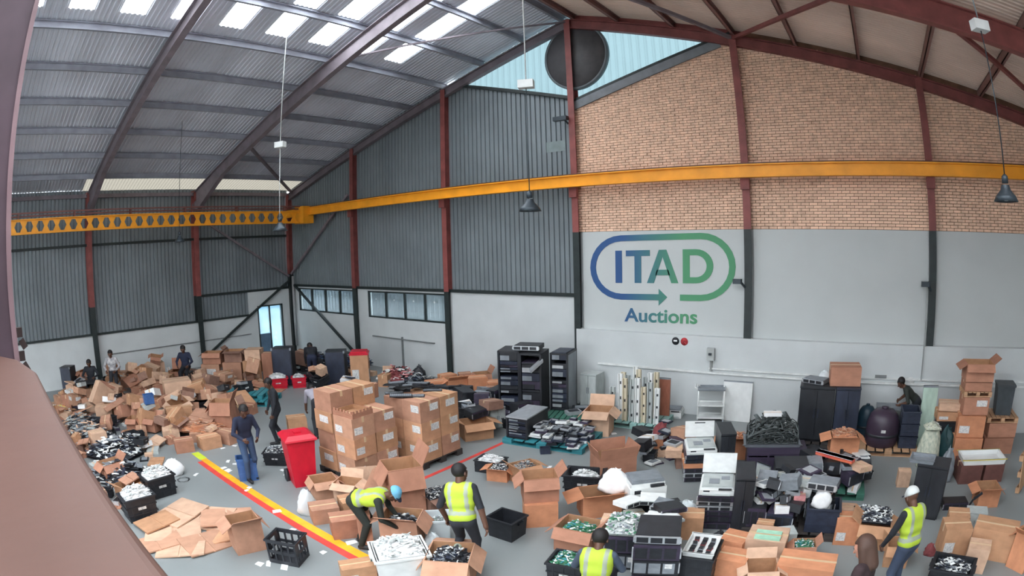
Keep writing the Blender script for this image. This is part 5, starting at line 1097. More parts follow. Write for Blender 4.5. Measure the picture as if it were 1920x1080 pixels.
('srv',12.471,-2.513,0,1.644,0,0,0.385,0.253,0.196,5,-27,20),
('dev',14.346,-2.684,0,1.418,0,0,0.311,0.21,0.049,0,-31,21),
('dev',12.353,-3.073,0.453,0.866,0.011,0.086,0.33,0.244,0.043,4,-30,21),
('cc',14.964,-2.413,0,0.056,0,0,0.376,0.275,0.316,0,-31,23),
('crt',12.895,-3.985,0.09,0.344,-0.038,0.033,0.438,0.275,0.351,5,-30,22),
('srv',14.463,-2.942,0,0.057,0,0,0.465,0.279,0.293,4,-31,20),
('dev',13.121,-2.189,0.272,0.488,0.021,-0.119,0.357,0.278,0.087,4,-29,21),
('srv',12.965,-2.912,0.455,0.325,0.01,-0.055,0.484,0.448,0.302,0,-29,20),
('dev',14.036,-2.373,0.097,2.335,-0.02,0.115,0.259,0.217,0.075,2,-29,21),
('dev',14.256,-3.134,0.559,1.508,-0.133,-0.052,0.269,0.186,0.073,2,-28,21),
('crt',13.176,-1.72,0,2.319,0,0,0.518,0.442,0.21,2,-29,22),
('cc',14.494,-3.625,0.562,1.309,-0.03,0.088,0.46,0.411,0.213,5,-28,23),
('dev',13.101,-3.893,0.487,3.029,-0.009,-0.022,0.293,0.186,0.071,0,-30,21),
('srv',12.249,-2.697,0,1.716,0,0,0.402,0.367,0.229,4,-27,20),
('dev',12.479,-1.877,0,1.623,0,0,0.264,0.204,0.055,2,-27,21),
('dev',13.448,-3.3,0.353,2.713,-0.066,-0.089,0.267,0.184,0.05,5,-30,21),
('dev',14.075,-3.466,0.553,0.532,-0.001,0.095,0.207,0.142,0.068,2,-28,21),
('dev',13.742,-3.155,0.354,1.332,0.085,0.099,0.299,0.187,0.043,5,-29,21),
('dev',13.139,-2.556,0,0.031,0,0,0.273,0.237,0.064,5,-29,21),
('cc',13.095,-1.783,0.311,0.958,-0.072,0.08,0.365,0.281,0.237,2,-29,23),
('dev',12.244,-3.081,0.51,0.394,0.099,-0.129,0.373,0.244,0.032,4,-30,21),
('dev',13.467,-3.511,0.196,0.578,-0.131,0.119,0.314,0.233,0.041,4,-30,21),
('dev',14.093,-2.533,0.113,2.821,-0.083,0.117,0.214,0.14,0.032,4,-29,21),
('dev',12.956,-3.639,0,1.339,0,0,0.339,0.228,0.061,5,-30,21),
('crt',12.467,-2.468,0.251,1.413,-0.045,0.018,0.489,0.468,0.352,0,-27,22),
('srv',15.273,-2.644,0,1.939,0,0,0.415,0.275,0.177,0,-31,20),
('crt',14.278,-2.381,0.094,2.611,0.053,0.007,0.432,0.334,0.224,5,-31,22),
('dev',13.49,-3.449,0.406,1.672,-0.009,0.042,0.336,0.233,0.041,0,-30,21),
('srv',13.295,-3.279,0.473,2.801,0.117,-0.127,0.527,0.435,0.351,0,-30,20),
('crt',13.79,-4.036,0.274,0.128,0.013,0.055,0.549,0.405,0.375,0,-30,22),
('dev',13.195,-3.674,0.248,2.035,0.111,0.083,0.238,0.18,0.08,5,-30,21),
('srv',13.829,-3.155,0.41,2.195,-0.001,0.126,0.41,0.403,0.347,4,-29,20),
('srv',12.835,-3.287,0.469,1.582,-0.104,0.139,0.541,0.357,0.374,5,-30,20),
('srv',12.173,-3.001,0.543,0.794,-0.005,-0.005,0.405,0.336,0.165,5,-27,20),
('srv',12.98,-2.047,0.378,2.64,0.138,0.114,0.359,0.281,0.195,2,-29,20),
('pkg',13.612,-3.576,0.462,0.952,0.092,-0.108,0.303,0.228,0.137,0,-30,24),
('pkg',12.862,-3.928,0.445,1.606,-0.031,-0.037,0.376,0.244,0.116,2,-30,24),
('pkg',15.135,-2.83,0,2.567,0,0,0.395,0.273,0.127,0,-31,24),
('dev',12.475,-1.971,0.061,1.903,0.13,0.043,0.231,0.149,0.046,4,-27,21),
('dev',14.713,-2.975,0.298,0.404,0.024,-0.052,0.379,0.281,0.051,5,-31,21),
('srv',15.044,-3.077,0.277,1.221,-0.101,0.028,0.456,0.424,0.377,0,-31,20),
('fill',13.2,-3.35,0.3,0.5,0,0,1.4,0.9,0.4,2,142,-1),
('rack',14,-2,0,0.35,0,0,0.6,0.8,1.78,0,143,-1),
('rack',14.62,-1.85,0,0.3,0,0,0.6,0.8,1.74,1,144,-1),
('rack',15.2,-1.3,0,0.2,0,0,0.5,0.8,1.7,2,145,-1),
('srv',14.45,-1.85,1.79,0.3,0,0,0.7,0.6,0.12,1,146,-1),
('cab',15.7,-0.6,0,0,0,0,0.5,0.5,1,2,147,-1),
('pallet',16.25,-3.55,0,0.12,0,0,2,1.3,0.13,3,148,-1),
('rackb',15.6,-3.65,0.13,0.12,0,0,0.55,1.1,0.5,0,149,-1),
('dev',16.586,-4.11,0.134,0.3,0.034,-0.042,0.234,0.164,0.065,0,150,25),
('dev',16.357,-3.953,0.134,0.3,0,0.024,0.268,0.188,0.052,1,151,25),
('dev',16.677,-3.257,0.134,0.12,0.056,0.042,0.266,0.186,0.062,2,152,25),
('dev',16.175,-3.56,0.134,0.12,0.051,-0.005,0.21,0.147,0.07,3,153,25),
('dev',16.132,-3.462,0.208,0.3,0.079,-0.024,0.208,0.146,0.07,4,154,25),
('dev',16.167,-3.886,0.151,0.12,0.085,0.019,0.188,0.131,0.049,5,155,25),
('dev',15.882,-3.122,0.134,0.3,0.028,0.072,0.208,0.146,0.033,0,156,25),
('dev',16.897,-3.3,0.134,0.12,0.024,-0.072,0.227,0.159,0.047,1,157,25),
('dev',17.11,-3.332,0.134,0.3,0.039,-0.058,0.225,0.157,0.068,2,158,25),
('dev',16.045,-3.971,0.204,0.3,0.057,0.084,0.287,0.201,0.036,3,159,25),
('dev',16.734,-3.748,0.134,0.12,0.052,0.04,0.237,0.166,0.031,4,160,25),
('dev',16.014,-3.301,0.134,0.12,-0.05,-0.043,0.179,0.126,0.063,5,161,25),
('dev',16.261,-3.871,0.204,1.69,0.058,-0.077,0.242,0.169,0.052,0,162,25),
('dev',16.842,-3.135,0.134,0.3,0.073,0,0.253,0.177,0.047,1,157,25),
('dev',16.571,-3.554,0.134,1.69,0.019,0.048,0.163,0.114,0.061,2,152,25),
('dev',16.075,-3.981,0.244,0.12,-0.03,0.003,0.247,0.173,0.052,3,159,25),
('dev',16.602,-3.262,0.2,0.3,-0.054,-0.08,0.175,0.122,0.032,4,163,25),
('dev',16.007,-3.634,0.163,0.12,0.02,0.001,0.164,0.115,0.048,5,155,25),
('dev',16.546,-3.364,0.194,0.3,0.001,-0.044,0.223,0.156,0.062,0,164,25),
('dev',16.56,-3.159,0.237,0.3,-0.052,-0.009,0.29,0.203,0.066,1,165,25),
('dev',16.422,-3.701,0.134,0.3,-0.075,0.03,0.204,0.143,0.04,2,166,25),
('dev',16.899,-3.135,0.185,0.3,-0.023,-0.043,0.182,0.127,0.056,3,167,25),
('dev',16.058,-3.616,0.215,0.12,-0.002,0.085,0.265,0.185,0.046,4,168,25),
('dev',16.962,-3.959,0.134,0.3,-0.014,-0.025,0.22,0.154,0.046,5,169,25),
('dev',16,-3.73,0.265,1.69,-0.084,-0.029,0.207,0.145,0.048,0,162,25),
('dev',16.691,-3.566,0.199,0.12,-0.069,-0.041,0.169,0.118,0.069,1,165,25),
('dev',15.931,-3.268,0.201,0.12,0.061,0.031,0.198,0.139,0.063,2,170,25),
('dev',17.11,-3.685,0.134,0.3,0.035,-0.072,0.235,0.165,0.053,3,171,25),
('dev',15.955,-3.369,0.268,0.12,-0.084,-0.072,0.22,0.154,0.041,4,154,25),
('dev',16.219,-3.459,0.281,1.69,-0.008,-0.028,0.191,0.134,0.065,5,172,25),
('dev',16.599,-3.102,0.306,0.12,0.037,0.076,0.198,0.138,0.032,0,164,25),
('dev',17.14,-3.847,0.134,1.69,0.005,-0.051,0.185,0.13,0.055,1,173,25),
('dev',16.459,-3.387,0.26,0.12,-0.081,-0.084,0.198,0.139,0.07,2,174,25),
('dev',16.537,-3.045,0.342,0.12,-0.069,0.056,0.232,0.162,0.067,3,175,25),
('dev',16.442,-3.586,0.199,1.69,-0.034,-0.05,0.277,0.194,0.069,4,163,25),
('dev',16.178,-3.918,0.3,0.3,-0.017,-0.027,0.283,0.198,0.055,5,176,25),
('dev',16.843,-3.854,0.148,0.12,-0.021,0.001,0.183,0.128,0.057,1,173,25),
('dev',17.142,-3.469,0.134,0.12,-0.06,-0.009,0.257,0.18,0.048,2,158,25),
('dev',16.222,-3.063,0.134,0.3,-0.081,0.067,0.296,0.207,0.043,3,153,25),
('dev',16.163,-3.935,0.36,0.12,0,-0.052,0.207,0.145,0.049,4,168,25),
('dev',16.536,-4.134,0.203,0.12,0.015,-0.019,0.197,0.138,0.036,5,177,25),
('dev',16.27,-3.435,0.35,0.3,-0.06,0.069,0.172,0.12,0.064,0,178,25),
('dev',16.899,-3.472,0.134,0.3,-0.061,0.039,0.267,0.187,0.069,1,157,25),
('dev',16.716,-4.091,0.242,0.3,0.041,0.054,0.277,0.194,0.055,2,179,25),
('dev',16.061,-3.553,0.281,0.12,0.015,0.069,0.231,0.161,0.063,3,180,25),
('dev',16.768,-3.363,0.2,0.12,0.024,0.08,0.192,0.135,0.032,4,181,25),
('dev',16.37,-3.634,0.272,0.12,0.032,-0.002,0.167,0.117,0.055,5,177,25),
('dev',16.534,-3.541,0.272,0.12,-0.005,0.054,0.252,0.177,0.06,1,165,25),
('dev',16.98,-3.877,0.209,0.12,0.083,-0.001,0.266,0.186,0.06,2,182,25),
('dev',16.377,-3.604,0.336,0.12,0.025,-0.074,0.256,0.179,0.055,3,183,25),
('dev',16.072,-3.856,0.413,1.69,-0.064,-0.003,0.264,0.185,0.055,4,168,25),
('dev',16.512,-3.051,0.413,0.12,-0.037,0.003,0.174,0.122,0.057,5,184,25),
('dev',16.484,-3.618,0.394,0.3,0.083,0.076,0.177,0.124,0.038,0,185,25),
('dev',17.139,-3.637,0.191,0.12,0.075,-0.074,0.198,0.138,0.067,2,182,25),
('dev',15.997,-3.303,0.313,1.69,0.056,0.002,0.197,0.138,0.035,3,180,25),
('dev',17.033,-3.352,0.207,1.69,-0.06,0.079,0.192,0.135,0.046,4,181,25),
('dev',16.766,-3.686,0.169,1.69,-0.032,0.059,0.262,0.183,0.044,5,186,25),
('dev',16.036,-3.102,0.181,0.3,-0.022,-0.019,0.26,0.182,0.042,1,187,25),
('dev',17.178,-3.48,0.186,1.69,0.062,-0.038,0.21,0.147,0.06,2,188,25),
('dev',15.947,-3.399,0.352,0.12,-0.041,0.002,0.249,0.174,0.04,3,180,25),
('dev',17.03,-3.231,0.256,0.3,0.038,-0.079,0.248,0.174,0.052,5,189,25),
('dev',16.832,-3.635,0.239,0.3,-0.003,0.072,0.265,0.186,0.065,0,190,25),
('dev',16.595,-3.949,0.134,1.69,0.042,0.083,0.218,0.153,0.042,1,151,25),
('dev',16.218,-3.405,0.418,0.3,-0.066,0.025,0.202,0.141,0.057,2,170,25),
('dev',15.978,-3.579,0.348,0.3,0.071,0.087,0.274,0.192,0.039,3,180,25),
('dev',16.465,-3.984,0.19,0.12,0.01,-0.032,0.187,0.131,0.037,4,191,25),
('dev',16.359,-3.234,0.168,0.12,-0.015,-0.015,0.188,0.132,0.06,5,184,25),
('dev',16.561,-3.718,0.262,0.12,0.013,-0.024,0.207,0.145,0.05,0,185,25),
('dev',16.773,-3.547,0.308,0.12,0.069,-0.02,0.271,0.189,0.034,1,192,25),
('dev',16.72,-3.656,0.345,0.12,-0.013,0.046,0.204,0.143,0.035,2,179,25),
('dev',16.926,-3.056,0.245,0.12,0.074,0.057,0.229,0.16,0.046,3,167,25),
('dev',16.992,-3.051,0.294,0.12,-0.061,0.082,0.195,0.136,0.039,4,181,25),
('dev',16.022,-3.216,0.352,1.69,0.048,-0.087,0.258,0.181,0.033,5,172,25),
('dev',16.043,-3.502,0.396,0.3,-0.065,-0.043,0.165,0.116,0.042,0,178,25),
('dev',16.707,-3.358,0.246,0.12,0.077,-0.054,0.176,0.123,0.042,1,165,25),
('dev',16.219,-3.255,0.232,0.3,-0.007,0.08,0.16,0.112,0.042,2,170,25),
('dev',16.718,-3.15,0.338,0.12,-0.082,-0.015,0.227,0.159,0.052,3,175,25),
('dev',16.725,-4.078,0.301,0.3,-0.073,-0.048,0.187,0.131,0.056,4,191,25),
('dev',16.785,-3.335,0.292,1.69,0.052,0.042,0.211,0.148,0.038,0,193,25),
('dev',16.536,-3.91,0.231,1.69,-0.053,-0.006,0.296,0.207,0.061,1,194,25),
('dev',16.225,-3.144,0.204,0.3,-0.055,-0.048,0.175,0.123,0.05,2,170,25),
('dev',16.422,-3.395,0.418,0.12,-0.078,-0.083,0.293,0.205,0.067,3,175,25),
('dev',16.655,-3.675,0.384,0.12,0.069,0.067,0.259,0.182,0.046,4,191,25),
('dev',16.833,-3.023,0.394,1.69,0.027,0.004,0.29,0.203,0.038,5,189,25),
('dev',16.488,-3.791,0.363,1.69,-0.01,-0.068,0.262,0.183,0.069,0,185,25),
('dev',17.031,-3.512,0.28,1.69,0.056,0.056,0.266,0.186,0.044,2,188,25),
('dev',16.442,-4.085,0.29,1.69,-0.009,-0.031,0.226,0.158,0.052,3,183,25),
('dev',17.12,-4.091,0.134,0.3,-0.039,-0.087,0.265,0.185,0.043,3,171,25),
('dev',17.106,-4.113,0.181,1.69,-0.006,0.048,0.193,0.135,0.059,5,186,25),
('dev',16.053,-3.584,0.391,0.3,0.034,-0.061,0.161,0.113,0.042,1,187,25),
('dev',16.187,-3.175,0.278,0.3,-0.053,0.044,0.225,0.157,0.033,2,170,25),
('tubb',16.546,-4.36,0,0.663,0,0,0.22,0.16,0.14,1,195,-1),
('co',16.928,-2.527,0,0.246,0,0,0.62,0.6,0.62,3,196,-1),
('pallet',15.6,-1.9,0,0.3,0,0,1,0.8,0.12,4,197,-1),
('pallet',16.35,-1.35,0,0.1,0,0,1.2,1,0.12,4,198,-1),
('dev',15.789,-1.373,0.125,0.51,0,0,0.5,0.35,0.1,0,199,-1),
('dev',16.228,-1.278,0.125,0.656,0,0,0.5,0.35,0.1,2,200,-1),
('dev',15.779,-1.787,0.125,0.873,0,0,0.4,0.28,0.1,4,201,-1),
('lamp',15.334,-0.441,0,1.024,0,0,0.35,0.2,0.3,0,202,-1),
('pallet',17.55,-1.4,0,0.05,0,0,1.45,1.1,0.14,5,203,-1),
('rail',16.96,-1.844,0.145,0.011,0,-0.009,0.125,0.08,0.862,0,204,26),
('rail',17.154,-1.762,0.145,-0.047,0,-0.022,0.125,0.08,1.196,1,205,26),
('rail',17.284,-1.8,0.145,-0.011,0,-0.014,0.125,0.08,1.098,2,206,26),
('rail',17.462,-1.788,0.145,0.05,0,0.018,0.125,0.08,1.086,0,207,26),
('rail',17.637,-1.838,0.145,-0.041,0,0.004,0.125,0.08,1.144,1,208,26),
('rail',17.79,-1.776,0.145,-0.051,0,-0.013,0.125,0.08,0.92,2,209,26),
('rail',17.946,-1.762,0.145,-0.035,0,-0.005,0.125,0.08,1.052,0,210,26),
('rail',18.145,-1.799,0.145,0.062,0,0.008,0.125,0.08,0.931,1,211,26),
('rail',16.99,-1.34,0.145,0.064,0,0.018,0.125,0.08,1.136,2,212,26),
('rail',17.152,-1.346,0.145,-0.076,0,-0.016,0.125,0.08,1.073,0,213,26),
('rail',17.319,-1.292,0.145,-0.026,0,0.019,0.125,0.08,1.296,1,214,26),
('rail',17.463,-1.324,0.145,0.089,0,-0.021,0.125,0.08,1.242,2,215,26),
('rail',17.634,-1.288,0.145,-0.026,0,-0.019,0.125,0.08,1.046,0,216,26),
('rail',17.783,-1.325,0.145,0.03,0,-0.016,0.125,0.08,1.18,1,217,26),
('rail',17.94,-1.317,0.145,-0.063,0,-0.01,0.125,0.08,1.207,2,218,26),
('board',18,-0.98,0.14,0.1,0,0,0.36,0.05,1,5,219,-1),
('printer',18.068,-0.514,0,0.17,0,0,0.62,0.45,0.26,0,220,-1),
('cart',19.193,-0.552,0,0.268,0,0,0.72,0.45,0.9,0,221,-1),
('board',19.85,-0.4,0,0,-0.105,0,0.8,0.04,1.05,0,222,-1),
('bag',18.645,-2.664,0,0.363,0,0,0.5,0.45,0.45,3,223,-1),
('cc',18.622,-3.075,0,0.546,0,0,0.36,0.3,0.28,7,224,-1),
('board',19.045,-3.089,0,0.345,0,0,0.22,0.06,0.3,1,225,-1),
('pkg',19.031,-2.606,0,2.078,0,0,0.263,0.239,0.118,0,-32,27),
('cc',19.584,-3.777,0,2.012,0,0,0.351,0.332,0.267,5,-33,28),
('pkg',19.623,-3.457,0,0.474,0,0,0.232,0.215,0.115,2,-33,27),
('srv',19.046,-2.616,0.12,0.217,-0.032,0.003,0.336,0.218,0.243,3,-32,29),
('srv',19.196,-3.04,0,1.36,0,0,0.349,0.28,0.193,4,-33,29),
('crt',18.804,-3.739,0,1.739,0,0,0.313,0.263,0.203,1,-34,30),
('dev',18.65,-3.654,0.218,3.112,-0.168,0.085,0.341,0.239,0.033,3,-34,31),
('dev',19.186,-2.769,0,1.266,0,0,0.204,0.157,0.071,5,-32,31),
('pkg',19.443,-3.915,0.285,0.158,0.165,-0.068,0.355,0.309,0.179,2,-33,27),
('dev',19.22,-3.452,0,0.928,0,0,0.296,0.201,0.04,5,-33,31),
('cc',19.543,-3.069,0,0.243,0,0,0.318,0.243,0.217,3,-33,28),
('dev',19.352,-3.819,0.47,2.807,-0.06,0.027,0.334,0.257,0.055,4,-33,31),
('dev',18.624,-3.642,0.264,0.033,0.154,0.139,0.281,0.176,0.036,4,-34,31),
('dev',19.371,-3.356,0,2.596,0,0,0.202,0.137,0.089,3,-33,31),
('dev',18.772,-3.61,0.309,0.641,0.098,0.097,0.22,0.179,0.048,0,-34,31),
('pkg',18.667,-3.551,0.371,2.868,0.009,0.173,0.303,0.303,0.111,0,-34,27),
('dev',18.735,-3.879,0.205,1.659,-0.039,0.008,0.227,0.156,0.056,1,-34,31),
('dev',18.631,-2.405,0.45,2.949,-0.001,0.001,0.28,0.21,0.038,2,-32,31),
('pkg',18.99,-3.396,0,0.229,0,0,0.275,0.184,0.141,2,-33,27),
('dev',19.57,-3.329,0.128,1.37,0.157,0.089,0.259,0.2,0.068,5,-33,31),
('srv',18.66,-3.845,0.279,2.968,-0.067,0.165,0.343,0.305,0.195,5,-34,29),
('dev',18.99,-3.306,0.15,0.625,-0.085,-0.162,0.233,0.142,0.058,0,-33,31),
('srv',19.205,-3.184,0.205,2.035,0.073,-0.075,0.368,0.34,0.153,4,-33,29),
('dev',19.586,-2.821,0,1.504,0,0,0.338,0.214,0.052,2,-33,31),
('dev',18.461,-3.128,0.29,1.39,0.062,0.119,0.283,0.225,0.063,0,-32,31),
('dev',18.435,-3.3,0.075,1.449,0.131,0.013,0.203,0.127,0.03,2,-34,31),
('srv',18.38,-3.277,0.371,2.724,0.116,-0.121,0.36,0.303,0.164,0,-34,29),
('cc',19.248,-2.872,0.222,2.747,0.087,0.103,0.423,0.415,0.298,0,-33,28),
('dev',19.441,-3.5,0.108,1.272,-0.129,0.082,0.247,0.166,0.06,2,-33,31),
('dev',19.043,-3.863,0,0.822,0,0,0.222,0.134,0.033,5,-34,31),
('dev',18.802,-3.022,0.286,1.426,-0.121,-0.019,0.28,0.179,0.084,4,-32,31),
('dev',18.836,-2.92,0.386,1.496,0.161,0.07,0.309,0.274,0.05,2,-32,31),
('dev',18.957,-3.939,0.033,1.228,0,0,0.305,0.212,0.046,3,-34,31),
('srv',19.483,-3.091,0.223,2.4,0.054,-0.031,0.282,0.273,0.117,2,-33,29),
('cu',18.513,-4.95,0,0.835,0,0,0.75,0.6,0.52,2,226,-1),
('fill',18.513,-4.95,0.175,0.835,0,0,0.595,0.468,0.275,2,227,-1),
('tote',18.295,-5.699,0,0.289,0,0,0.72,0.5,0.38,0,228,-1),
('fill',18.295,-5.699,0.231,0.289,0,0,0.51,0.34,0.231,0,229,-1),
('toteb',16.154,-5.79,0,0.186,0,0,0.55,0.42,0.26,0,230,-1),
('fill',16.154,-5.79,0.223,0.186,0,0,0.468,0.357,0.143,0,231,-1),
('co',16.574,-6.058,0,0.306,0,0,0.42,0.36,0.26,7,232,-1),
('fill',16.574,-6.058,0.203,0.306,0,0,0.34,0.306,0.143,1,233,-1),
('co',17.054,-5.869,0,1.136,0,0,0.5,0.42,0.36,4,234,-1),
('fill',17.054,-5.869,0.258,1.136,0,0,0.391,0.34,0.198,4,235,-1),
('cc',18.296,-7.224,0,0.691,0,0,0.55,0.46,0.42,7,236,-1),
('co',18.24,-7.148,0.42,0.726,0,0,0.58,0.46,0.44,2,237,-1),
('totel',18.123,-7.92,0,-0.014,0,0,0.5,0.42,0.36,0,238,-1),
('srv',20.041,-4.141,0,0.423,0,0,0.62,0.72,0.096,0,239,32),
('srv',20.037,-4.162,0.1,0.411,0,0,0.62,0.72,0.096,2,240,32),
('srv',20.052,-4.146,0.2,0.386,0,0,0.62,0.72,0.096,0,241,32),
('cc',20.03,-4.2,0.3,0.419,0,0,0.62,0.66,0.09,7,242,-1),
('srv',20.04,-4.144,0.395,0.412,0,0,0.62,0.72,0.086,4,243,33),
('srv',20.043,-4.156,0.485,0.455,0,0,0.62,0.72,0.086,4,244,33),
('printer',20.05,-4.15,0.575,0.419,0,0,0.6,0.68,0.15,1,245,-1),
('panel',19.93,-3.87,0.727,0.419,-0.209,0,0.6,0.05,0.32,0,246,-1),
('cab',20.55,-4.1,0,0.419,0,0,0.3,0.75,1.05,1,247,-1),
('srv',20.944,-5.948,0,0.233,0,0,0.6,0.72,0.126,0,248,34),
('srv',20.947,-5.939,0.13,0.284,0,0,0.6,0.72,0.126,0,249,34),
('srv',20.946,-5.959,0.26,0.263,0,0,0.6,0.72,0.096,0,250,34),
('srv',20.941,-5.965,0.36,0.276,0,0,0.6,0.72,0.076,1,251,34),
('srv',20.948,-5.94,0.44,0.237,0,0,0.6,0.72,0.076,1,252,34),
('srv',20.961,-5.951,0.52,0.217,0,0,0.6,0.72,0.096,0,253,34),
('printer',20.95,-5.95,0.62,0.244,0,0,0.58,0.66,0.15,1,254,-1),
('panel',20.88,-5.66,0.772,0.244,-0.209,0,0.58,0.05,0.34,2,255,-1),
('cab',21.42,-5.95,0,0.244,0,0,0.32,0.75,1,1,256,-1),
('board',21.491,-4.634,0,-0.531,0,0,0.34,0.04,0.6,4,257,-1),
('co',20.497,-2.838,0,0.224,0,0,0.6,0.5,0.45,7,258,-1),
('fill',20.497,-2.838,0.348,0.224,0,0,0.51,0.425,0.248,7,259,-1),
('bench',19.72,-6.2,0,0.524,0,0,0.72,0.6,0.36,0,260,-1),
('co',19.006,-6.39,0,0.736,0,0,0.75,0.5,0.42,7,261,-1),
('bag',19.203,-6.296,0.42,0.447,0,0,0.5,0.42,0.36,1,262,-1),
('printer',19.72,-6.2,0.365,0.698,0,0,0.64,0.52,0.42,0,263,-1),
('cc',19.78,-6.668,0,0.743,0,0,0.32,0.3,0.26,8,264,-1),
('cab',20.115,-5.869,0,0.719,0,0,0.3,0.16,0.2,1,265,-1),
('srv',20.31,-6.883,0.3,0.41,0,0,0.5,0.4,0.05,3,266,35),
('srv',20.378,-6.881,0.352,0.778,0,0,0.5,0.4,0.05,3,267,35),
('srv',20.378,-7.045,0.404,0.483,0,0,0.5,0.4,0.05,3,268,35),
('srv',20.448,-7.152,0.456,0.357,0,0,0.5,0.4,0.05,3,269,35),
('srv',20.443,-7.204,0.508,0.128,0,0,0.5,0.4,0.05,3,270,35),
('srv',20.498,-7.246,0.56,0.796,0,0,0.5,0.4,0.05,3,271,35),
('srv',20.524,-7.431,0.612,0.345,0,0,0.5,0.4,0.05,3,272,35),
('bag',20.506,-6.135,0,0.306,0,0,0.42,0.36,0.34,0,273,-1),
('cc',20.734,-6.591,0,0.298,0,0,0.42,0.4,0.4,4,274,-1),
('fill',20.2,-6.95,0,0.3,0,0,0.9,0.6,0.5,5,275,-1),
('srv',20.759,-8.036,0,0.29,0,0,0.62,0.66,0.256,0,276,36),
('srv',20.739,-8.037,0.26,0.352,0,0,0.62,0.66,0.256,5,277,36),
('srv',20.749,-8.063,0.52,0.348,0,0,0.62,0.66,0.256,0,278,36),
('srv',20.75,-8.05,0.78,0.314,0,0,0.6,0.64,0.12,1,279,-1),
('srv',20.097,-7.738,0,0.324,0,0,0.5,0.6,0.296,5,280,37),
('srv',20.11,-7.76,0.3,0.337,0,0,0.5,0.6,0.296,0,281,37),
('toteb',21.311,-7.779,0,0.093,0,0,0.46,0.6,0.5,0,282,-1),
('tray',21.311,-7.779,0.5,0.093,0,0,0.44,0.58,0.08,0,283,-1),
('phone',21.209,-7.979,0.52,-0.018,0,0,0.07,0.11,0.03,0,284,38),
('phone',21.198,-7.855,0.52,0.055,0,0,0.07,0.11,0.03,1,285,38),
('phone',21.186,-7.73,0.52,0.231,0,0,0.07,0.11,0.03,2,286,38),
('phone',21.174,-7.606,0.52,0.225,0,0,0.07,0.11,0.03,0,287,38),
('phone',21.329,-7.968,0.52,-0.034,0,0,0.07,0.11,0.03,1,288,38),
('phone',21.317,-7.844,0.52,-0.02,0,0,0.07,0.11,0.03,2,289,38),
('phone',21.305,-7.719,0.52,0.053,0,0,0.07,0.11,0.03,0,290,38),
('phone',21.294,-7.595,0.52,0.1,0,0,0.07,0.11,0.03,1,291,38),
('phone',21.448,-7.957,0.52,0.046,0,0,0.07,0.11,0.03,2,292,38),
('phone',21.436,-7.832,0.52,-0.058,0,0,0.07,0.11,0.03,0,293,38),
('phone',21.425,-7.708,0.52,-0.008,0,0,0.07,0.11,0.03,1,294,38),
('phone',21.413,-7.584,0.52,0.183,0,0,0.07,0.11,0.03,2,295,38),
('co',19.303,-7.667,0,0.092,0,0,0.62,0.5,0.42,2,296,-1),
('fill',19.303,-7.667,0.251,0.092,0,0,0.51,0.391,0.231,3,297,-1),
('tote',19.695,-8.64,0,0.181,0,0,0.5,0.42,0.4,0,298,-1),
('fill',19.695,-8.64,0.32,0.181,0,0,0.425,0.357,0.22,3,299,-1),
('cc',19.678,-7.438,0,0.291,0,0,0.2,0.3,0.5,3,300,-1),
('fill',20.1,-7.75,0.61,0.3,0,0,0.5,0.6,0.22,5,301,-1),
('fill',20.2,-7.25,0,0.3,0,0,0.7,0.5,0.5,2,302,-1),
('srv',20.35,-6.75,0.5,0,0.07,0.052,0.42,0.34,0.08,2,303,-1),
('srv',20.05,-6.6,0.5,0.4,0.017,0.052,0.42,0.34,0.08,3,304,-1),
('srv',20.5,-7,0.61,0.8,-0.035,0.052,0.42,0.34,0.08,0,305,-1),
('srv',19.75,-6.85,0.5,1.2,-0.087,0.052,0.42,0.34,0.08,3,306,-1),
('bench',21.563,-3.696,0,0.252,0,0,1.25,0.8,0.62,1,307,-1),
('tray',21.394,-3.453,0.62,0.263,0,0,1.2,0.7,0.06,1,308,-1),
('tangle',21.394,-3.453,0.68,0.263,0,0,1.05,0.6,0.6,0,309,-1),
('pkg',21.408,-3.748,1.28,0.266,0,0,0.36,0.2,0.06,0,310,-1),
('pallet',22.45,-1.45,0,0,0,0,1.5,1,0.12,1,311,-1),
('cab',22.12,-1.45,0.12,0.07,0,0,0.85,0.8,1.3,1,312,-1),
('cab',22.87,-1.4,0.12,0.07,0,0,0.6,0.8,1.3,3,313,-1),
('srv',22.05,-1.45,1.43,-0.349,0,0,0.55,0.4,0.1,2,314,-1),
('cc',22.75,-1.4,1.43,0.14,0,0,0.75,0.6,0.42,2,315,-1),
('bag',22.22,-1.15,1.43,0,0,0,0.3,0.3,0.2,0,316,-1),
('pallet',24.05,-1.6,0,0.02,0,0,1.5,1.05,0.13,0,317,-1),
('drum',23.85,-1.65,0.13,0,0,0,0.85,0.8,0.85,0,318,-1),
('drum',23.42,-1.12,0.13,0,0,0,0.5,0.42,0.75,1,319,-1),
('toteb',24.52,-1.6,0.13,0.035,0,0,0.46,0.6,0.27,1,320,39),
('toteb',24.52,-1.6,0.42,0.035,0,0,0.46,0.6,0.27,1,321,39),
('toteb',24.52,-1.6,0.7,0.035,0,0,0.46,0.6,0.27,1,322,39),
('bench',24.15,-0.78,0,0,0,0,1,0.42,0.8,2,323,-1),
('bulk',25,-2.6,0,0.105,0,0,0.55,0.55,1,0,324,-1),
('board',25,-1.35,0,0.07,0,0,0.4,0.05,1.45,6,325,-1),
('cab',25.55,-1.55,0,0,0,0,0.6,0.6,0.75,1,326,-1),
('bag',25.5,-2.02,0,0,0,0,0.45,0.3,0.62,4,327,-1),
('cc',25.52,-1.55,0.76,0.052,0,0,0.66,0.5,0.2,4,328,-1),
('cc',25.54,-1.55,0.98,-0.07,0,0,0.6,0.45,0.16,3,329,-1),
('cc',26.05,-1.95,0,0.035,0,0,0.75,0.7,0.52,7,330,-1),
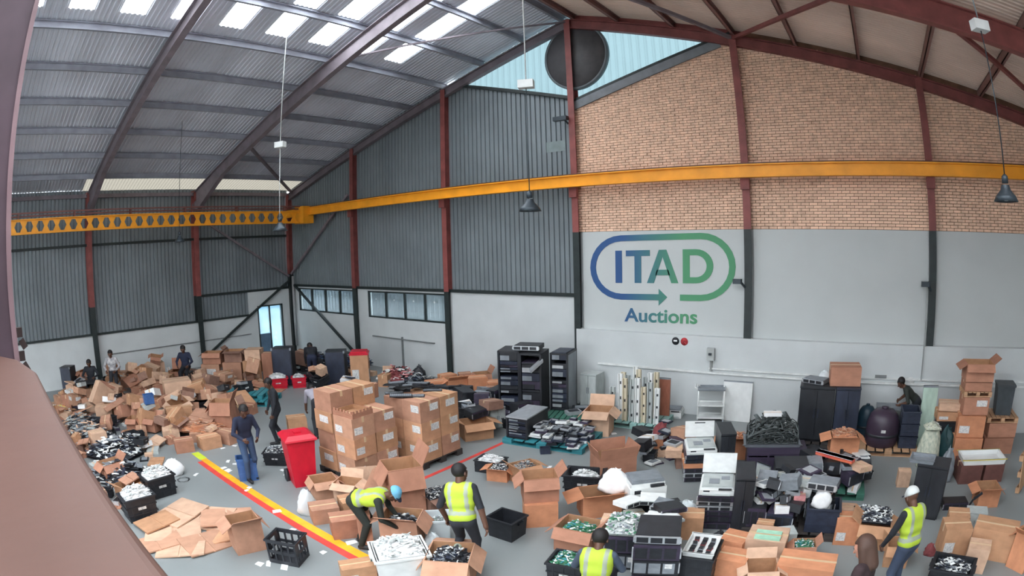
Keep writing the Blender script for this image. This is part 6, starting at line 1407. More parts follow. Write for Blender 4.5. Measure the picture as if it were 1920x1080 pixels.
('cl',26.08,-1.9,0.54,-0.052,0,0,0.72,0.66,0.46,7,331,-1),
('cl',26.12,-1.85,1.02,0.035,0,0,0.68,0.62,0.38,2,332,-1),
('pallet',26.12,-1.85,1.42,0.035,0,0,0.75,0.65,0.11,0,333,-1),
('cc',26.12,-1.85,1.54,0.017,0,0,0.72,0.6,0.18,2,334,-1),
('co',26.12,-1.85,1.74,0.017,0,0,0.74,0.62,0.38,2,335,-1),
('cc',27.05,-1.35,0,0,0,0,0.85,0.8,0.36,2,336,-1),
('cc',27.08,-1.35,0.38,0.052,0,0,0.82,0.75,0.33,2,337,-1),
('pallet',27.05,-1.35,0.73,0,0,0,0.9,0.8,0.12,0,338,-1),
('bin2',27.08,-1.35,0.855,-0.07,0,0,0.5,0.5,0.68,0,339,-1),
('fill',26.35,-2.6,0.1,0,0,0,0.8,0.5,0.3,0,340,-1),
('cc',25.95,-3.25,0,0.105,0,0,0.55,0.6,0.38,9,341,-1),
('cc',26.55,-3.15,0,0.105,0,0,0.5,0.6,0.38,9,342,-1),
('tray',26.25,-3.2,0.385,0.105,0,0,1.1,0.6,0.12,2,343,-1),
('pallet',22.85,-3.95,0,0.07,0,0,1.35,1.3,0.14,6,344,-1),
('pkg',23.36,-3.457,0.149,1.665,-0.09,-0.075,0.253,0.212,0.094,5,-35,40),
('pkg',23.332,-4.384,0.147,1.355,0.066,-0.072,0.32,0.194,0.136,0,-36,40),
('srv',22.957,-3.776,0.145,1.158,0.018,0.039,0.494,0.368,0.367,2,-37,41),
('dev',22.874,-3.859,0.517,2.828,0.01,0.096,0.251,0.195,0.037,3,-37,42),
('dev',22.909,-4.216,0.149,1.862,0.109,-0.081,0.243,0.185,0.085,0,-37,42),
('dev',22.317,-4.042,0.148,3.105,0.061,-0.038,0.345,0.305,0.062,3,-38,42),
('dev',22.839,-4.459,0.142,2.04,0.047,0.014,0.253,0.159,0.063,1,-38,42),
('pkg',22.554,-4.036,0.218,2.556,0.097,0.046,0.311,0.229,0.156,5,-38,40),
('pkg',22.333,-3.443,0.148,0.939,0.088,0.027,0.359,0.294,0.133,0,-39,40),
('srv',23.242,-4.381,0.299,0.78,0.11,-0.103,0.367,0.302,0.284,4,-36,41),
('pkg',22.656,-4.474,0.147,0.095,0.038,0.06,0.36,0.274,0.17,0,-38,40),
('srv',22.754,-4.195,0.394,1.673,-0.057,0.121,0.498,0.443,0.239,1,-38,41),
('dev',23.302,-3.55,0.249,0.949,0.112,-0.039,0.252,0.176,0.051,3,-35,42),
('srv',22.301,-3.524,0.295,2.171,-0.028,0.096,0.451,0.43,0.29,1,-39,41),
('dev',23.429,-3.802,0.143,2.319,-0.025,0.044,0.226,0.193,0.035,2,-35,42),
('srv',23.433,-3.813,0.192,2.343,0.119,-0.089,0.421,0.26,0.191,5,-36,41),
('pkg',22.411,-4.398,0.18,1.947,0.008,0.088,0.273,0.21,0.093,5,-38,40),
('dev',23.046,-3.915,0.565,1.12,0.118,-0.046,0.319,0.283,0.068,0,-37,42),
('dev',23.178,-3.421,0.252,2.963,0.042,0.117,0.333,0.242,0.051,2,-35,42),
('srv',23.363,-4.034,0.392,0.056,0.005,-0.071,0.496,0.456,0.225,5,-36,41),
('srv',22.937,-3.408,0.318,2.299,-0.105,0.078,0.475,0.323,0.347,1,-35,41),
('dev',23.112,-4.462,0.59,0.349,0.083,0.062,0.228,0.193,0.07,1,-36,42),
('pkg',23.383,-4.474,0.591,2.302,0.066,0.031,0.364,0.32,0.102,2,-36,40),
('srv',23.361,-3.641,0.399,1.915,-0.067,0.119,0.469,0.333,0.212,3,-35,41),
('dev',22.491,-4.265,0.322,1.163,-0.068,-0.018,0.258,0.214,0.054,5,-38,42),
('dev',22.312,-4.087,0.214,2.72,-0.035,-0.097,0.221,0.14,0.056,5,-38,42),
('dev',22.445,-3.795,0.237,2.457,0.034,0.068,0.223,0.135,0.052,4,-39,42),
('dev',23.218,-4.219,0.624,1.216,-0.122,-0.023,0.342,0.217,0.042,5,-36,42),
('dev',22.696,-3.689,0.148,0.848,0.066,-0.09,0.313,0.195,0.082,0,-37,42),
('pkg',22.323,-4.381,0.305,1.383,-0.057,-0.003,0.391,0.368,0.174,2,-38,40),
('dev',22.626,-3.862,0.561,2.574,-0.003,-0.101,0.32,0.272,0.081,2,-37,42),
('srv',22.449,-4.46,0.486,1.751,-0.074,0.007,0.457,0.342,0.229,2,-38,41),
('dev',23.429,-3.954,0.623,0.23,-0.116,0.044,0.237,0.159,0.032,3,-36,42),
('dev',22.759,-3.522,0.464,1.396,-0.108,0.071,0.25,0.195,0.055,0,-35,42),
('dev',22.308,-3.932,0.277,0.733,0.051,-0.069,0.262,0.219,0.061,2,-39,42),
('dev',22.292,-3.912,0.398,2.313,-0.056,0.054,0.214,0.132,0.062,3,-39,42),
('srv',22.355,-4.05,0.488,2.266,0.088,0.012,0.474,0.343,0.208,5,-38,41),
('dev',22.582,-3.418,0.284,2.08,0.027,0.025,0.313,0.199,0.082,4,-39,42),
('dev',22.549,-3.409,0.376,2.121,-0.118,0.115,0.207,0.172,0.05,0,-39,42),
('dev',22.554,-3.405,0.43,2.801,0.07,0.074,0.201,0.126,0.065,3,-39,42),
('dev',22.799,-4.489,0.513,1.493,0.083,-0.101,0.222,0.135,0.071,0,-38,42),
('strip',22.841,-4.332,0.72,-0.456,0,0,0.85,0.14,0.07,0,345,-1),
('co',22.95,-3.4,0.52,0.175,0,0,0.62,0.5,0.36,7,346,-1),
('fill',22.95,-3.4,0.858,0.175,0,0,0.527,0.425,0.198,7,347,-1),
('cab',22.05,-4.85,0,0.244,0,0,0.62,0.6,0.78,1,348,-1),
('pallet',22.3,-5.75,0,0.087,0,0,1.6,1.1,0.13,1,349,-1),
('srv',21.75,-5.5,0.135,0.17,0,0,0.4,0.5,0.45,0,350,-1),
('srv',22.2,-5.47,0.135,-0.009,0,0,0.4,0.5,0.42,2,351,-1),
('srv',22.75,-5.55,0.135,0.1,0,0,0.5,0.55,0.42,5,352,-1),
('srv',21.7,-6.05,0.135,0.141,0,0,0.35,0.45,0.36,0,353,-1),
('srv',22.15,-6.05,0.135,-0.009,0,0,0.45,0.45,0.3,4,354,-1),
('toteb',22.85,-5.95,0.135,0.087,0,0,0.56,0.5,0.42,1,355,-1),
('pkg',22.149,-6.169,0.435,0.261,0,0,0.24,0.2,0.12,0,356,-1),
('pkg',22.389,-5.905,0.435,0.23,0,0,0.2,0.2,0.22,3,357,-1),
('bag',22.799,-6.089,0.555,0.044,0,0,0.3,0.22,0.3,1,358,-1),
('srv',22.78,-5.984,0.855,-0.129,0,0,0.5,0.35,0.12,2,359,-1),
('dev',21.838,-5.886,0.509,2.635,-0.081,-0.165,0.305,0.233,0.087,3,-40,43),
('pkg',21.594,-5.562,0.595,2.293,-0.171,0.079,0.243,0.167,0.115,0,-40,44),
('dev',22.249,-5.939,0.671,0.299,0.152,0.221,0.257,0.171,0.075,4,-41,43),
('srv',22.454,-5.713,0.567,1.889,0.109,-0.226,0.215,0.146,0.175,3,-41,45),
('srv',21.963,-5.906,0.613,1.049,-0.054,-0.252,0.342,0.221,0.168,5,-40,45),
('pkg',21.721,-6.071,0.501,2.241,0.198,-0.014,0.175,0.119,0.06,5,-40,44),
('pkg',22.437,-5.74,0.752,2.685,-0.008,0.166,0.286,0.227,0.119,1,-41,44),
('srv',22.555,-5.371,0.574,1.095,-0.273,-0.07,0.241,0.218,0.203,2,-41,45),
('dev',22.196,-5.355,0.565,2.722,0.106,0.03,0.36,0.301,0.087,4,-41,43),
('srv',22.679,-5.562,0.57,0.813,-0.166,0.175,0.205,0.174,0.165,2,-42,45),
('dev',21.855,-6.123,0.632,0.679,0.262,0.215,0.253,0.225,0.037,5,-40,43),
('pkg',22.245,-5.75,0.559,1.516,-0.113,-0.015,0.196,0.131,0.051,0,-41,44),
('srv',21.757,-5.644,0.613,0.065,0.227,-0.004,0.336,0.292,0.241,2,-40,45),
('pkg',22.87,-5.559,0.566,1.425,-0.203,0.048,0.215,0.177,0.101,2,-42,44),
('dev',21.936,-5.526,0.599,2.172,-0.01,-0.245,0.298,0.222,0.051,4,-40,43),
('dev',22.016,-5.468,0.656,0.717,0.006,0.047,0.352,0.297,0.072,1,-41,43),
('srv',21.926,-6.09,0.802,1.678,0.177,0.207,0.224,0.221,0.137,1,-40,45),
('dev',22.168,-5.377,0.75,1.514,-0.272,-0.072,0.344,0.257,0.042,1,-41,43),
('dev',22.643,-5.425,0.782,0.747,-0.072,-0.047,0.209,0.187,0.064,4,-41,43),
('dev',22.429,-5.411,0.787,1.758,0.237,0.038,0.23,0.156,0.031,1,-41,43),
('srv',22.212,-5.919,0.767,3.007,-0.131,0.216,0.35,0.249,0.196,2,-41,45),
('dev',22.927,-5.665,0.674,0.956,-0.034,-0.138,0.212,0.17,0.059,5,-42,43),
('dev',22.882,-5.745,0.745,0.42,0.155,0.1,0.227,0.188,0.037,4,-42,43),
('dev',22.713,-5.587,0.756,1.17,0.216,-0.169,0.268,0.226,0.061,5,-42,43),
('srv',22.366,-6.092,0.446,2.988,0.124,-0.06,0.249,0.241,0.141,5,-41,45),
('dev',22.462,-5.362,0.834,2.315,-0.18,0.06,0.364,0.266,0.049,5,-41,43),
('dev',21.757,-5.909,0.605,2.629,0.039,0.165,0.235,0.165,0.047,5,-40,43),
('pkg',21.92,-5.464,0.737,0.209,-0.175,-0.08,0.228,0.142,0.074,1,-40,44),
('pkg',22.115,-5.707,0.577,2.216,0.225,-0.005,0.228,0.188,0.063,2,-41,44),
('dev',22.851,-5.398,0.686,2.828,0.263,-0.051,0.354,0.242,0.088,5,-42,43),
('dev',22.771,-5.678,0.834,2.976,0.242,-0.168,0.209,0.159,0.061,1,-42,43),
('srv',22.058,-5.418,0.826,2.6,0.275,-0.275,0.208,0.194,0.091,5,-41,45),
('srv',22.188,-6.136,0.57,1.394,-0.201,0.266,0.203,0.13,0.138,5,-41,45),
('dev',21.78,-6.001,0.789,0.978,-0.086,0.046,0.277,0.234,0.056,3,-40,43),
('cl',23.332,-6.104,0,0.069,0,0,0.42,0.4,0.42,7,360,-1),
('cc',23.248,-5.442,0,0.061,0,0,0.34,0.3,0.28,3,361,-1),
('co',23.816,-6.125,0,-0.07,0,0,0.55,0.5,0.42,4,362,-1),
('fill',23.816,-6.125,0.451,-0.07,0,0,0.51,0.425,0.231,1,363,-1),
('fill',23.55,-5.55,0,0.2,0,0,0.6,0.6,0.45,1,364,-1),
('cc',22.104,-6.907,0,0.034,0,0,0.62,0.5,0.4,3,365,-1),
('pkg',22.114,-6.979,0.4,0.034,0,0,0.4,0.28,0.03,4,366,-1),
('cc',21.618,-7.05,0,-0.147,0,0,0.4,0.4,0.36,7,367,-1),
('cc',21.749,-7.552,0,-0.024,0,0,0.45,0.4,0.34,7,368,-1),
('co',22.214,-7.719,0,0.335,0,0,0.45,0.4,0.34,3,369,-1),
('cc',22.844,-7.469,0,-0.016,0,0,0.85,0.5,0.36,7,370,-1),
('bag',21.271,-6.712,0,0.237,0,0,0.3,0.25,0.2,2,371,-1),
('cab',22.306,-6.478,0,0.438,0,0,0.36,0.3,0.26,2,372,-1),
('cc',21.959,-6.452,0,0.05,0,0,0.28,0.2,0.36,4,373,-1),
('co',22.702,-6.872,0,0.236,0,0,0.36,0.3,0.3,2,374,-1),
('fill',22.702,-6.872,0.215,0.236,0,0,0.306,0.255,0.165,3,375,-1),
('co',24.25,-6.72,0,-0.032,0,0,0.4,0.36,0.36,4,376,-1),
('co',26.225,-4.441,0,0.091,0,0,0.5,0.46,0.36,7,377,-1),
('palletup',27.142,-3.773,0,1.047,0,0,0.5,0.1,0.75,0,378,-1),
('cc',24.39,-3.702,0,0.063,0,0,0.28,0.25,0.32,3,379,-1),
('cab',24.818,-4.954,0,-0.239,0,0,0.62,0.5,1,1,380,-1),
('tray',24.562,-4.939,1,-0.213,0,0,0.5,0.36,0.07,1,381,-1),
('bag',25.398,-3.304,0,-0.195,0,0,0.4,0.4,0.6,5,382,-1),
('srv',25.492,-4.632,0,0.12,0,0,0.55,0.3,0.14,0,383,-1),
('lamp',25.704,-5.187,0,0.26,0,0,0.5,0.2,0.5,0,384,-1),
('cab',25.801,-5.515,0,-0.108,0,0,0.42,0.3,0.36,2,385,-1),
('cc',25.417,-5.638,0,-0.077,0,0,0.42,0.4,0.36,4,386,-1),
('cc',25.269,-6.316,0,0.1,0,0,0.5,0.45,0.5,4,387,-1),
('cc',26.045,-6.367,0,-0.337,0,0,0.85,0.5,0.5,4,388,-1),
('cc',25.671,-6.819,0,-0.242,0,0,0.4,0.36,0.4,3,389,-1),
('co',26.583,-6.8,0,-0.763,0,0,0.4,0.4,0.6,7,390,-1),
('bag',24.872,-6.445,0,-0.206,0,0,0.2,0.18,0.18,3,391,-1),
('tote',25.171,-7.284,0,-0.268,0,0,0.7,0.5,0.34,0,392,-1),
('fill',25.171,-7.284,0.22,-0.268,0,0,0.595,0.425,0.22,1,393,-1),
('paper',11.669,-10.466,0,2.17,0,0,0.184,0.078,0.012,0,394,46),
('paper',11.707,-9.738,0,1.653,0,0,0.155,0.114,0.012,0,395,46),
('paper',11.965,-9.727,0,1.832,0,0,0.142,0.111,0.012,0,395,46),
('paper',11.878,-9.725,0,1.854,0,0,0.166,0.101,0.012,0,395,46),
('paper',12.738,-8.739,0,1.83,0,0,0.102,0.113,0.012,0,396,46),
('paper',13.031,-8.828,0,2.281,0,0,0.124,0.123,0.012,0,396,46),
('paper',13.271,-8.831,0,1.789,0,0,0.146,0.083,0.012,0,396,46),
('paper',13.194,-9.939,0,1.813,0,0,0.111,0.079,0.012,0,395,46),
('paper',13.101,-9.821,0,1.931,0,0,0.109,0.101,0.012,0,395,46),
('paper',15.527,-10.837,0,1.246,0,0,0.104,0.115,0.012,0,397,46),
('paper',15.298,-10.206,0,1.868,0,0,0.173,0.124,0.012,0,398,46),
('paper',16.293,-10.263,0,1.605,0,0,0.105,0.105,0.012,0,398,46),
('paper',16.008,-11.153,0,2.472,0,0,0.195,0.08,0.012,0,397,46),
('paper',16.259,-11.01,0,2.375,0,0,0.2,0.121,0.012,0,397,46),
('paper',15.928,-11.276,0,1.917,0,0,0.119,0.139,0.012,0,397,46),
('paper',16.35,-9.715,0,1.212,0,0,0.196,0.134,0.012,0,398,46),
('paper',14.455,-9.977,0,1.189,0,0,0.179,0.135,0.012,0,398,46),
('paper',17.306,-2.457,0,0.7,0,0,0.135,0.123,0.012,0,399,46),
('paper',11.386,-9.457,0,2.443,0,0,0.19,0.089,0.012,0,395,46),
('paper',11.65,-9.414,0,2.595,0,0,0.114,0.105,0.012,0,395,46),
('paper',11.495,-9.258,0,1.939,0,0,0.121,0.088,0.012,0,395,46),
('paper',10.454,-9.134,0,1.453,0,0,0.132,0.073,0.012,0,395,46),
('paper',10.486,-8.8,0,2.212,0,0,0.116,0.136,0.012,0,395,46),
('paper',17.095,-5.05,0,1.801,0,0,0.19,0.082,0.012,0,399,46),
('paper',17.316,-5.092,0,1.553,0,0,0.112,0.107,0.012,0,399,46)]

# ------------------------------------------------------------------ fixtures
# gable fan
fn = empty('wall_fan', (15.16, .06, 10.16)); tag(fn, 'large round dark fan disc high in the gable behind the red column', 'fan')
MB().ring([(0, .0), (1.0, .0), (1.02, .03), (1.02, .08), (0, .08)], (0, 0, 0), 48, 0, 'y', cap=False).obj('fan_disc', mat('dark_fan_grey', srgb(88, 86, 88), .6), fn)
MB().ring([(1.0, -.05), (1.07, -.05), (1.07, .1), (1.0, .1)], (0, 0, 0), 48, 0, 'y', cap=False).obj('fan_rim', mat('fan_rim_grey', srgb(104, 112, 116), .5), fn)
for a in range(4):
    an = math.pi/4*a
    MB().bar((-.98*math.cos(an), -.01, -.98*math.sin(an)), (.98*math.cos(an), -.01, .98*math.sin(an)), .025, .02).obj('guard_bar', mat('dark_fan_grey', srgb(88, 86, 88)), fn)
# pendant lamps
LMD = mat('dark_lamp_metal', srgb(52, 60, 66), .4, metal=.3); LMW = mat('pale_ballast', srgb(190, 192, 190), .5)
shade = MB().ring([(.06, .2), (.08, .14), (.15, .07), (.19, 0), (.18, 0), (.14, .06), (.07, .12)], (0, 0, 0), 20, cap=False).mesh('lamp_shade', LMD)
bulb = MB().ring([(.02, .13), (.05, .1), (.06, .05), (.03, .01)], (0, 0, 0), 12).mesh('bulb', mat('bulb_white', srgb(225, 228, 226), .3))
cap_ = MB().ring([(.05, .22), (.05, .3), (.02, .33)], (0, 0, 0), 12).mesh('lamp_cap', LMD)
bal = MB().cbox((0, 0, 0), (.26, .16, .14)).mesh('ballast', LMW)
for x, y, z, lab, zb in ((11.21, -7.33, 5.12, 'pendant bay lamp on a pale rod before the corner column', 7.2), (17.9, -6.75, 5.12, 'dark pendant bay lamp hanging before the grey cladding beside the tall red column', 7.27), (25.2, -7.36, 5.12, 'dark pendant bay lamp hanging on a chain before the brick wall', 7.35), (5.74, -7.97, 5.12, 'small far pendant bay lamp below the crane girder', None)):
    l = empty('pendant_lamp', (x, y, z)); tag(l, lab, 'lamp', 'pendant bay lamps')
    shared('lamp_shade', shade, l); shared('bulb', bulb, l); shared('lamp_cap', cap_, l)
    top = slope(x)-z
    if zb:
        shared('ballast', bal, l, (0, 0, zb-z), (0, 0, .4))
        MB().ring([(.012, zb-z+.07), (.012, top)], (0, 0, 0), 6).obj('rod', LMW if x < 20 else STEEL, l)
        MB().ring([(.009, .32), (.009, zb-z-.07)], (0, 0, 0), 6).obj('cord', LMW if x < 15 else LMD, l)
    else: MB().ring([(.009, .32), (.009, top)], (0, 0, 0), 6).obj('cord', LMD, l)
# conduit on the gable wall
PV = mat('white_pvc', srgb(214, 216, 214), .45); PVD = mat('mid_grey_strip', srgb(120, 124, 124), .5)  # white pvc, and a plain mid grey for cover plate and T conduit
cw = empty('wall_conduit', (15.7, -.22, 1.2)); tag(cw, 'long white double conduit along the lower wall behind the trolley', 'conduit')
MB().box((0, -.03, -.03), (14.2, .01, .02)).obj('pipe', PV, cw); MB().box((3.3, -.03, .09), (14.2, .01, .13)).obj('pipe', PV, cw)
MB().ring([(.1, -.06), (.11, -.02), (.11, .0)], (8.85, -.01, .06), 16, 0, 'y').obj('junction_box', PV, cw)
MB().cbox((8.0, -.03, .16), (.32, .05, .07)).obj('cover_plate', PVD, cw)
MB().box((9.12, -.03, .1), (9.15, .0, 2.4)).obj('drop_pipe', mat('drop_pipe_grey', srgb(150, 152, 150)), cw)
sb = empty('switch_box', (19.05, -.24, 1.58)); tag(sb, 'pale electrical isolator box on the wall above the conduit', 'switch box')
MB().cbox((0, -.05, .12), (.2, .12, .32)).obj('box_body', mat('box_grey', srgb(178, 182, 180)), sb); MB().cbox((0, -.13, .13), (.08, .05, .06)).obj('switch_handle', LMD, sb); MB().box((-.03, -.02, -.34), (.03, .03, -.04)).obj('feed_pipe', mat('drop_pipe_grey', srgb(150, 152, 150)), sb)
wp = empty('wall_conduit', (7.55, -.01, 0)); tag(wp, 'T shaped conduit on the white wall under the barred window', 'conduit')
MB().box((-1.7, -.02, 1.19), (1.65, .03, 1.23)).obj('pipe', PVD, wp); MB().box((-.03, -.03, .1), (.03, .03, 1.3)).obj('drop_pipe', PVD, wp)
# two round signs
for x, lab, m1, m2 in ((18.02, 'round black mandatory sign on the wall under the painted logo', mat('sign_black', srgb(40, 42, 46)), mat('sign_white', srgb(235, 235, 235))), (18.27, 'round red bordered prohibition sign beside the black round sign', mat('sign_red', srgb(190, 60, 66)), mat('sign_white', srgb(235, 235, 235)))):
    s_ = empty('round_sign', (x, -.21, 1.97)); tag(s_, lab, 'sign')
    MB().ring([(.10, -.012), (.105, .0)], (0, 0, 0), 24, 0, 'y').obj('disc', m1, s_)
    MB().ring([(.07, -.016), (.07, -.012)], (0, 0, 0), 24, 0, 'y').obj('disc_face', m2 if 'red' in lab else m1, s_)
    if 'red' in lab: MB().bar((-.06, -.018, .06), (.06, -.018, -.06), .006, .02).obj('slash', m1, s_); MB().cbox((0, -.017, 0), (.05, .004, .05)).obj('pictogram', mat('sign_black', srgb(40, 42, 46)), s_)
    else: MB().box((-.05, -.02, -.01), (.05, -.016, .03)).obj('pictogram', m2, s_)
for x, y, z, lab, w in ((14.78, -.25, 8.2, 'dark floodlight bracket high on the red column near the fan', .45), (19.82, -.26, 3.58, 'small dark floodlight on the black column beside the painted logo', .22), (24.86, -.26, 3.62, 'small dark floodlight on the black column farther along the panels', .22)):
    f_ = empty('floodlight', (x, y, z)); tag(f_, lab, 'floodlight')
    MB().cbox((-.08, -.03, 0), (w, .16, .12)).obj('lamp_housing', LMD, f_); MB().bar((0, 0, -.02), (.1, .1, -.16), .05, .05).obj('bracket', LMD, f_)
MB().box((13.95, .09, 7.3), (14.6, .1, 7.62)).obj('wall_hatch', mat('hatch_grey', srgb(122, 134, 134), .5), wb)
# ------------------------------------------------------------------ painted logo on the first white panel
AX, BX, CX_ = LOGO_A
AZ, BZ, CZ_ = LOGO_B
def logo_mat():
    m = bpy.data.materials.new('logo_paint'); m.use_nodes = True; nt = m.node_tree; b = nt.nodes['Principled BSDF']; b.inputs['Roughness'].default_value = .6
    g = nt.nodes.new('ShaderNodeNewGeometry'); s = nt.nodes.new('ShaderNodeSeparateXYZ'); mr = nt.nodes.new('ShaderNodeMapRange')
    mr.inputs['From Min'].default_value = 15.3; mr.inputs['From Max'].default_value = 19.5
    cr = nt.nodes.new('ShaderNodeValToRGB'); e = cr.color_ramp.elements
    e[0].position = .26; e[0].color = (*srgb(40, 78, 128), 1); e[1].position = .68; e[1].color = (*srgb(72, 138, 98), 1)
    nt.links.new(g.outputs['Position'], s.inputs[0]); nt.links.new(s.outputs[0], mr.inputs['Value']); nt.links.new(mr.outputs[0], cr.inputs[0]); nt.links.new(cr.outputs[0], b.inputs['Base Color'])
    return m
LOGOM = logo_mat()
lg = empty('painted_logo', (0, 0, 0)); tag(lg, 'blue to green ITAD Auctions logo painted on the first white wall panel', 'logo')
def W2(u, v): return (AX*u+BX*v+CX_, AZ*u+BZ*v+CZ_)
def flat(name, polys):
    b = MB()
    for p in polys: b.prism([W2(*q) for q in p], -.012, .002)
    return b.obj(name, LOGOM, lg)
def qpath(cx, cy, r, a0, a1, n=14): return [(cx+r*math.cos(R(a0+(a1-a0)*i/n)), cy+r*math.sin(R(a0+(a1-a0)*i/n))) for i in range(n+1)]
ro, ri, cyl = 62, 50.5, 501; xl, xr = 1165, 1313.5
cen = [(1275.5, cyl+56.2)]
outer = [(1276, cyl+ro)]+[(xr, cyl+ro)]+qpath(xr, cyl, ro, 90, -90)+qpath(xl, cyl, ro, 270, 90)+[(1237, cyl+ro)]
inner = [(1276, cyl+ri)]+[(xr, cyl+ri)]+qpath(xr, cyl, ri, 90, -90)+qpath(xl, cyl, ri, 270, 90)+[(1237, cyl+ri)]
flat('loop_band', [[outer[i], outer[i+1], inner[i+1], inner[i]] for i in range(len(outer)-1)])
flat('arrow_head', [[(1236.5, 541.5), (1252.5, 557), (1236.5, 573)]])
def P(x, y): return (1080+x/4.5, 420+y/4.5)
flat('letter', [[P(332, 218), P(390, 218), P(390, 498), P(332, 498)]])
flat('letter', [[P(425, 218), P(631, 218), P(631, 268), P(425, 268)], [P(499, 268), P(557, 268), P(557, 498), P(499, 498)]])
flat('letter', [[P(605, 498), P(708, 218), P(738, 218), P(738, 278), P(664, 498)], [P(738, 218), P(770, 218), P(868, 498), P(810, 498), P(738, 278)], [P(690, 385), P(785, 385), P(800, 432), P(675, 432)]])
do = [P(905, 218), P(1012, 218)]+[P(1012+140*math.sin(R(a)), 358-140*math.cos(R(a))) for a in range(0, 181, 12)]+[P(905, 498)]
di = [P(962, 268), P(1012, 268)]+[P(1012+86*math.sin(R(a)), 358-90*math.cos(R(a))) for a in range(0, 181, 12)]+[P(962, 448)]
flat('letter', [[do[i], do[i+1], di[i+1], di[i]] for i in range(len(do)-1)]+[[P(905, 218), P(962, 268), P(962, 448), P(905, 498)]])
tx = bpy.data.curves.new('word', 'FONT'); tx.body = 'Auctions'; tx.size = 1; tx.offset = .022; tx.extrude = .004
to = bpy.data.objects.new('word', tx); COL.objects.link(to)
dg = bpy.context.evaluated_depsgraph_get(); me = bpy.data.meshes.new_from_object(to.evaluated_get(dg)); bpy.data.objects.remove(to)
xs = [v.co.x for v in me.vertices]; ys = [v.co.y for v in me.vertices]
x0, x1, yb_, yt = min(xs), max(xs), 0, max(ys)
for v in me.vertices:
    px = 1171+(v.co.x-x0)/(x1-x0)*137; py = 604.5-(v.co.y-yb_)/(yt-yb_)*25.5
    a, c = W2(px, py); v.co = Vector((a, -.004-(.006 if v.co.z > 0 else 0), c))
me.materials.clear(); me.materials.append(LOGOM); wo = bpy.data.objects.new('word', me); link(wo, lg)
# ------------------------------------------------------------------ clutter materials
CB = [mat('cardboard_%s' % n, srgb(*c), .8, var=.12, scale=3, bump=.05, fine=30, spec=.15) for n, c in zip('abcdefgh', ((186, 143, 118), (178, 134, 111), (172, 124, 102), (201, 166, 141), (184, 140, 108), (142, 110, 96), (196, 148, 116), (200, 138, 104)))]
CBX = {8: mat('white_carton', srgb(214, 212, 200), .6), 9: mat('dark_brown_carton', srgb(104, 68, 62), .7)}
CBIN = mat('cardboard_inside', srgb(176, 134, 102), .85, var=.12, spec=.1)
TAPE = mat('packing_tape', srgb(206, 176, 140), .35, var=.06)
LABEL = mat('paper_label', srgb(222, 220, 214), .6, var=.12, scale=14, col2=srgb(170, 172, 176))
BLK = mat('black_plastic', srgb(40, 42, 47), .45, var=.2)
NAVY = mat('navy_plastic', srgb(44, 50, 66), .45, var=.2)
PURP = mat('purple_black_plastic', srgb(62, 54, 72), .45, var=.2)
GRY = mat('grey_plastic', srgb(128, 134, 140), .45, var=.15)
LGRY = mat('light_grey_metal', srgb(176, 182, 180), .4, var=.1)
WHT = mat('white_plastic', srgb(222, 224, 222), .4, var=.06)
SIL = mat('silver_trim', srgb(190, 194, 198), .3, metal=.5, var=.1)
TEAL = mat('teal_paint', srgb(56, 132, 142), .5, var=.15)
BLUE = mat('blue_plastic', srgb(60, 96, 150), .45, var=.15)
REDP = mat('red_plastic', srgb(196, 28, 50), .4, var=.08)
GRN = mat('circuit_green', srgb(60, 120, 86), .5, var=.2)
WOOD = mat('pallet_wood', srgb(190, 150, 116), .8, var=.2, bump=.1)
DWOOD = mat('dark_pallet', srgb(62, 56, 54), .8, var=.2)
GWOOD = mat('green_pallet', srgb(62, 112, 96), .7, var=.2)
TEALW = mat('pale_teal_pallet', srgb(140, 178, 172), .7, var=.15)
PAPER = mat('white_paper', srgb(226, 226, 226), .7, var=.06)
MAROON = mat('maroon_cloth', srgb(128, 64, 66), .9, var=.2)
MINT = mat('mint_green', srgb(160, 206, 180), .6)
PINK = mat('pink_box', srgb(206, 140, 140), .6)
CLEAR = bpy.data.materials.new('clear_plastic_film'); CLEAR.use_nodes = True
_b = CLEAR.node_tree.nodes['Principled BSDF']; _b.inputs['Base Color'].default_value = (.82, .88, .9, 1); _b.inputs['Roughness'].default_value = .25; _b.inputs['Alpha'].default_value = .62
YELP = mat('yellow_plastic', srgb(226, 206, 90), .5); ORG = mat('orange_strip', srgb(226, 128, 84), .5, col2=srgb(206, 70, 84), scale=2)
SAND = mat('pale_shred', srgb(206, 206, 186), .8, var=.15, col2=srgb(150, 160, 146), scale=10)
DGRN = mat('dark_teal_plastic', srgb(34, 72, 76), .5, var=.2)
def cbm(v): return CBX.get(v) or CB[v % 8]
MC = {}
def cached(key, fn):
    if key not in MC: MC[key] = fn()
    return MC[key]
SHELL_T = .03
def shell(b, t=.03, taper=0., mi=0, mo=0, bottom=.03):
    """open unit box with wall thickness"""
    o = [(-.5+taper, -.5+taper, 0), (.5-taper, -.5+taper, 0), (.5-taper, .5-taper, 0), (-.5+taper, .5-taper, 0), (-.5, -.5, 1), (.5, -.5, 1), (.5, .5, 1), (-.5, .5, 1)]
    q = [(x*(1-2*t), y*(1-2*t), bottom if z == 0 else 1) for x, y, z in o]
    b.add(o, [(3, 2, 1, 0), (0, 1, 5, 4), (1, 2, 6, 5), (2, 3, 7, 6), (3, 0, 4, 7)], mo)
    b.add(q, [(0, 1, 2, 3), (4, 5, 1, 0), (5, 6, 2, 1), (6, 7, 3, 2), (7, 4, 0, 3)], mi)
    b.add(o[4:]+q[4:], [(0, 1, 5, 4), (1, 2, 6, 5), (2, 3, 7, 6), (3, 0, 4, 7)], mo)
    return b
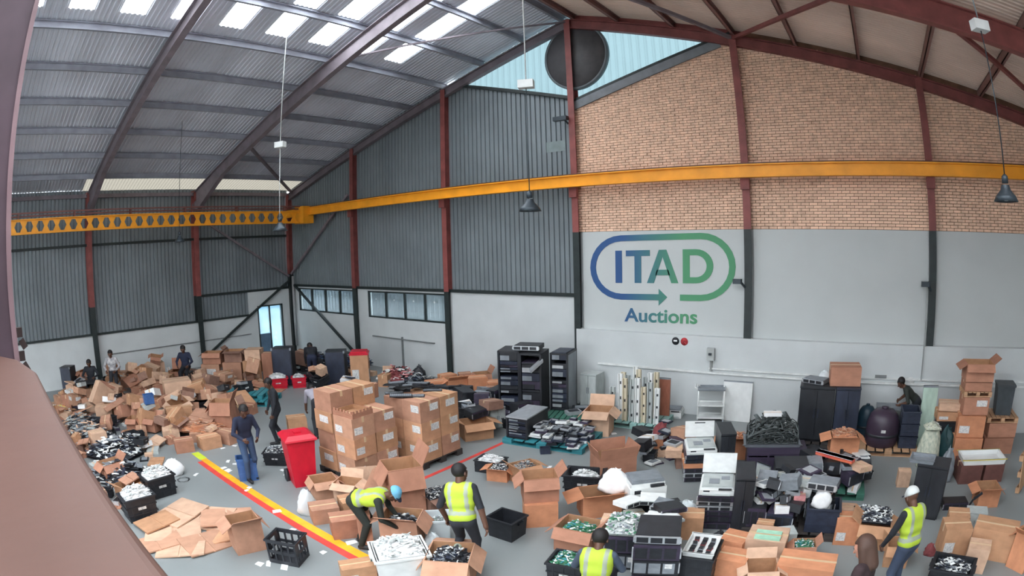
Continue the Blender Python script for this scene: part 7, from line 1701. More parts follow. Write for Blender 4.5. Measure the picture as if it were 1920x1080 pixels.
def carton_closed(root, var, label):
    m = cbm(var if var < 10 else var % 8)
    def body():
        b = MB(); c = .012
        vs = []
        for z in (0, 1):
            for x, y in ((-.5, -.5), (.5, -.5), (.5, .5), (-.5, .5)):
                vs.append((x, y, z))
        b.add(vs, [(3, 2, 1, 0), (0, 1, 5, 4), (1, 2, 6, 5), (2, 3, 7, 6), (3, 0, 4, 7), (4, 5, 6, 7)])
        return b.mesh('body', m)
    shared('body', cached(('ccb', m.name), body), root)
    fl_ = cached(('ccf', m.name), lambda: MB().box((-.5, .012, 1.0), (.5, .5, 1.016)).mesh('flap', m))
    f2 = cached(('ccf2', m.name), lambda: MB().box((-.5, -.5, 1.0), (.5, -.012, 1.016)).mesh('flap', m))
    shared('flap', fl_, root); shared('flap', f2, root)
    tp = cached('tape', lambda: MB().box((-.505, -.05, 1.014), (.505, .05, 1.022)).box((-.506, -.05, .75), (-.498, .05, 1.02)).box((.498, -.05, .75), (.506, .05, 1.02)).mesh('packing_tape', TAPE))
    shared('packing_tape', tp, root)
    if label:
        r = var % 3
        q = [((-.2, .3), (.45, .8)), ((-.42, -.05), (.2, .55)), ((.0, .42), (.5, .85))][r]
        lb = cached(('lbl', r), lambda: MB().box((q[0][0], -.508, q[1][0]), (q[0][1], -.5, q[1][1])).mesh('paper_label', LABEL))
        shared('paper_label', lb, root); shared('paper_label', cached(('lbl2', r), lambda: MB().box((.5, q[0][0], q[1][0]), (.508, q[0][1], q[1][1])).mesh('paper_label', LABEL)), root)
ANG = [(125, 140, 112, 150), (60, 140, 130, 118), (150, 35, 128, 140), (118, 128, 20, 135), (140, 122, 138, 45), (100, 150, 132, 28)]
def carton_open(root, var, up=False):
    m = cbm(var)
    shared('body', cached(('co', m.name), lambda: shell(MB(), .025, 0, 1, 0).mesh('body', [m, CBIN])), root)
    angs = (8, 14, 5, 12) if up else ANG[var % 6]
    for i in range(4):
        def fl_(i=i):
            a = R(angs[i]); L = .45 if i % 2 == 0 else .42; t = .016
            cx, cz = math.sin(a), math.cos(a)
            b = MB(); vs = []
            for s_ in (-.5, .5):
                for k, e in ((0, 0), (L, 0), (L, t), (0, t)):
                    out, z = .5-t+k*cx+e*cz, 1+k*cz-e*cx+.002
                    x, y = [(s_, -out), (out, s_), (-s_, out), (-out, -s_)][i]
                    vs.append((x, y, z))
            b.add(vs, [(0, 1, 2, 3), (7, 6, 5, 4), (0, 4, 5, 1), (1, 5, 6, 2), (2, 6, 7, 3), (3, 7, 4, 0)])
            return b.mesh('flap', m)
        shared('flap', cached(('flap', m.name, i, angs[i]), fl_), root)
def castell(root, var):
    m = cbm(var)
    shared('body', cached(('cs', m.name), lambda: shell(MB(), .03, 0, 1, 0).mesh('body', [m, CBIN])), root)
    t = cached(('cst', m.name), lambda: MB().box((-.04, -.02, 0), (.04, .02, .5)).mesh('tooth', m))
    for i in range(6):
        shared('tooth', t, root, (-.42+i*.168, -.48, 1)); shared('tooth', t, root, (.48, -.42+i*.168, 1), (0, 0, math.pi/2))
def sheetcard(root, var):
    m = cbm(var)
    def f(sx):
        b = MB(); r = random.Random(var)
        poly = [(-.5, -.5), (-.02, -.5), (-.02, .5), (-.5, .5)] if sx < 0 else [(.02, -.5), (.5, -.46), (.5, .5), (.02, .5)]
        vs = [(x, y, 0) for x, y in poly]+[(x, y, 1) for x, y in poly]
        return b.add(vs, [(3, 2, 1, 0), (4, 5, 6, 7), (0, 1, 5, 4), (1, 2, 6, 5), (2, 3, 7, 6), (3, 0, 4, 7)]).mesh('panel', m)
    shared('panel', cached(('cfa', m.name), lambda: f(-1)), root); shared('panel', cached(('cfb', m.name), lambda: f(1)), root)
    shared('fold_strip', cached(('cfc', m.name), lambda: MB().box((-.02, -.5, 0), (.02, .5, .6)).mesh('fold_strip', m)), root)
def crate(root, m, style):
    t = .035
    def body():
        b = shell(MB(), .04, .05 if style in ('tote', 'lip') else .0)
        if style in ('tote', 'vent', 'box'):
            for z in (.3, .62): b.box((-.505, -.51, z), (.505, -.49, z+.05)); b.box((-.505, .49, z), (.505, .51, z+.05)); b.box((-.51, -.5, z), (-.49, .5, z+.05)); b.box((.49, -.5, z), (.51, .5, z+.05))
            for x in (-.3, 0, .3): b.box((x-.02, -.505, .05), (x+.02, -.49, .95)); b.box((x-.02, .49, .05), (x+.02, .505, .95))
        return b.mesh('body', m)
    if style == 'vent':
        def vb():
            b = MB()
            b.box((-.48, -.48, 0), (.48, .48, .04))
            for z0, z1 in ((.0, .16), (.44, .56), (.86, 1)):
                b.box((-.5, -.5, z0), (.5, -.46, z1)); b.box((-.5, .46, z0), (.5, .5, z1)); b.box((-.5, -.46, z0), (-.46, .46, z1)); b.box((.46, -.46, z0), (.5, .46, z1))
            for x in (-.5, -.26, -.02, .22, .44):
                b.box((x, -.5, .16), (x+.06, -.46, .86)); b.box((x, .46, .16), (x+.06, .5, .86))
            for y in (-.3, -.03, .24): b.box((-.5, y, .16), (-.46, y+.06, .56)); b.box((.46, y, .16), (.5, y+.06, .56))
            for x in (-.5, .46): b.box((x, -.46, .56), (x+.04, -.2, .86)); b.box((x, .2, .56), (x+.04, .46, .86))
            return b.mesh('body', m)
        shared('body', cached(('vent', m.name), vb), root)
    else: shared('body', cached((style, m.name), body), root)
    rim = cached(('rim', m.name, style), lambda: MB().box((-.54, -.54, .93), (.54, -.48, 1.0)).box((-.54, .48, .93), (.54, .54, 1.0)).box((-.54, -.48, .93), (-.48, .48, 1.0)).box((.48, -.48, .93), (.54, .48, 1.0)).mesh('rim', m))
    shared('rim', rim, root)
    if style in ('tote', 'lip'):
        h = cached(('hdl', m.name), lambda: MB().box((-.57, -.15, .78), (-.5, .15, .86)).box((-.57, -.15, .78), (-.54, -.12, .95)).box((-.57, .12, .78), (-.54, .15, .95)).mesh('handle', m))
        shared('handle', h, root); shared('handle', h, root, (0, 0, 0), (0, 0, math.pi))
        lb = cached('totelabel', lambda: MB().box((-.12, -.505, .5), (.14, -.475, .66)).mesh('paper_label', LABEL))
        if style == 'tote': shared('paper_label', lb, root)
def pallet(root, var):
    m = [WOOD, DWOOD, TEAL, TEAL, GWOOD, TEALW, GWOOD][var]
    bd = cached(('deck', m.name), lambda: MB().box((-.06, -.5, .84), (.06, .5, 1)).mesh('deck_board', m))
    bb = cached(('base', m.name), lambda: MB().box((-.5, -.07, 0), (.5, .07, .14)).mesh('base_board', m))
    bl = cached(('blk', m.name), lambda: MB().box((-.06, -.07, .14), (.06, .07, .84)).mesh('block', m))
    for i in range(7): shared('deck_board', bd, root, (-.44+i*.1467, 0, 0))
    for y in (-.43, 0, .43):
        shared('base_board', bb, root, (0, y, 0))
        for x in (-.44, 0, .44): shared('block', bl, root, (x, y, 0))
def jumble(seed, kinds, n=300):
    """heap of small slabs, plates and strips filling a unit mound"""
    r = random.Random(seed); b = MB()
    for i in range(n):
        x, y = r.uniform(-.46, .46), r.uniform(-.46, .46)
        top = max(.12, 1-1.9*max(abs(x), abs(y))**2*1.9)
        z = (r.random()**.45)*top*.86
        mi = r.randrange(len(kinds))
        l = r.uniform(.07, .2); w = r.uniform(.03, .1); t = r.uniform(.015, .06)
        if r.random() < .3: l *= 1.5; w = .03; t = .03
        M = Matrix.Translation((x, y, z)) @ Euler((r.uniform(-.7, .7), r.uniform(-.7, .7), r.uniform(0, 6.3))).to_matrix().to_4x4()
        b.cbox((0, 0, 0), (l, w, t), mi, M)
    # core mound that carries the pieces
    g = 7; vs = []; fs = []
    for i in range(g):
        for j in range(g):
            x, y = -.5+i/(g-1), -.5+j/(g-1); vs.append((x, y, max(0, .58*(1-1.9*max(abs(x), abs(y))**2*1.9))+(.06*r.random() if 0 < i < g-1 and 0 < j < g-1 else 0)))
    for i in range(g-1):
        for j in range(g-1): fs.append((i*g+j, (i+1)*g+j, (i+1)*g+j+1, i*g+j+1))
    n0 = g*g; vs += [(-.5, -.5, -.05), (.5, -.5, -.05), (.5, .5, -.05), (-.5, .5, -.05)]
    fs += [(n0+3, n0+2, n0+1, n0)]
    b.add(vs, fs, 0)
    return b.mesh('scrap', kinds)
PAL = {0: [PAPER, PAPER, WHT, LGRY], 1: [BLK, WHT, GRY, NAVY, WHT], 2: [BLK, NAVY, GRY, WHT, BLK], 3: [GRN, GRN, PAPER, TEAL], 4: [GRY, LGRY, BLK, CB[3]], 5: [LGRY, GRY, WHT, GRN], 6: [CB[3], PAPER, BLK, CB[7], CB[1], YELP], 7: [CB[7], CB[3], CB[2]], 8: [NAVY, BLUE, GRY, BLK, PURP], 9: [MAROON, BLK, PINK, WHT]}
def device(root, var):
    a, s_ = [(BLK, GRY), (GRY, BLK), (NAVY, SIL), (WHT, GRY), (SIL, BLK), (PURP, SIL)][var % 6]
    shared('body', cached(('dv', var % 6), lambda: MB().box((-.5, -.5, 0), (.5, .5, .8)).box((-.48, -.48, .8), (.48, .48, .92)).mesh('body', a)), root)
    shared('face_plate', cached(('dvp', var % 6), lambda: MB().box((-.34, -.36, .9), (.36, .3, 1)).mesh('face_plate', s_)), root)
def server(root, var):
    bd, fc = [(BLK, PURP), (BLK, SIL), (GRY, SIL), (WHT, LGRY), (PURP, NAVY), (BLK, BLK)][var % 6]
    shared('case', cached(('sv', bd.name), lambda: MB().box((-.49, -.47, 0), (.49, .5, .97)).box((-.47, -.45, .97), (.47, .48, 1)).mesh('case', bd)), root)
    def front():
        b = MB(); b.box((-.5, -.5, .03), (.5, -.47, .95))
        for i in range(3): b.box((-.46+i*.31, -.512, .15), (-.2+i*.31, -.5, .8), 1)
        return b.mesh('front_bezel', [fc, BLK if fc is not BLK else GRY])
    shared('front_bezel', cached(('svf', fc.name, bd.name), front), root)
    e = cached('ears', lambda: MB().box((-.53, -.52, .2), (-.5, -.46, .8)).mesh('handle', SIL)); shared('handle', e, root); shared('handle', e, root, (1.03, 0, 0))
    if var % 6 == 5: shared('sticker', cached('stk', lambda: MB().box((.2, -.52, .5), (.36, -.5, .78)).mesh('sticker', LABEL)), root)
def rack(root, var):
    b = MB()
    for x in (-.5, .42):
        for y in (-.5, .42): b.box((x, y, .03), (x+.08, y+.08, 1))
    b.box((-.5, -.5, .97), (.5, .5, 1)); b.box((-.5, -.5, .02), (.5, .5, .06)); b.obj('frame', BLK, root)
    sd = cached(('rs', var), lambda: MB().box((-.5, -.42, .06), (-.47, .42, .97)).mesh('side_panel', BLK if var < 2 else GRY))
    shared('side_panel', sd, root); shared('side_panel', sd, root, (.97, 0, 0))
    MB().box((-.42, .44, .06), (.42, .47, .97)).obj('back_panel', BLK, root)
    r = random.Random(var); z = .08
    while z < .9:
        h = r.choice([.04, .06, .09, .13]); mi = r.randrange(4)
        u = MB().box((-.4, -.47+r.uniform(-.02, .03), z), (.4, .4, z+h-.008), 0); u.box((-.38, -.485, z+.005), (-.05+r.uniform(0, .3), -.468, z+h*.6), 1)
        u.obj('rack_unit', [[BLK, GRY], [PURP, BLK], [BLK, SIL], [NAVY, GRY]][mi], root); z += h+(r.random() < .3)*.05
    if var == 1:
        MB().bar((.1, -.75, .76), (.52, -.42, .9), .3, .045).obj('hanging_unit', SIL, root)
    for x in (-.4, .4):
        for y in (-.4, .4): MB().ring([(.04, 0), (.05, .01), (.05, .02)], (x, y, 0), 8).obj('foot', BLK, root)
def cabinet(root, var):
    bd = [CB[3], BLK, LGRY, NAVY][var]; k = [CB[1], NAVY, GRY, BLK][var]
    shared('carcass', cached(('cb', var), lambda: MB().box((-.5, -.46, .03), (.5, .5, .97)).box((-.51, -.5, .97), (.51, .51, 1)).box((-.46, -.42, 0), (.46, .46, .03)).mesh('carcass', bd)), root)
    d1 = shared('door', cached(('cbd', var), lambda: MB().box((-.48, -.5, .06), (-.01, -.46, .95)).mesh('door', bd)), root)
    d2 = shared('door', cached(('cbd2', var), lambda: MB().box((.01, -.5, .06), (.48, -.46, .95)).mesh('door', bd)), root)
    h = cached(('cbh', var), lambda: MB().box((-.07, -.53, .45), (-.04, -.5, .62)).mesh('handle', k)); shared('handle', h, d1); shared('handle', h, d2, (.11, 0, 0))
def blob(seed, squash=1., n=18, rough=.16):
    """slumped sack: lumpy side, flat foot, gathered top"""
    r = random.Random(seed); vs = []; fs = []; m_ = 12
    ph = [r.uniform(0, 6.3) for _ in range(8)]
    for i in range(m_+1):
        t = i/m_
        for k in range(n):
            a = 2*math.pi*k/n
            rad = .5*(1-t**2.6)**.5*(.86+.14*min(1, t*5))+.02
            q = 1+rough*(math.sin(2*a+ph[0]+3*t)*.5+math.sin(3*a+ph[1]-5*t)*.4+math.sin(5*a+ph[2]+9*t)*.3+math.sin(8*a+ph[3]-13*t)*.3)
            z = t*(1+rough*.8*math.sin(2*a+ph[4])*t+rough*.5*math.sin(3*a+ph[5])*t)
            vs.append((rad*q*math.cos(a), rad*q*math.sin(a), z*squash))
    for i in range(m_):
        for k in range(n): fs.append((i*n+k, i*n+(k+1) % n, (i+1)*n+(k+1) % n, (i+1)*n+k))
    fs.append(tuple(range(n-1, -1, -1))); fs.append(tuple(m_*n+k for k in range(n)))
    return MB().add(vs, fs, 0, True)
def bag(root, var):
    m = [CLEAR, PAPER, BLK, MAROON, DGRN, GRY][var % 6]
    shared('sack', cached(('bag', var % 6), lambda: blob(var, 1, 18, .2).mesh('sack', m)), root)
    shared('gathered_neck', cached(('bagn', var % 6), lambda: MB().add([(-.16, -.02, .9), (.16, -.02, .9), (.22, .02, 1.12), (-.1, .03, 1.08), (-.16, .04, .9), (.16, .04, .9), (.22, .05, 1.12), (-.1, .06, 1.08)], [(0, 1, 2, 3), (7, 6, 5, 4), (0, 4, 5, 1), (1, 5, 6, 2), (2, 6, 7, 3), (3, 7, 4, 0)]).mesh('gathered_neck', m)), root)
def wheelie(root, var):
    m = REDP
    b = shell(MB(), .05, .12); b.box((-.53, -.53, .93), (.53, .53, .985)); b.obj('bin_body', m, root)
    l = MB(); pr = [(.56, 0), (.55, .03), (.3, .07), (0, .08)]
    l.add([(-.56, -.58, .985), (.56, -.58, .985), (.56, .55, .985), (-.56, .55, .985), (-.4, -.4, 1.05), (.4, -.4, 1.05), (.4, .4, 1.05), (-.4, .4, 1.05), (-.57, -.6, .955), (.57, -.6, .955), (.57, .56, .955), (-.57, .56, .955)],
          [(0, 1, 5, 4), (1, 2, 6, 5), (2, 3, 7, 6), (3, 0, 4, 7), (4, 5, 6, 7), (8, 9, 1, 0), (9, 10, 2, 1), (10, 11, 3, 2), (11, 8, 0, 3), (11, 10, 9, 8)])
    l.obj('lid', m, root)
    MB().ring([(.035, -.45), (.035, .45)], (0, .6, .95), 8, 0, 'x').obj('handle', m, root)
    MB().box((-.12, -.2, 1.05), (.12, .1, 1.085)).obj('lid_grip', m, root)
    for x in (-.47, .47): MB().ring([(.02, -.06), (.16, -.06), (.16, .06), (.02, .06)], (x, .42, .09), 16, 0, 'x').obj('wheel', BLK, root)
def printer(root, var):
    b = MB(); b.box((-.5, -.5, .0), (.5, .5, .62)); b.box((-.46, -.44, .62), (.46, .5, .8)); b.obj('body', WHT, root)
    MB().box((-.44, -.42, .8), (.44, .46, .9)).box((-.4, -.38, .9), (.4, .42, .93)).obj('scanner_lid', GRY if var == 0 else LGRY, root)
    MB().box((-.4, -.58, .1), (.4, -.49, .2)).obj('paper_tray', LGRY, root)
    MB().box((-.38, -.505, .4), (-.2, -.49, .56)).obj('vent_plate', BLK, root); MB().box((.05, -.52, .66), (.42, -.44, .76)).obj('control_panel', BLK, root)
    if var == 1: MB().cbox((-.1, -.1, .97), (.3, .3, .06)).cbox((.22, .12, .96), (.25, .2, .05)).obj('loose_board', GRY, root)
def cart(root):
    for z in (.12, .48, .95): MB().box((-.5, -.5, z), (.5, .5, z+.015)).box((-.5, -.5, z), (.5, -.48, z+.05)).box((-.5, .48, z), (.5, .5, z+.05)).box((-.5, -.48, z), (-.48, .48, z+.05)).box((.48, -.48, z), (.5, .48, z+.05)).obj('shelf', GRY if z > .9 else WHT, root)
    for x in (-.47, .47):
        for y in (-.46, .46):
            MB().ring([(.028, .06), (.028, 1)], (x, y, 0), 8).obj('post', WHT, root)
            MB().ring([(.02, -.03), (.05, -.03), (.05, .03), (.02, .03)], (x, y, .05), 10, 0, 'x').obj('caster', GRY, root)
    MB().tube([(-.5, -.4, .97), (-.6, -.4, 1.03), (-.6, .4, 1.03), (-.5, .4, .97)], .02).obj('push_handle', WHT, root)
def rail(root, var):
    m = [LGRY, WHT, mat('beige_rail', srgb(206, 196, 172), .5)][var % 3]
    def f():
        b = MB(); b.box((-.5, .2, 0), (.5, .5, 1)); b.box((-.5, -.5, 0), (-.3, .2, 1)); b.box((.3, -.5, 0), (.5, .2, 1)); return b.mesh('channel', m)
    shared('channel', cached(('rl', var % 3), f), root)
    h = cached('rlh', lambda: MB().box((-.16, -.02, .0), (.16, .22, .06)).mesh('slot_cover', BLK))
    for z in (.12+.05*(var % 3), .45, .78): shared('slot_cover', h, root, (0, 0, z))
def speaker(root, var):
    shared('cabinet', cached('spk', lambda: MB().box((-.5, -.46, 0), (.5, .5, 1)).mesh('cabinet', BLK)), root)
    shared('grille', cached('spg', lambda: MB().box((-.46, -.5, .04), (.46, -.46, .97)).mesh('grille', NAVY)), root)
    for s_ in (-1, 1): shared('corner_cap', cached('spc', lambda: MB().box((-.04, -.52, .94), (.04, -.42, 1.01)).mesh('corner_cap', GRY)), root, (s_*.48, 0, 0))
def tangle(root, seed=1):
    r = random.Random(seed); b = MB()
    for i in range(170):
        p = Vector((r.uniform(-.45, .45), r.uniform(-.45, .45), r.uniform(0, .35))); pts = [p]
        d = Vector((r.uniform(-1, 1), r.uniform(-1, 1), r.uniform(.2, 1.2)))
        for k in range(7):
            p = p+d*.1; d = d+Vector((r.uniform(-.8, .8), r.uniform(-.8, .8), r.uniform(-.9, .5)))
            p.x = max(-.5, min(.5, p.x)); p.y = max(-.5, min(.5, p.y)); p.z = max(.02, min(.95-1.5*(p.x*p.x+p.y*p.y), p.z)); pts.append(p)
        b.tube(pts, .013, 5, r.randrange(2))
    for i in range(150): 
        bx, by = r.uniform(-.42, .42), r.uniform(-.42, .42)
        M = Matrix.Translation((bx, by, r.random()*(.75-1.5*(bx*bx+by*by)))) @ Euler((r.random()*6, r.random()*6, r.random()*6)).to_matrix().to_4x4()
        b.cbox((0, 0, 0), (.1, .07, .05), r.randrange(2), M)
    for i in range(16):
        bx, by = r.uniform(-.36, .36), r.uniform(-.3, .3); b.tube([(bx, by, .3), (bx+r.uniform(-.05, .05), by, .6), (bx+r.uniform(-.12, .12), by, r.uniform(.7, 1.0))], .045, 7, r.randrange(2))
    me = b.mesh('cable_strands', [mat('dark_cable', srgb(58, 64, 64), .5), mat('grey_cable', srgb(86, 92, 92), .5)])
    o = shared('cable_strands', me, root); tag(o, kind='stuff')
NAMES = {'cc': ('cardboard_box', 'box'), 'cl': ('cardboard_box', 'box'), 'co': ('open_cardboard_box', 'box'), 'cu': ('open_cardboard_box', 'box'), 'cs': ('cardboard_tray', 'tray'), 'cf': ('cardboard_sheet', 'cardboard'),
 'tote': ('plastic_tote', 'tote'), 'toteb': ('plastic_crate', 'crate'), 'totel': ('plastic_tub', 'tub'), 'tub': ('plastic_tub', 'tub'), 'tubb': ('plastic_crate', 'crate'), 'milk': ('vented_crate', 'crate'), 'crt': ('plastic_tray', 'tray'), 'pallet': ('pallet', 'pallet'), 'palletup': ('pallet', 'pallet'),
 'dev': ('electronic_device', 'device'), 'srv': ('computer_unit', 'computer'), 'rack': ('server_rack', 'rack'), 'rackb': ('equipment_rack', 'rack'), 'cab': ('cabinet', 'cabinet'), 'pkg': ('package', 'package'), 'kbd': ('keyboard', 'keyboard'), 'bin': ('wheelie_bin', 'bin'), 'bin2': ('square_bin', 'bin'), 'bucket': ('clear_tub', 'tub'),
 'bag': ('plastic_bag', 'bag'), 'ring': ('cable_loop', 'cable'), 'speaker': ('loudspeaker', 'speaker'), 'table': ('work_table', 'table'), 'lid': ('plastic_cover', 'cover'), 'board': ('leaning_board', 'board'), 'lamp': ('folding_arm', 'arm'), 'rail': ('metal_rail', 'rail'), 'printer': ('printer', 'printer'), 'cart': ('shelf_trolley', 'trolley'),
 'panel': ('machine_cover', 'panel'), 'bench': ('low_bench', 'bench'), 'tray': ('plastic_tray', 'tray'), 'phone': ('mobile_phone', 'phone'), 'tangle': ('cable_tangle', 'cables'), 'drum': ('plastic_drum', 'drum'), 'bulk': ('woven_bag', 'bag'), 'strip': ('long_panel', 'panel'), 'paper': ('paper_scrap', 'paper')}
def build(kind, root, var, w, d, h):
    if kind in ('cc', 'cl'): carton_closed(root, var, kind == 'cl' or (var % 4 == 0 and w > .45))
    elif kind == 'co': carton_open(root, var)
    elif kind == 'cu': carton_open(root, var, True)
    elif kind == 'cs': castell(root, var)
    elif kind == 'cf': sheetcard(root, var)
    elif kind in ('tote', 'crt'): crate(root, [BLK, REDP, NAVY][var % 3] if kind == 'tote' else BLK, 'tote')
    elif kind == 'toteb': crate(root, [BLK, NAVY][var % 2], 'box')
    elif kind == 'totel': crate(root, BLK, 'lip')
    elif kind == 'tub': crate(root, WHT, 'lip')
    elif kind == 'tubb': crate(root, [BLUE, NAVY][var % 2], 'box')
    elif kind == 'bucket': crate(root, CLEAR, 'lip')
    elif kind == 'milk': crate(root, BLK, 'vent')
    elif kind == 'pallet': pallet(root, var)
    elif kind == 'palletup': pallet(root, 0)
    elif kind == 'dev': device(root, var)
    elif kind == 'srv': server(root, var)
    elif kind == 'rack': rack(root, var)
    elif kind == 'rackb': rack(root, 0); MB().box((-.5, -.5, 1), (.5, .5, 1.06)).obj('top_plate', SIL, root)
    elif kind == 'cab': cabinet(root, var % 4)
    elif kind == 'pkg':
        m = [PAPER, LGRY, CB[3], PINK, MINT, WHT][var % 6]
        shared('wrapper', cached(('pkg', m.name), lambda: MB().box((-.5, -.5, 0), (.5, .5, 1)).mesh('wrapper', m)), root); shared('seal', cached('pkgs', lambda: MB().box((-.51, -.07, .3), (.51, .07, 1.01)).mesh('seal', TAPE)), root)
    elif kind == 'kbd':
        shared('base_plate', cached('kb', lambda: MB().box((-.5, -.5, 0), (.5, .5, .6)).mesh('base_plate', BLK)), root)
        def keys():
            b = MB()
            for i in range(11):
                for j in range(4): b.box((-.47+i*.086, -.42+j*.21, .6), (-.4+i*.086, -.25+j*.21, 1))
            return b.mesh('keys', GRY if var else BLK)
        tag(shared('keys', cached(('kbk', bool(var)), keys), root), kind='stuff')
    elif kind == 'bin': wheelie(root, var)
    elif kind == 'bin2':
        shell(MB(), .05, .06).obj('bin_body', mat('dark_bin_grey', srgb(62, 68, 72), .5), root); MB().box((-.54, -.54, .96), (.54, .54, 1.03)).obj('lid', mat('dark_bin_grey', srgb(62, 68, 72)), root)
    elif kind == 'bag': bag(root, var)
    elif kind == 'ring':
        MB().tube([(.45*math.cos(a*.4), .45*math.sin(a*.4), .3+.2*(a % 2)) for a in range(17)], .04, 6).obj('cable', BLK, root); MB().cbox((.45, 0, .4), (.12, .2, .4)).obj('plug', BLK, root)
    elif kind == 'speaker': speaker(root, var)
    elif kind in ('table', 'bench'):
        m = [BLK, PURP, GRY][var % 3]
        MB().box((-.5, -.5, .93), (.5, .5, 1)).obj('top', m, root)
        if kind == 'bench' and var < 2:
            for x in (-.5, -.17, .17, .47): MB().box((x, -.48, 0), (x+.03, .48, .93)).obj('upright', m, root)
            MB().box((-.47, .44, .05), (.47, .47, .93)).obj('back_panel', m, root); MB().box((-.47, -.46, .02), (.47, .44, .06)).obj('floor_panel', m, root); MB().box((-.47, -.47, .06), (.47, -.44, .86)).obj('front_panel', m, root)
        else:
            for x in (-.46, .42):
                for y in (-.46, .42): MB().box((x, y, 0), (x+.05, y+.05, .93)).obj('leg', m, root)
    elif kind == 'lid': MB().box((-.5, -.5, 0), (.5, .5, .5)).obj('lid_plate', REDP, root); MB().box((-.42, -.42, .5), (.42, .42, 1)).obj('lid_crown', REDP, root)
    elif kind in ('board', 'panel', 'strip'):
        m = [WHT, LGRY, WHT, WHT, LGRY, mat('red_brown_board', srgb(150, 92, 72), .7), mat('pale_green_sheet', srgb(178, 200, 186), .4)][var] if kind != 'strip' else ORG
        MB().box((-.5, -.5, 0), (.5, .5, 1)).obj('plate', m, root)
        if kind == 'panel' and var == 0: MB().box((-.18, -.56, .86), (.18, -.5, .92)).obj('hand_slot', BLK, root)
        else: MB().box((-.5, -.62, .97), (.5, .6, 1.0)).obj('edge_strip', GRY if kind == 'board' else WHT, root)
    elif kind == 'lamp': MB().bar((-.4, 0, 0), (.1, 0, .8), .06, .08).obj('lower_arm', BLK, root); MB().bar((.1, 0, .8), (.45, 0, 1), .12, .1).obj('upper_arm', BLK, root); MB().cbox((-.35, 0, .04), (.3, .5, .08)).obj('base', BLK, root)
    elif kind == 'rail': rail(root, var)
    elif kind == 'printer': printer(root, var)
    elif kind == 'cart': cart(root)
    elif kind == 'tray':
        m = [WHT, GRY, WHT][var % 3]; shell(MB(), .04, .03, bottom=.25).obj('tray_body', m, root)
        for y_ in (-.52, .47): MB().box((-.52, y_, .9), (.52, y_+.05, 1)).obj('tray_lip', m if var != 2 else YELP, root)
    elif kind == 'phone':
        m = [MAROON, BLK, GRY][var % 3]; shared('phone_body', cached(('ph', var % 3), lambda: MB().box((-.5, -.5, 0), (.5, .5, .8)).mesh('phone_body', m)), root); shared('screen', cached('phs', lambda: MB().box((-.42, -.36, .8), (.42, .44, 1)).mesh('screen', BLK)), root)
    elif kind == 'tangle': tangle(root)
    elif kind == 'drum':
        m = [mat('dark_plum_drum', srgb(58, 46, 60), .4), mat('dark_teal_drum', srgb(34, 58, 72), .4)][var]
        MB().ring([(.44, 0), (.48, .05), (.5, .3), (.49, .6), (.42, .82), (.28, .95), (.0, 1.0)], (0, 0, 0), 24, cap=False).obj('drum_shell', m, root)
        MB().ring([(.5, .28), (.515, .3), (.515, .34), (.5, .36)], (0, 0, 0), 24, cap=False).obj('hoop', BLK, root)
        MB().ring([(.1, .98), (.1, 1.03)], (0, 0, 0), 12).obj('drum_cap', m, root)
        if var == 0: MB().box((-.05, -.53, .45), (.08, -.49, .52)).obj('paper_label', LABEL, root)
    elif kind == 'bulk':
        blob(4, .96, 16, .07).obj('sack', SAND, root); b = jumble(3, [SAND, PAPER], 50); o = shared('shredded_paper', b, root, (0, 0, .86)); o.scale = (.7, .7, .14); tag(o, kind='stuff')
    elif kind == 'paper':
        r = random.Random(var); MB().add([(-.5, -.5, 0), (.5, -.42, .3), (.42, .5, 0), (-.45, .4, .6), (-.5, -.5, .4), (.5, -.42, .7), (.42, .5, .4), (-.45, .4, 1)], [(3, 2, 1, 0), (4, 5, 6, 7), (0, 1, 5, 4), (1, 2, 6, 5), (2, 3, 7, 6), (3, 0, 4, 7)]).obj('paper_scrap', PAPER, root)
CCOL=['tan','brown','reddish brown','pale tan','yellowish brown','dull brown']
DCOL=['black','grey','navy','white','silver','purple black']
SCOL=['black','silver fronted','grey','white','purple black','stickered black']
PCOL=['white paper','pale grey','pale tan','pink','mint green','white plastic']
NOUN={'cc':'carton','co':'open carton','cf':'cardboard sheet','dev':'device','pkg':'package','crt':'plastic tray','srv':'flat computer'}
def heap_label(k, var, w, d, tx, ty, z, ph):
    z -= .25*min(w, d)*(abs(math.sin(tx))+abs(math.sin(ty)))
    size = ('small' if w < .27 else 'broad') if k == 'dev' else ('small' if w < .55 else 'large' if w > .75 else 'medium') if k == 'cf' else ('small' if w < .33 else 'large' if w > .46 else 'medium')
    col = {'cc': CCOL, 'co': CCOL, 'cf': CCOL, 'dev': DCOL, 'srv': SCOL, 'pkg': PCOL, 'crt': ['black']*6}[k][var]
    t = max(abs(tx), abs(ty)); pose = 'level' if t < R(5) else 'tilted' if t < R(11) else 'steeply tilted'
    lay = 'on the floor' if z < .05 else 'low in the heap' if z < .3 else 'high on the heap'
    return '%s %s %s, %s %s, %s' % (size, col, NOUN[k], pose, lay, ph)
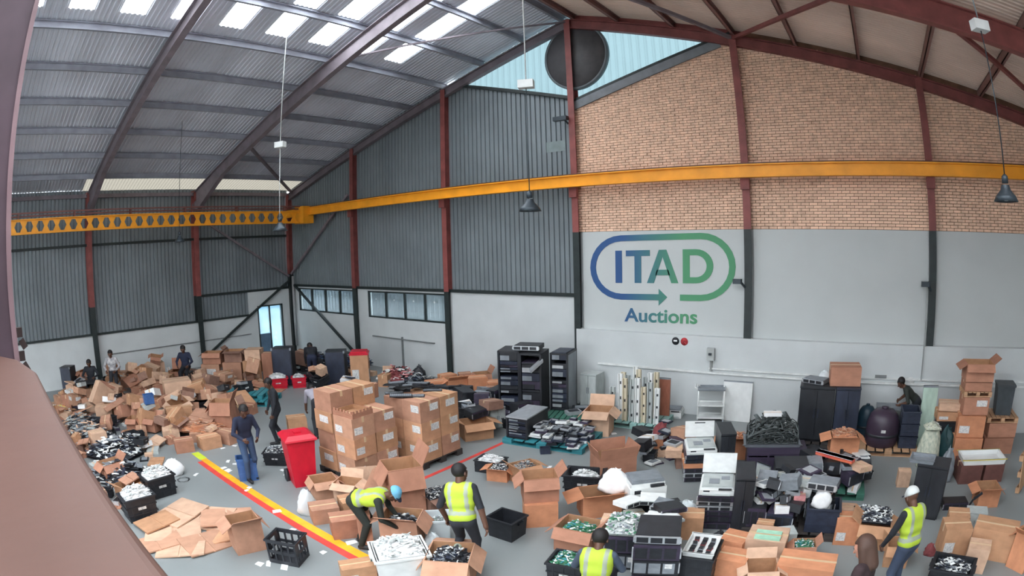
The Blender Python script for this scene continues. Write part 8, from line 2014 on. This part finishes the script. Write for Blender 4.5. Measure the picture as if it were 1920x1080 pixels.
def place_all():
    for (k, x, y, z, rz, tx, ty, w, d, h, var, li, gi) in ROWS:
        lab = LAB[li] if li >= 0 else heap_label(k, var, w, d, tx, ty, z, PH[-1-li]); grp = GRP[gi] if gi >= 0 else None
        if k == 'fill':
            me = cached(('jm', var, li % 3), lambda: jumble(li % 3+var*5, PAL[var]))
            o = bpy.data.objects.new('scrap_fill', me); link(o); o.location = (x, y, z); o.rotation_euler = (0, 0, rz); o.scale = (w, d, h)
            tag(o, lab, 'scrap', None, 'stuff'); continue
        name, cat = NAMES[k]
        if k == 'paper':
            me = cached('papersc', lambda: MB().add([(-.5, -.5, 0), (.5, -.42, .3), (.42, .5, 0), (-.45, .4, .6), (-.5, -.5, .4), (.5, -.42, .7), (.42, .5, .4), (-.45, .4, 1)], [(3, 2, 1, 0), (4, 5, 6, 7), (0, 1, 5, 4), (1, 2, 6, 5), (2, 3, 7, 6), (3, 0, 4, 7)]).mesh('paper_scrap', PAPER))
            root = bpy.data.objects.new(name, me); link(root)
        else:
            root = empty(name); build(k, root, var, w, d, h)
        root.location = (x, y, z); root.rotation_euler = (tx, ty, rz); root.scale = (w, d, h)
        if k == 'palletup': root.rotation_euler = (R(82), 0, rz); root.scale = (w, h, d); root.location.z = h/2
        tag(root, lab, cat, grp)
place_all()

# ------------------------------------------------------------------ people: smooth implicit bodies polygonised into one continuous mesh
def caps_sdf(Pts, caps):
    """capsules (a, ra, b, rb, region, blend) -> signed distance and region"""
    best = None; reg = None; bd = None
    for a, ra, b, rb_, rg, kb in caps:
        a = np.array(a, float); b = np.array(b, float); ab = b-a; L = max(1e-9, ab @ ab)
        t = np.clip(((Pts-a) @ ab)/L, 0, 1)
        dd = np.linalg.norm(Pts-a-t[..., None]*ab, axis=-1)-(ra+t*(rb_-ra))
        if best is None: best = dd.copy(); reg = np.full(dd.shape, rg); bd = dd.copy()
        else:
            m = dd < bd; reg[m] = rg; bd = np.minimum(bd, dd)
            h = np.clip(.5+.5*(best-dd)/kb, 0, 1)
            best = best*(1-h)+dd*h-kb*h*(1-h)
    return best, reg
def polygonise(f, lo, hi, vox):
    """naive surface nets of f(points)->(distance, region)"""
    n = [int(math.ceil((hi[i]-lo[i])/vox))+1 for i in range(3)]
    ax = [lo[i]+vox*np.arange(n[i]) for i in range(3)]
    G = np.stack(np.meshgrid(*ax, indexing='ij'), -1)
    D, Rg = f(G)
    ins = D < 0
    nx, ny, nz = n
    cnt = np.zeros((nx-1, ny-1, nz-1)); acc = np.zeros((nx-1, ny-1, nz-1, 3))
    off = [(i, j, k) for i in (0, 1) for j in (0, 1) for k in (0, 1)]
    sl = lambda o: tuple(slice(o[q], n[q]-1+o[q]) for q in range(3))
    for o in off:
        for q in range(3):
            if o[q]: continue
            p = list(o); p[q] = 1
            d0, d1 = D[sl(o)], D[sl(p)]; cr = (d0 < 0) != (d1 < 0)
            with np.errstate(all='ignore'): t = np.where(cr, d0/(d0-d1), 0)
            pos = np.zeros(cr.shape+(3,)); pos[..., 0] = o[0]; pos[..., 1] = o[1]; pos[..., 2] = o[2]; pos[..., q] += t
            acc += pos*cr[..., None]; cnt += cr
    act = cnt > 0; idx = -np.ones(act.shape, int); idx[act] = np.arange(act.sum())
    base = np.stack(np.meshgrid(*[np.arange(k-1) for k in n], indexing='ij'), -1)
    V = (base[act]+acc[act]/cnt[act][:, None])*vox+np.array(lo)
    VR = Rg[:-1, :-1, :-1][act]
    F = []
    for q in range(3):
        u, w = (q+1) % 3, (q+2) % 3
        s0 = [slice(1, n[i]-1) for i in range(3)]; s0[q] = slice(0, n[q]-1)
        s1 = list(s0); s1[q] = slice(1, n[q])
        a, b = ins[tuple(s0)], ins[tuple(s1)]; cr = a != b
        I = np.argwhere(cr); fl_ = a[cr]
        I = I+np.array([s.start for s in s0])
        def cell(du, dw):
            J = I.copy(); J[:, u] -= du; J[:, w] -= dw; return idx[J[:, 0], J[:, 1], J[:, 2]]
        Q = np.stack([cell(1, 1), cell(0, 1), cell(0, 0), cell(1, 0)], 1)
        Q[~fl_] = Q[~fl_][:, ::-1]
        F.append(Q)
    return V, np.concatenate(F), VR
def mesh_from(name, V, F, VR, mats, smooth=True):
    me = bpy.data.meshes.new(name); me.from_pydata(V.tolist(), [], F.tolist())
    for m in mats: me.materials.append(m)
    if VR is not None: me.polygons.foreach_set('material_index', VR[F[:, 0]].astype(np.int32))
    me.polygons.foreach_set('use_smooth', [smooth]*len(me.polygons)); me.update()
    return me
SKIN = mat('brown_skin', srgb(92, 62, 48), .5, var=.06); SKINL = mat('light_brown_skin', srgb(190, 134, 112), .5, var=.06)
HAIRB = mat('black_hair', srgb(26, 22, 22), .6); HAIRBR = mat('brown_hair', srgb(72, 50, 40), .6)
VEST = mat('lime_vest', srgb(172, 194, 58), .7, var=.08, scale=5); REFL = mat('reflective_band', srgb(150, 158, 140), .4)
CLO = {'black': mat('black_cloth', srgb(36, 38, 44), .85, var=.15), 'navy': mat('navy_cloth', srgb(38, 44, 66), .85, var=.15), 'jeans': mat('blue_jeans', srgb(62, 82, 112), .85, var=.15), 'dkgreen': mat('dark_green_cloth', srgb(42, 46, 42), .85, var=.15),
       'grey': mat('grey_shirt', srgb(150, 146, 156), .85, var=.1), 'print': mat('white_printed_shirt', srgb(200, 196, 196), .85, col2=srgb(110, 110, 116), scale=9), 'slate': mat('slate_jacket', srgb(70, 80, 96), .85), 'trouser': mat('dark_trousers', srgb(44, 46, 52), .85), 'bluetr': mat('blue_grey_trousers', srgb(58, 68, 88), .85), 'plum': mat('dark_brown_top', srgb(52, 38, 40), .85)}
SHOE = mat('black_shoe', srgb(30, 30, 32), .5); CAPB = mat('pale_blue_cap', srgb(110, 176, 206), .7, var=.1); PAPERC = mat('pale_grey_cap', srgb(196, 200, 198), .7)
EYE = mat('eye_dark', srgb(22, 18, 16), .3)
def v3(*a): return np.array(a, float)
def ik(a, b, l1, l2, pole):
    d = b-a; L = np.linalg.norm(d); L2 = min(L, (l1+l2)*.995); u = d/L
    if L > L2: b = a+u*L2
    x = (l1*l1-l2*l2+L2*L2)/(2*L2); h = math.sqrt(max(0, l1*l1-x*x))
    pl = pole-u*(pole @ u); pl = pl/max(1e-6, np.linalg.norm(pl))
    return a+u*x+pl*h, b
def person(label, loc, face, hip=.92, lean=0, twist=0, headp=0, head_yaw=0, hands=((-.30, .1, .78), (.30, .1, .78)), feet=((-.1, 0, 0), (.1, .02, 0)), shirt='black', pants='trouser', skin=None, hair=HAIRB, vest=False, cap=None, longhair=False, sleeve=True, vox=.0125, s=1.0, bands=False, side=0, toes=((0, 1, 0), (0, 1, 0)), beanie=None):
    """face: heading in degrees, 0 looks along +y; the body is laid out facing +y"""
    skin = skin or SKIN
    a = R(lean); sd = R(side)
    U = v3(math.sin(sd), math.sin(a)*math.cos(sd), math.cos(a)*math.cos(sd)); U /= np.linalg.norm(U)
    Fd = v3(0, math.cos(a), -math.sin(a)); X = np.cross(Fd, U); X /= np.linalg.norm(X); Fd = np.cross(U, X)
    tw = R(twist); Xs = X*math.cos(tw)+Fd*math.sin(tw)
    Pv = v3(0, 0, hip); N = Pv+U*.50
    hp = R(headp); HU = U*math.cos(hp)+Fd*math.sin(hp); HF0 = Fd*math.cos(hp)-U*math.sin(hp)
    hy = R(head_yaw); HX = np.cross(HF0, HU); HF = HF0*math.cos(hy)+HX*math.sin(hy); HX = np.cross(HF, HU)
    Hc = N+HU*.155+HF*.015
    REG = {'shirt': 0, 'pants': 1, 'skin': 2, 'shoe': 3, 'refl': 4}
    c = []
    T = lambda p, r, q, r2_, rg, k=.035: c.append((p, r, q, r2_, REG[rg], k))
    # torso
    T(Pv-X*.075, .105, Pv+X*.075, .105, 'pants'); T(Pv+U*.10-X*.05, .11, Pv+U*.10+X*.05, .11, 'shirt', .05)
    T(Pv+U*.26-Xs*.07, .108, Pv+U*.26+Xs*.07, .108, 'shirt', .06); T(Pv+U*.37-Xs*.09, .105, Pv+U*.37+Xs*.09, .105, 'shirt', .06)
    T(Pv+U*.45-Xs*.15, .06, Pv+U*.45+Xs*.15, .06, 'shirt', .05)
    T(N-U*.02, .058, N+HU*.07, .052, 'skin', .02)
    # head
    T(Hc+HU*.03-HF*.012, .092, Hc+HU*.0+HF*.018, .088, 'skin', .02); T(Hc-HU*.075+HF*.04, .052, Hc-HU*.05+HF*.03, .06, 'skin', .03)
    T(Hc-HU*.015+HF*.105, .012, Hc-HU*.04+HF*.118, .016, 'skin', .012)                                         # nose
    T(Hc-HU*.08-HX*.018+HF*.095, .009, Hc-HU*.08+HX*.018+HF*.095, .009, 'skin', .006)                           # lips
    T(Hc+HU*.025-HX*.045+HF*.088, .010, Hc+HU*.025+HX*.045+HF*.088, .010, 'skin', .012)                         # brow
    for q in (-1, 1): T(Hc+HX*q*.092+HU*.005, .012, Hc+HX*q*.097-HU*.035, .014, 'skin', .008)                   # ears
    # legs
    fpos = []
    for q, ft, to in ((-1, feet[0], toes[0]), (1, feet[1], toes[1])):
        hipj = Pv+X*q*.09-U*.02; an = v3(*ft)+v3(0, 0, .09)
        kn, an = ik(hipj, an, .43, .42, v3(q*.12, 1, 0))
        T(hipj, .098, kn, .066, 'pants', .03); T(kn, .066, an+v3(0, 0, .02), .052, 'pants', .02)
        td = v3(*to); td /= np.linalg.norm(td); heel = an-v3(0, 0, .045)-td*.035; toe = heel+td*.2
        T(heel, .042, toe, .038, 'shoe', .02)
        if bands: m_ = kn+(an-kn)*.45; w_ = (an-kn)/np.linalg.norm(an-kn); c.append((m_-w_*.02, .067, m_+w_*.02, .066, 4, .004))
    # arms and hands
    for q, hd in ((-1, hands[0]), (1, hands[1])):
        sh = Pv+U*.445+Xs*q*.185; wr0 = v3(*hd)
        el, wr = ik(sh, wr0, .29, .26, v3(q*.9, -.7, -.5))
        T(sh, .062, el, .048, 'shirt', .03); T(el, .046, wr, .033, 'shirt' if sleeve else 'skin', .015)
        fd = (wr-el)/np.linalg.norm(wr-el); fd = fd+v3(0, .15, -.15); fd /= np.linalg.norm(fd)
        sx = np.cross(fd, v3(q, .3, 0)); sx /= max(1e-6, np.linalg.norm(sx)); cur = np.cross(sx, fd)*-q
        if cur @ v3(-q, 0, 0) < 0: cur = -cur
        pc = wr+fd*.05
        T(wr, .03, wr+fd*.02, .028, 'skin', .015)
        T(pc-sx*.025, .02, pc+sx*.025+fd*.02, .02, 'skin', .015)
        for k, ln in enumerate((.06, .078, .082, .072)):
            r0 = pc+fd*.025+sx*(-.036+.024*k); k1 = r0+(fd*.85+cur*.4)/.94*ln*.5; k2 = k1+(fd*.55+cur*.8)/.97*ln*.5
            T(r0, .0105, k1, .0098, 'skin', .003); T(k1, .0098, k2, .0085, 'skin', .003)
        t0 = wr+fd*.025-sx*.025; t1 = t0+(-sx*.75+fd*.6+cur*.2)*.045; T(t0, .013, t1, .012, 'skin', .005); T(t1, .012, t1+(fd*.8+cur*.4)*.035, .010, 'skin', .003)
    pts = np.array([k[0] for k in c]+[k[2] for k in c]); lo = pts.min(0)-.14; hi = pts.max(0)+.14
    if lo[2] < -.02 and min(feet[0][2], feet[1][2]) >= 0: lo[2] = -.02
    V, F, VR = polygonise(lambda G: caps_sdf(G, c), lo, hi, vox)
    Mz = Matrix.Rotation(R(face), 4, 'Z')
    root = bpy.data.objects.new('person', mesh_from('person', V, F, VR, [CLO[shirt], CLO[pants], skin, SHOE, REFL])); link(root)
    root.location = loc; root.rotation_euler = (0, 0, R(face)); root.scale = (s, s, s)
    tag(root, label, 'person')
    # eyes
    for q in (-1, 1):
        e = Hc+HU*.008+HX*q*.034+HF*.096; MB().ring([(.004, -.009), (.010, -.004), (.010, .004), (.004, .009)], e, 8).obj('eye', EYE, root)
    # hair or cap
    hs = [(Hc+HU*.035-HF*.02, .105, Hc+HU*.015+HF*.012, .098, 0, .02)]
    if longhair: hs += [(Hc-HF*.05, .1, Hc-HU*.2-HF*.07, .085, 0, .04), (Hc-HX*.07-HF*.02, .06, Hc-HX*.07-HU*.18, .05, 0, .03), (Hc+HX*.07-HF*.02, .06, Hc+HX*.07-HU*.18, .05, 0, .03)]
    def fh(G):
        d, r = caps_sdf(G, hs); rel = G-Hc
        face_cut = np.minimum(rel @ HF-.035, -(rel @ HU)+.055) if not cap else -(rel @ HU)+.015
        low = -(rel @ HU)-(.30 if longhair else .075)
        if not cap: face_cut = np.maximum(face_cut, -9)
        return np.maximum(np.maximum(d, face_cut), low), r
    V, F, VR = polygonise(fh, Hc-.34, Hc+.26, .0125)
    shared('cap' if cap else 'hair', mesh_from('hair', V, F, None, [cap or hair]), root)
    if cap: 
        pl = [(-.085, .03)]+[(.085*-math.cos(t_), .06+.105*math.sin(t_)) for t_ in [math.pi*i/10 for i in range(11)]]+[(.085, .03)]
        bm_ = MB(); vs_ = [Hc+HU*(.038-.25*fy*.2)+HX*fx+HF*fy for fx, fy in pl]+[Hc+HU*(.050-.25*fy*.2)+HX*fx+HF*fy for fx, fy in pl]; n_ = len(pl)
        bm_.add(vs_, [tuple(range(n_)), tuple(range(2*n_-1, n_-1, -1))]+[(i, i+n_, (i+1) % n_+n_, (i+1) % n_) for i in range(n_)]); bm_.obj('cap_brim', CLO['navy'], root)
    if vest:
        vs = [(Pv+U*.06-X*.06, .132, Pv+U*.06+X*.06, .132, 0, .04), (Pv+U*.25-Xs*.075, .125, Pv+U*.25+Xs*.075, .125, 0, .05), (Pv+U*.38-Xs*.1, .122, Pv+U*.38+Xs*.1, .122, 0, .05), (Pv+U*.455-Xs*.13, .076, Pv+U*.455+Xs*.13, .076, 0, .05)]
        def fv(G):
            d, r = caps_sdf(G, vs); rel = G-Pv; hU = rel @ U; xx = rel @ Xs
            d = np.maximum(d, np.maximum(-(hU-.0), hU-.54)); d = np.maximum(d, np.abs(xx)-.205)
            g = np.linalg.norm(G-(N+Fd*.05), axis=-1)-.075; d = np.maximum(d, -g)
            r = np.where((np.abs(hU-.10) < .027) | ((np.abs(np.abs(xx)-.115) < .026) & (hU > .12)), 1, 0)
            return d, r
        lo = np.minimum(Pv, N)-.3; hi = np.maximum(Pv, N)+.3
        V, F, VR = polygonise(fv, lo, hi, vox)
        shared('safety_vest', mesh_from('safety_vest', V, F, VR, [VEST, REFL]), root)
    return root
# heading: 0 looks away from the lens side towards the gable wall (+y); positive turns left
person('person in a lime safety vest walking away with a swinging arm, reflective trouser bands', (18.38, -9.25, 0), 20, side=-7, hip=.90, lean=14, headp=10, head_yaw=25, hands=((-.30, .16, .80), (.34, -.04, .84)), feet=((-.12, -.10, .16), (.10, .12, 0)), toes=((0, .8, -.5), (0, 1, 0)), shirt='black', pants='trouser', vest=True, bands=True, sleeve=False, vox=.011, s=1.03)
person('person in a lime safety vest and pale blue cap bending over the large open carton', (16.55, -9.66, 0), -58, hip=.86, lean=80, headp=-14, hands=((-.14, .62, .52), (.16, .66, .5)), feet=((-.12, -.05, 0), (.12, .05, 0)), shirt='dkgreen', pants='dkgreen', vest=True, cap=CAPB, vox=.011)
person('person in a lime safety vest sitting low among crates, seen from behind', (20.42, -9.25, 0), 16, hip=.50, lean=14, headp=22, hands=((-.24, .42, .55), (.24, .42, .55)), feet=((-.16, .48, 0), (.16, .48, 0)), shirt='slate', pants='trouser', vest=True, vox=.011)
tag(empty('low_stool', (20.42, -9.25, 0)), 'low dark stool under the sitting vest worker', 'stool')
_s = bpy.data.objects['low_stool']
MB().box((-.2, -.2, .34), (.2, .2, .39)).obj('seat', BLK, _s)
for a_ in (-.18, .14):
    for b_ in (-.18, .14): MB().box((a_, b_, 0), (a_+.04, b_+.04, .34)).obj('leg', BLK, _s)
person('person in a lime safety vest and pale cap standing before the black cabinet', (24.24, -7.80, 0), 42, hip=.92, lean=9, headp=24, hands=((-.24, .28, .86), (.26, .26, .84)), feet=((-.12, -.08, 0), (.12, .10, 0)), shirt='black', pants='bluetr', vest=True, cap=PAPERC, vox=.011, s=1.0)
person('person with long brown hair and dark top at the bottom edge, head tilted', (23.6, -9.3, 0), 70, hip=.92, lean=6, headp=18, side=10, hands=((-.2, .25, .95), (.22, .22, .95)), shirt='plum', pants='trouser', skin=SKINL, hair=HAIRBR, longhair=True, vox=.011, s=1.03)
person('person in dark blue top and jeans standing by the blue crate, holding papers', (12.75, -9.55, 0), -95, hip=.92, lean=8, headp=20, hands=((-.16, .32, 1.0), (.18, .34, 1.02)), feet=((-.1, -.08, 0), (.1, .08, 0)), shirt='navy', pants='jeans')
person('person in a black hooded jacket and black trousers walking behind the waste tote', (11.1, -7.75, 0), 160, hip=.90, lean=5, headp=20, hands=((-.26, .16, .82), (.26, .18, .82)), feet=((-.12, .1, 0), (.1, -.12, 0)), shirt='black', pants='black')
person('person in a grey shirt bending away over cartons, black trousers', (11.55, -6.75, 0), 70, hip=.92, lean=62, headp=30, hands=((-.2, .6, .62), (.2, .62, .6)), feet=((-.14, 0, 0), (.14, .05, 0)), shirt='grey', pants='black', sleeve=False)
person('person in a white printed shirt standing at the back of the carton heap', (2.95, -10.1, 0), -120, hip=.92, lean=4, headp=14, hands=((-.18, .24, 1.0), (.2, .24, 1.0)), shirt='print', pants='trouser')
person('person in black sitting behind the dark table by the wall column', (2.25, -10.9, 0), -110, hip=.62, lean=8, headp=18, hands=((-.2, .36, .78), (.2, .36, .78)), feet=((-.14, .4, 0), (.14, .42, 0)), shirt='black', pants='black')
person('person in a dark jacket sitting upright behind the main carton heap', (2.9, -7.0, 0), -130, hip=.66, lean=8, headp=16, hands=((-.22, .36, .75), (.22, .36, .75)), feet=((-.14, .4, 0), (.14, .42, 0)), shirt='navy', pants='black', s=1.05)
person('person in dark green bending over the work table by the gable wall', (24.75, -.62, 0), 95, hip=.90, lean=52, headp=-18, hands=((-.2, .50, .84), (.2, .46, .86)), shirt='dkgreen', pants='trouser', sleeve=False)
person('person in dark clothes stooping in the crowded corner heap', (6.35, -3.35, 0), 60, hip=.92, lean=55, headp=20, hands=((-.2, .5, .6), (.2, .5, .6)), shirt='black', pants='navy')
for i_, (x_, y_, rz_, lab_) in enumerate(((2.22, -10.88, 70, 'dark chair of the person in black behind the table'), (2.95, -7.0, 50, 'dark stool of the person in the dark jacket'))):
    e_ = empty('dark_stool', (x_, y_, 0), R(rz_)); tag(e_, lab_, 'stool')
    MB().box((-.2, -.2, .46), (.2, .2, .5)).obj('seat', BLK, e_)
    for a_ in (-.18, .14):
        for b_ in (-.18, .14): MB().box((a_, b_, 0), (a_+.04, b_+.04, .46)).obj('leg', BLK, e_)
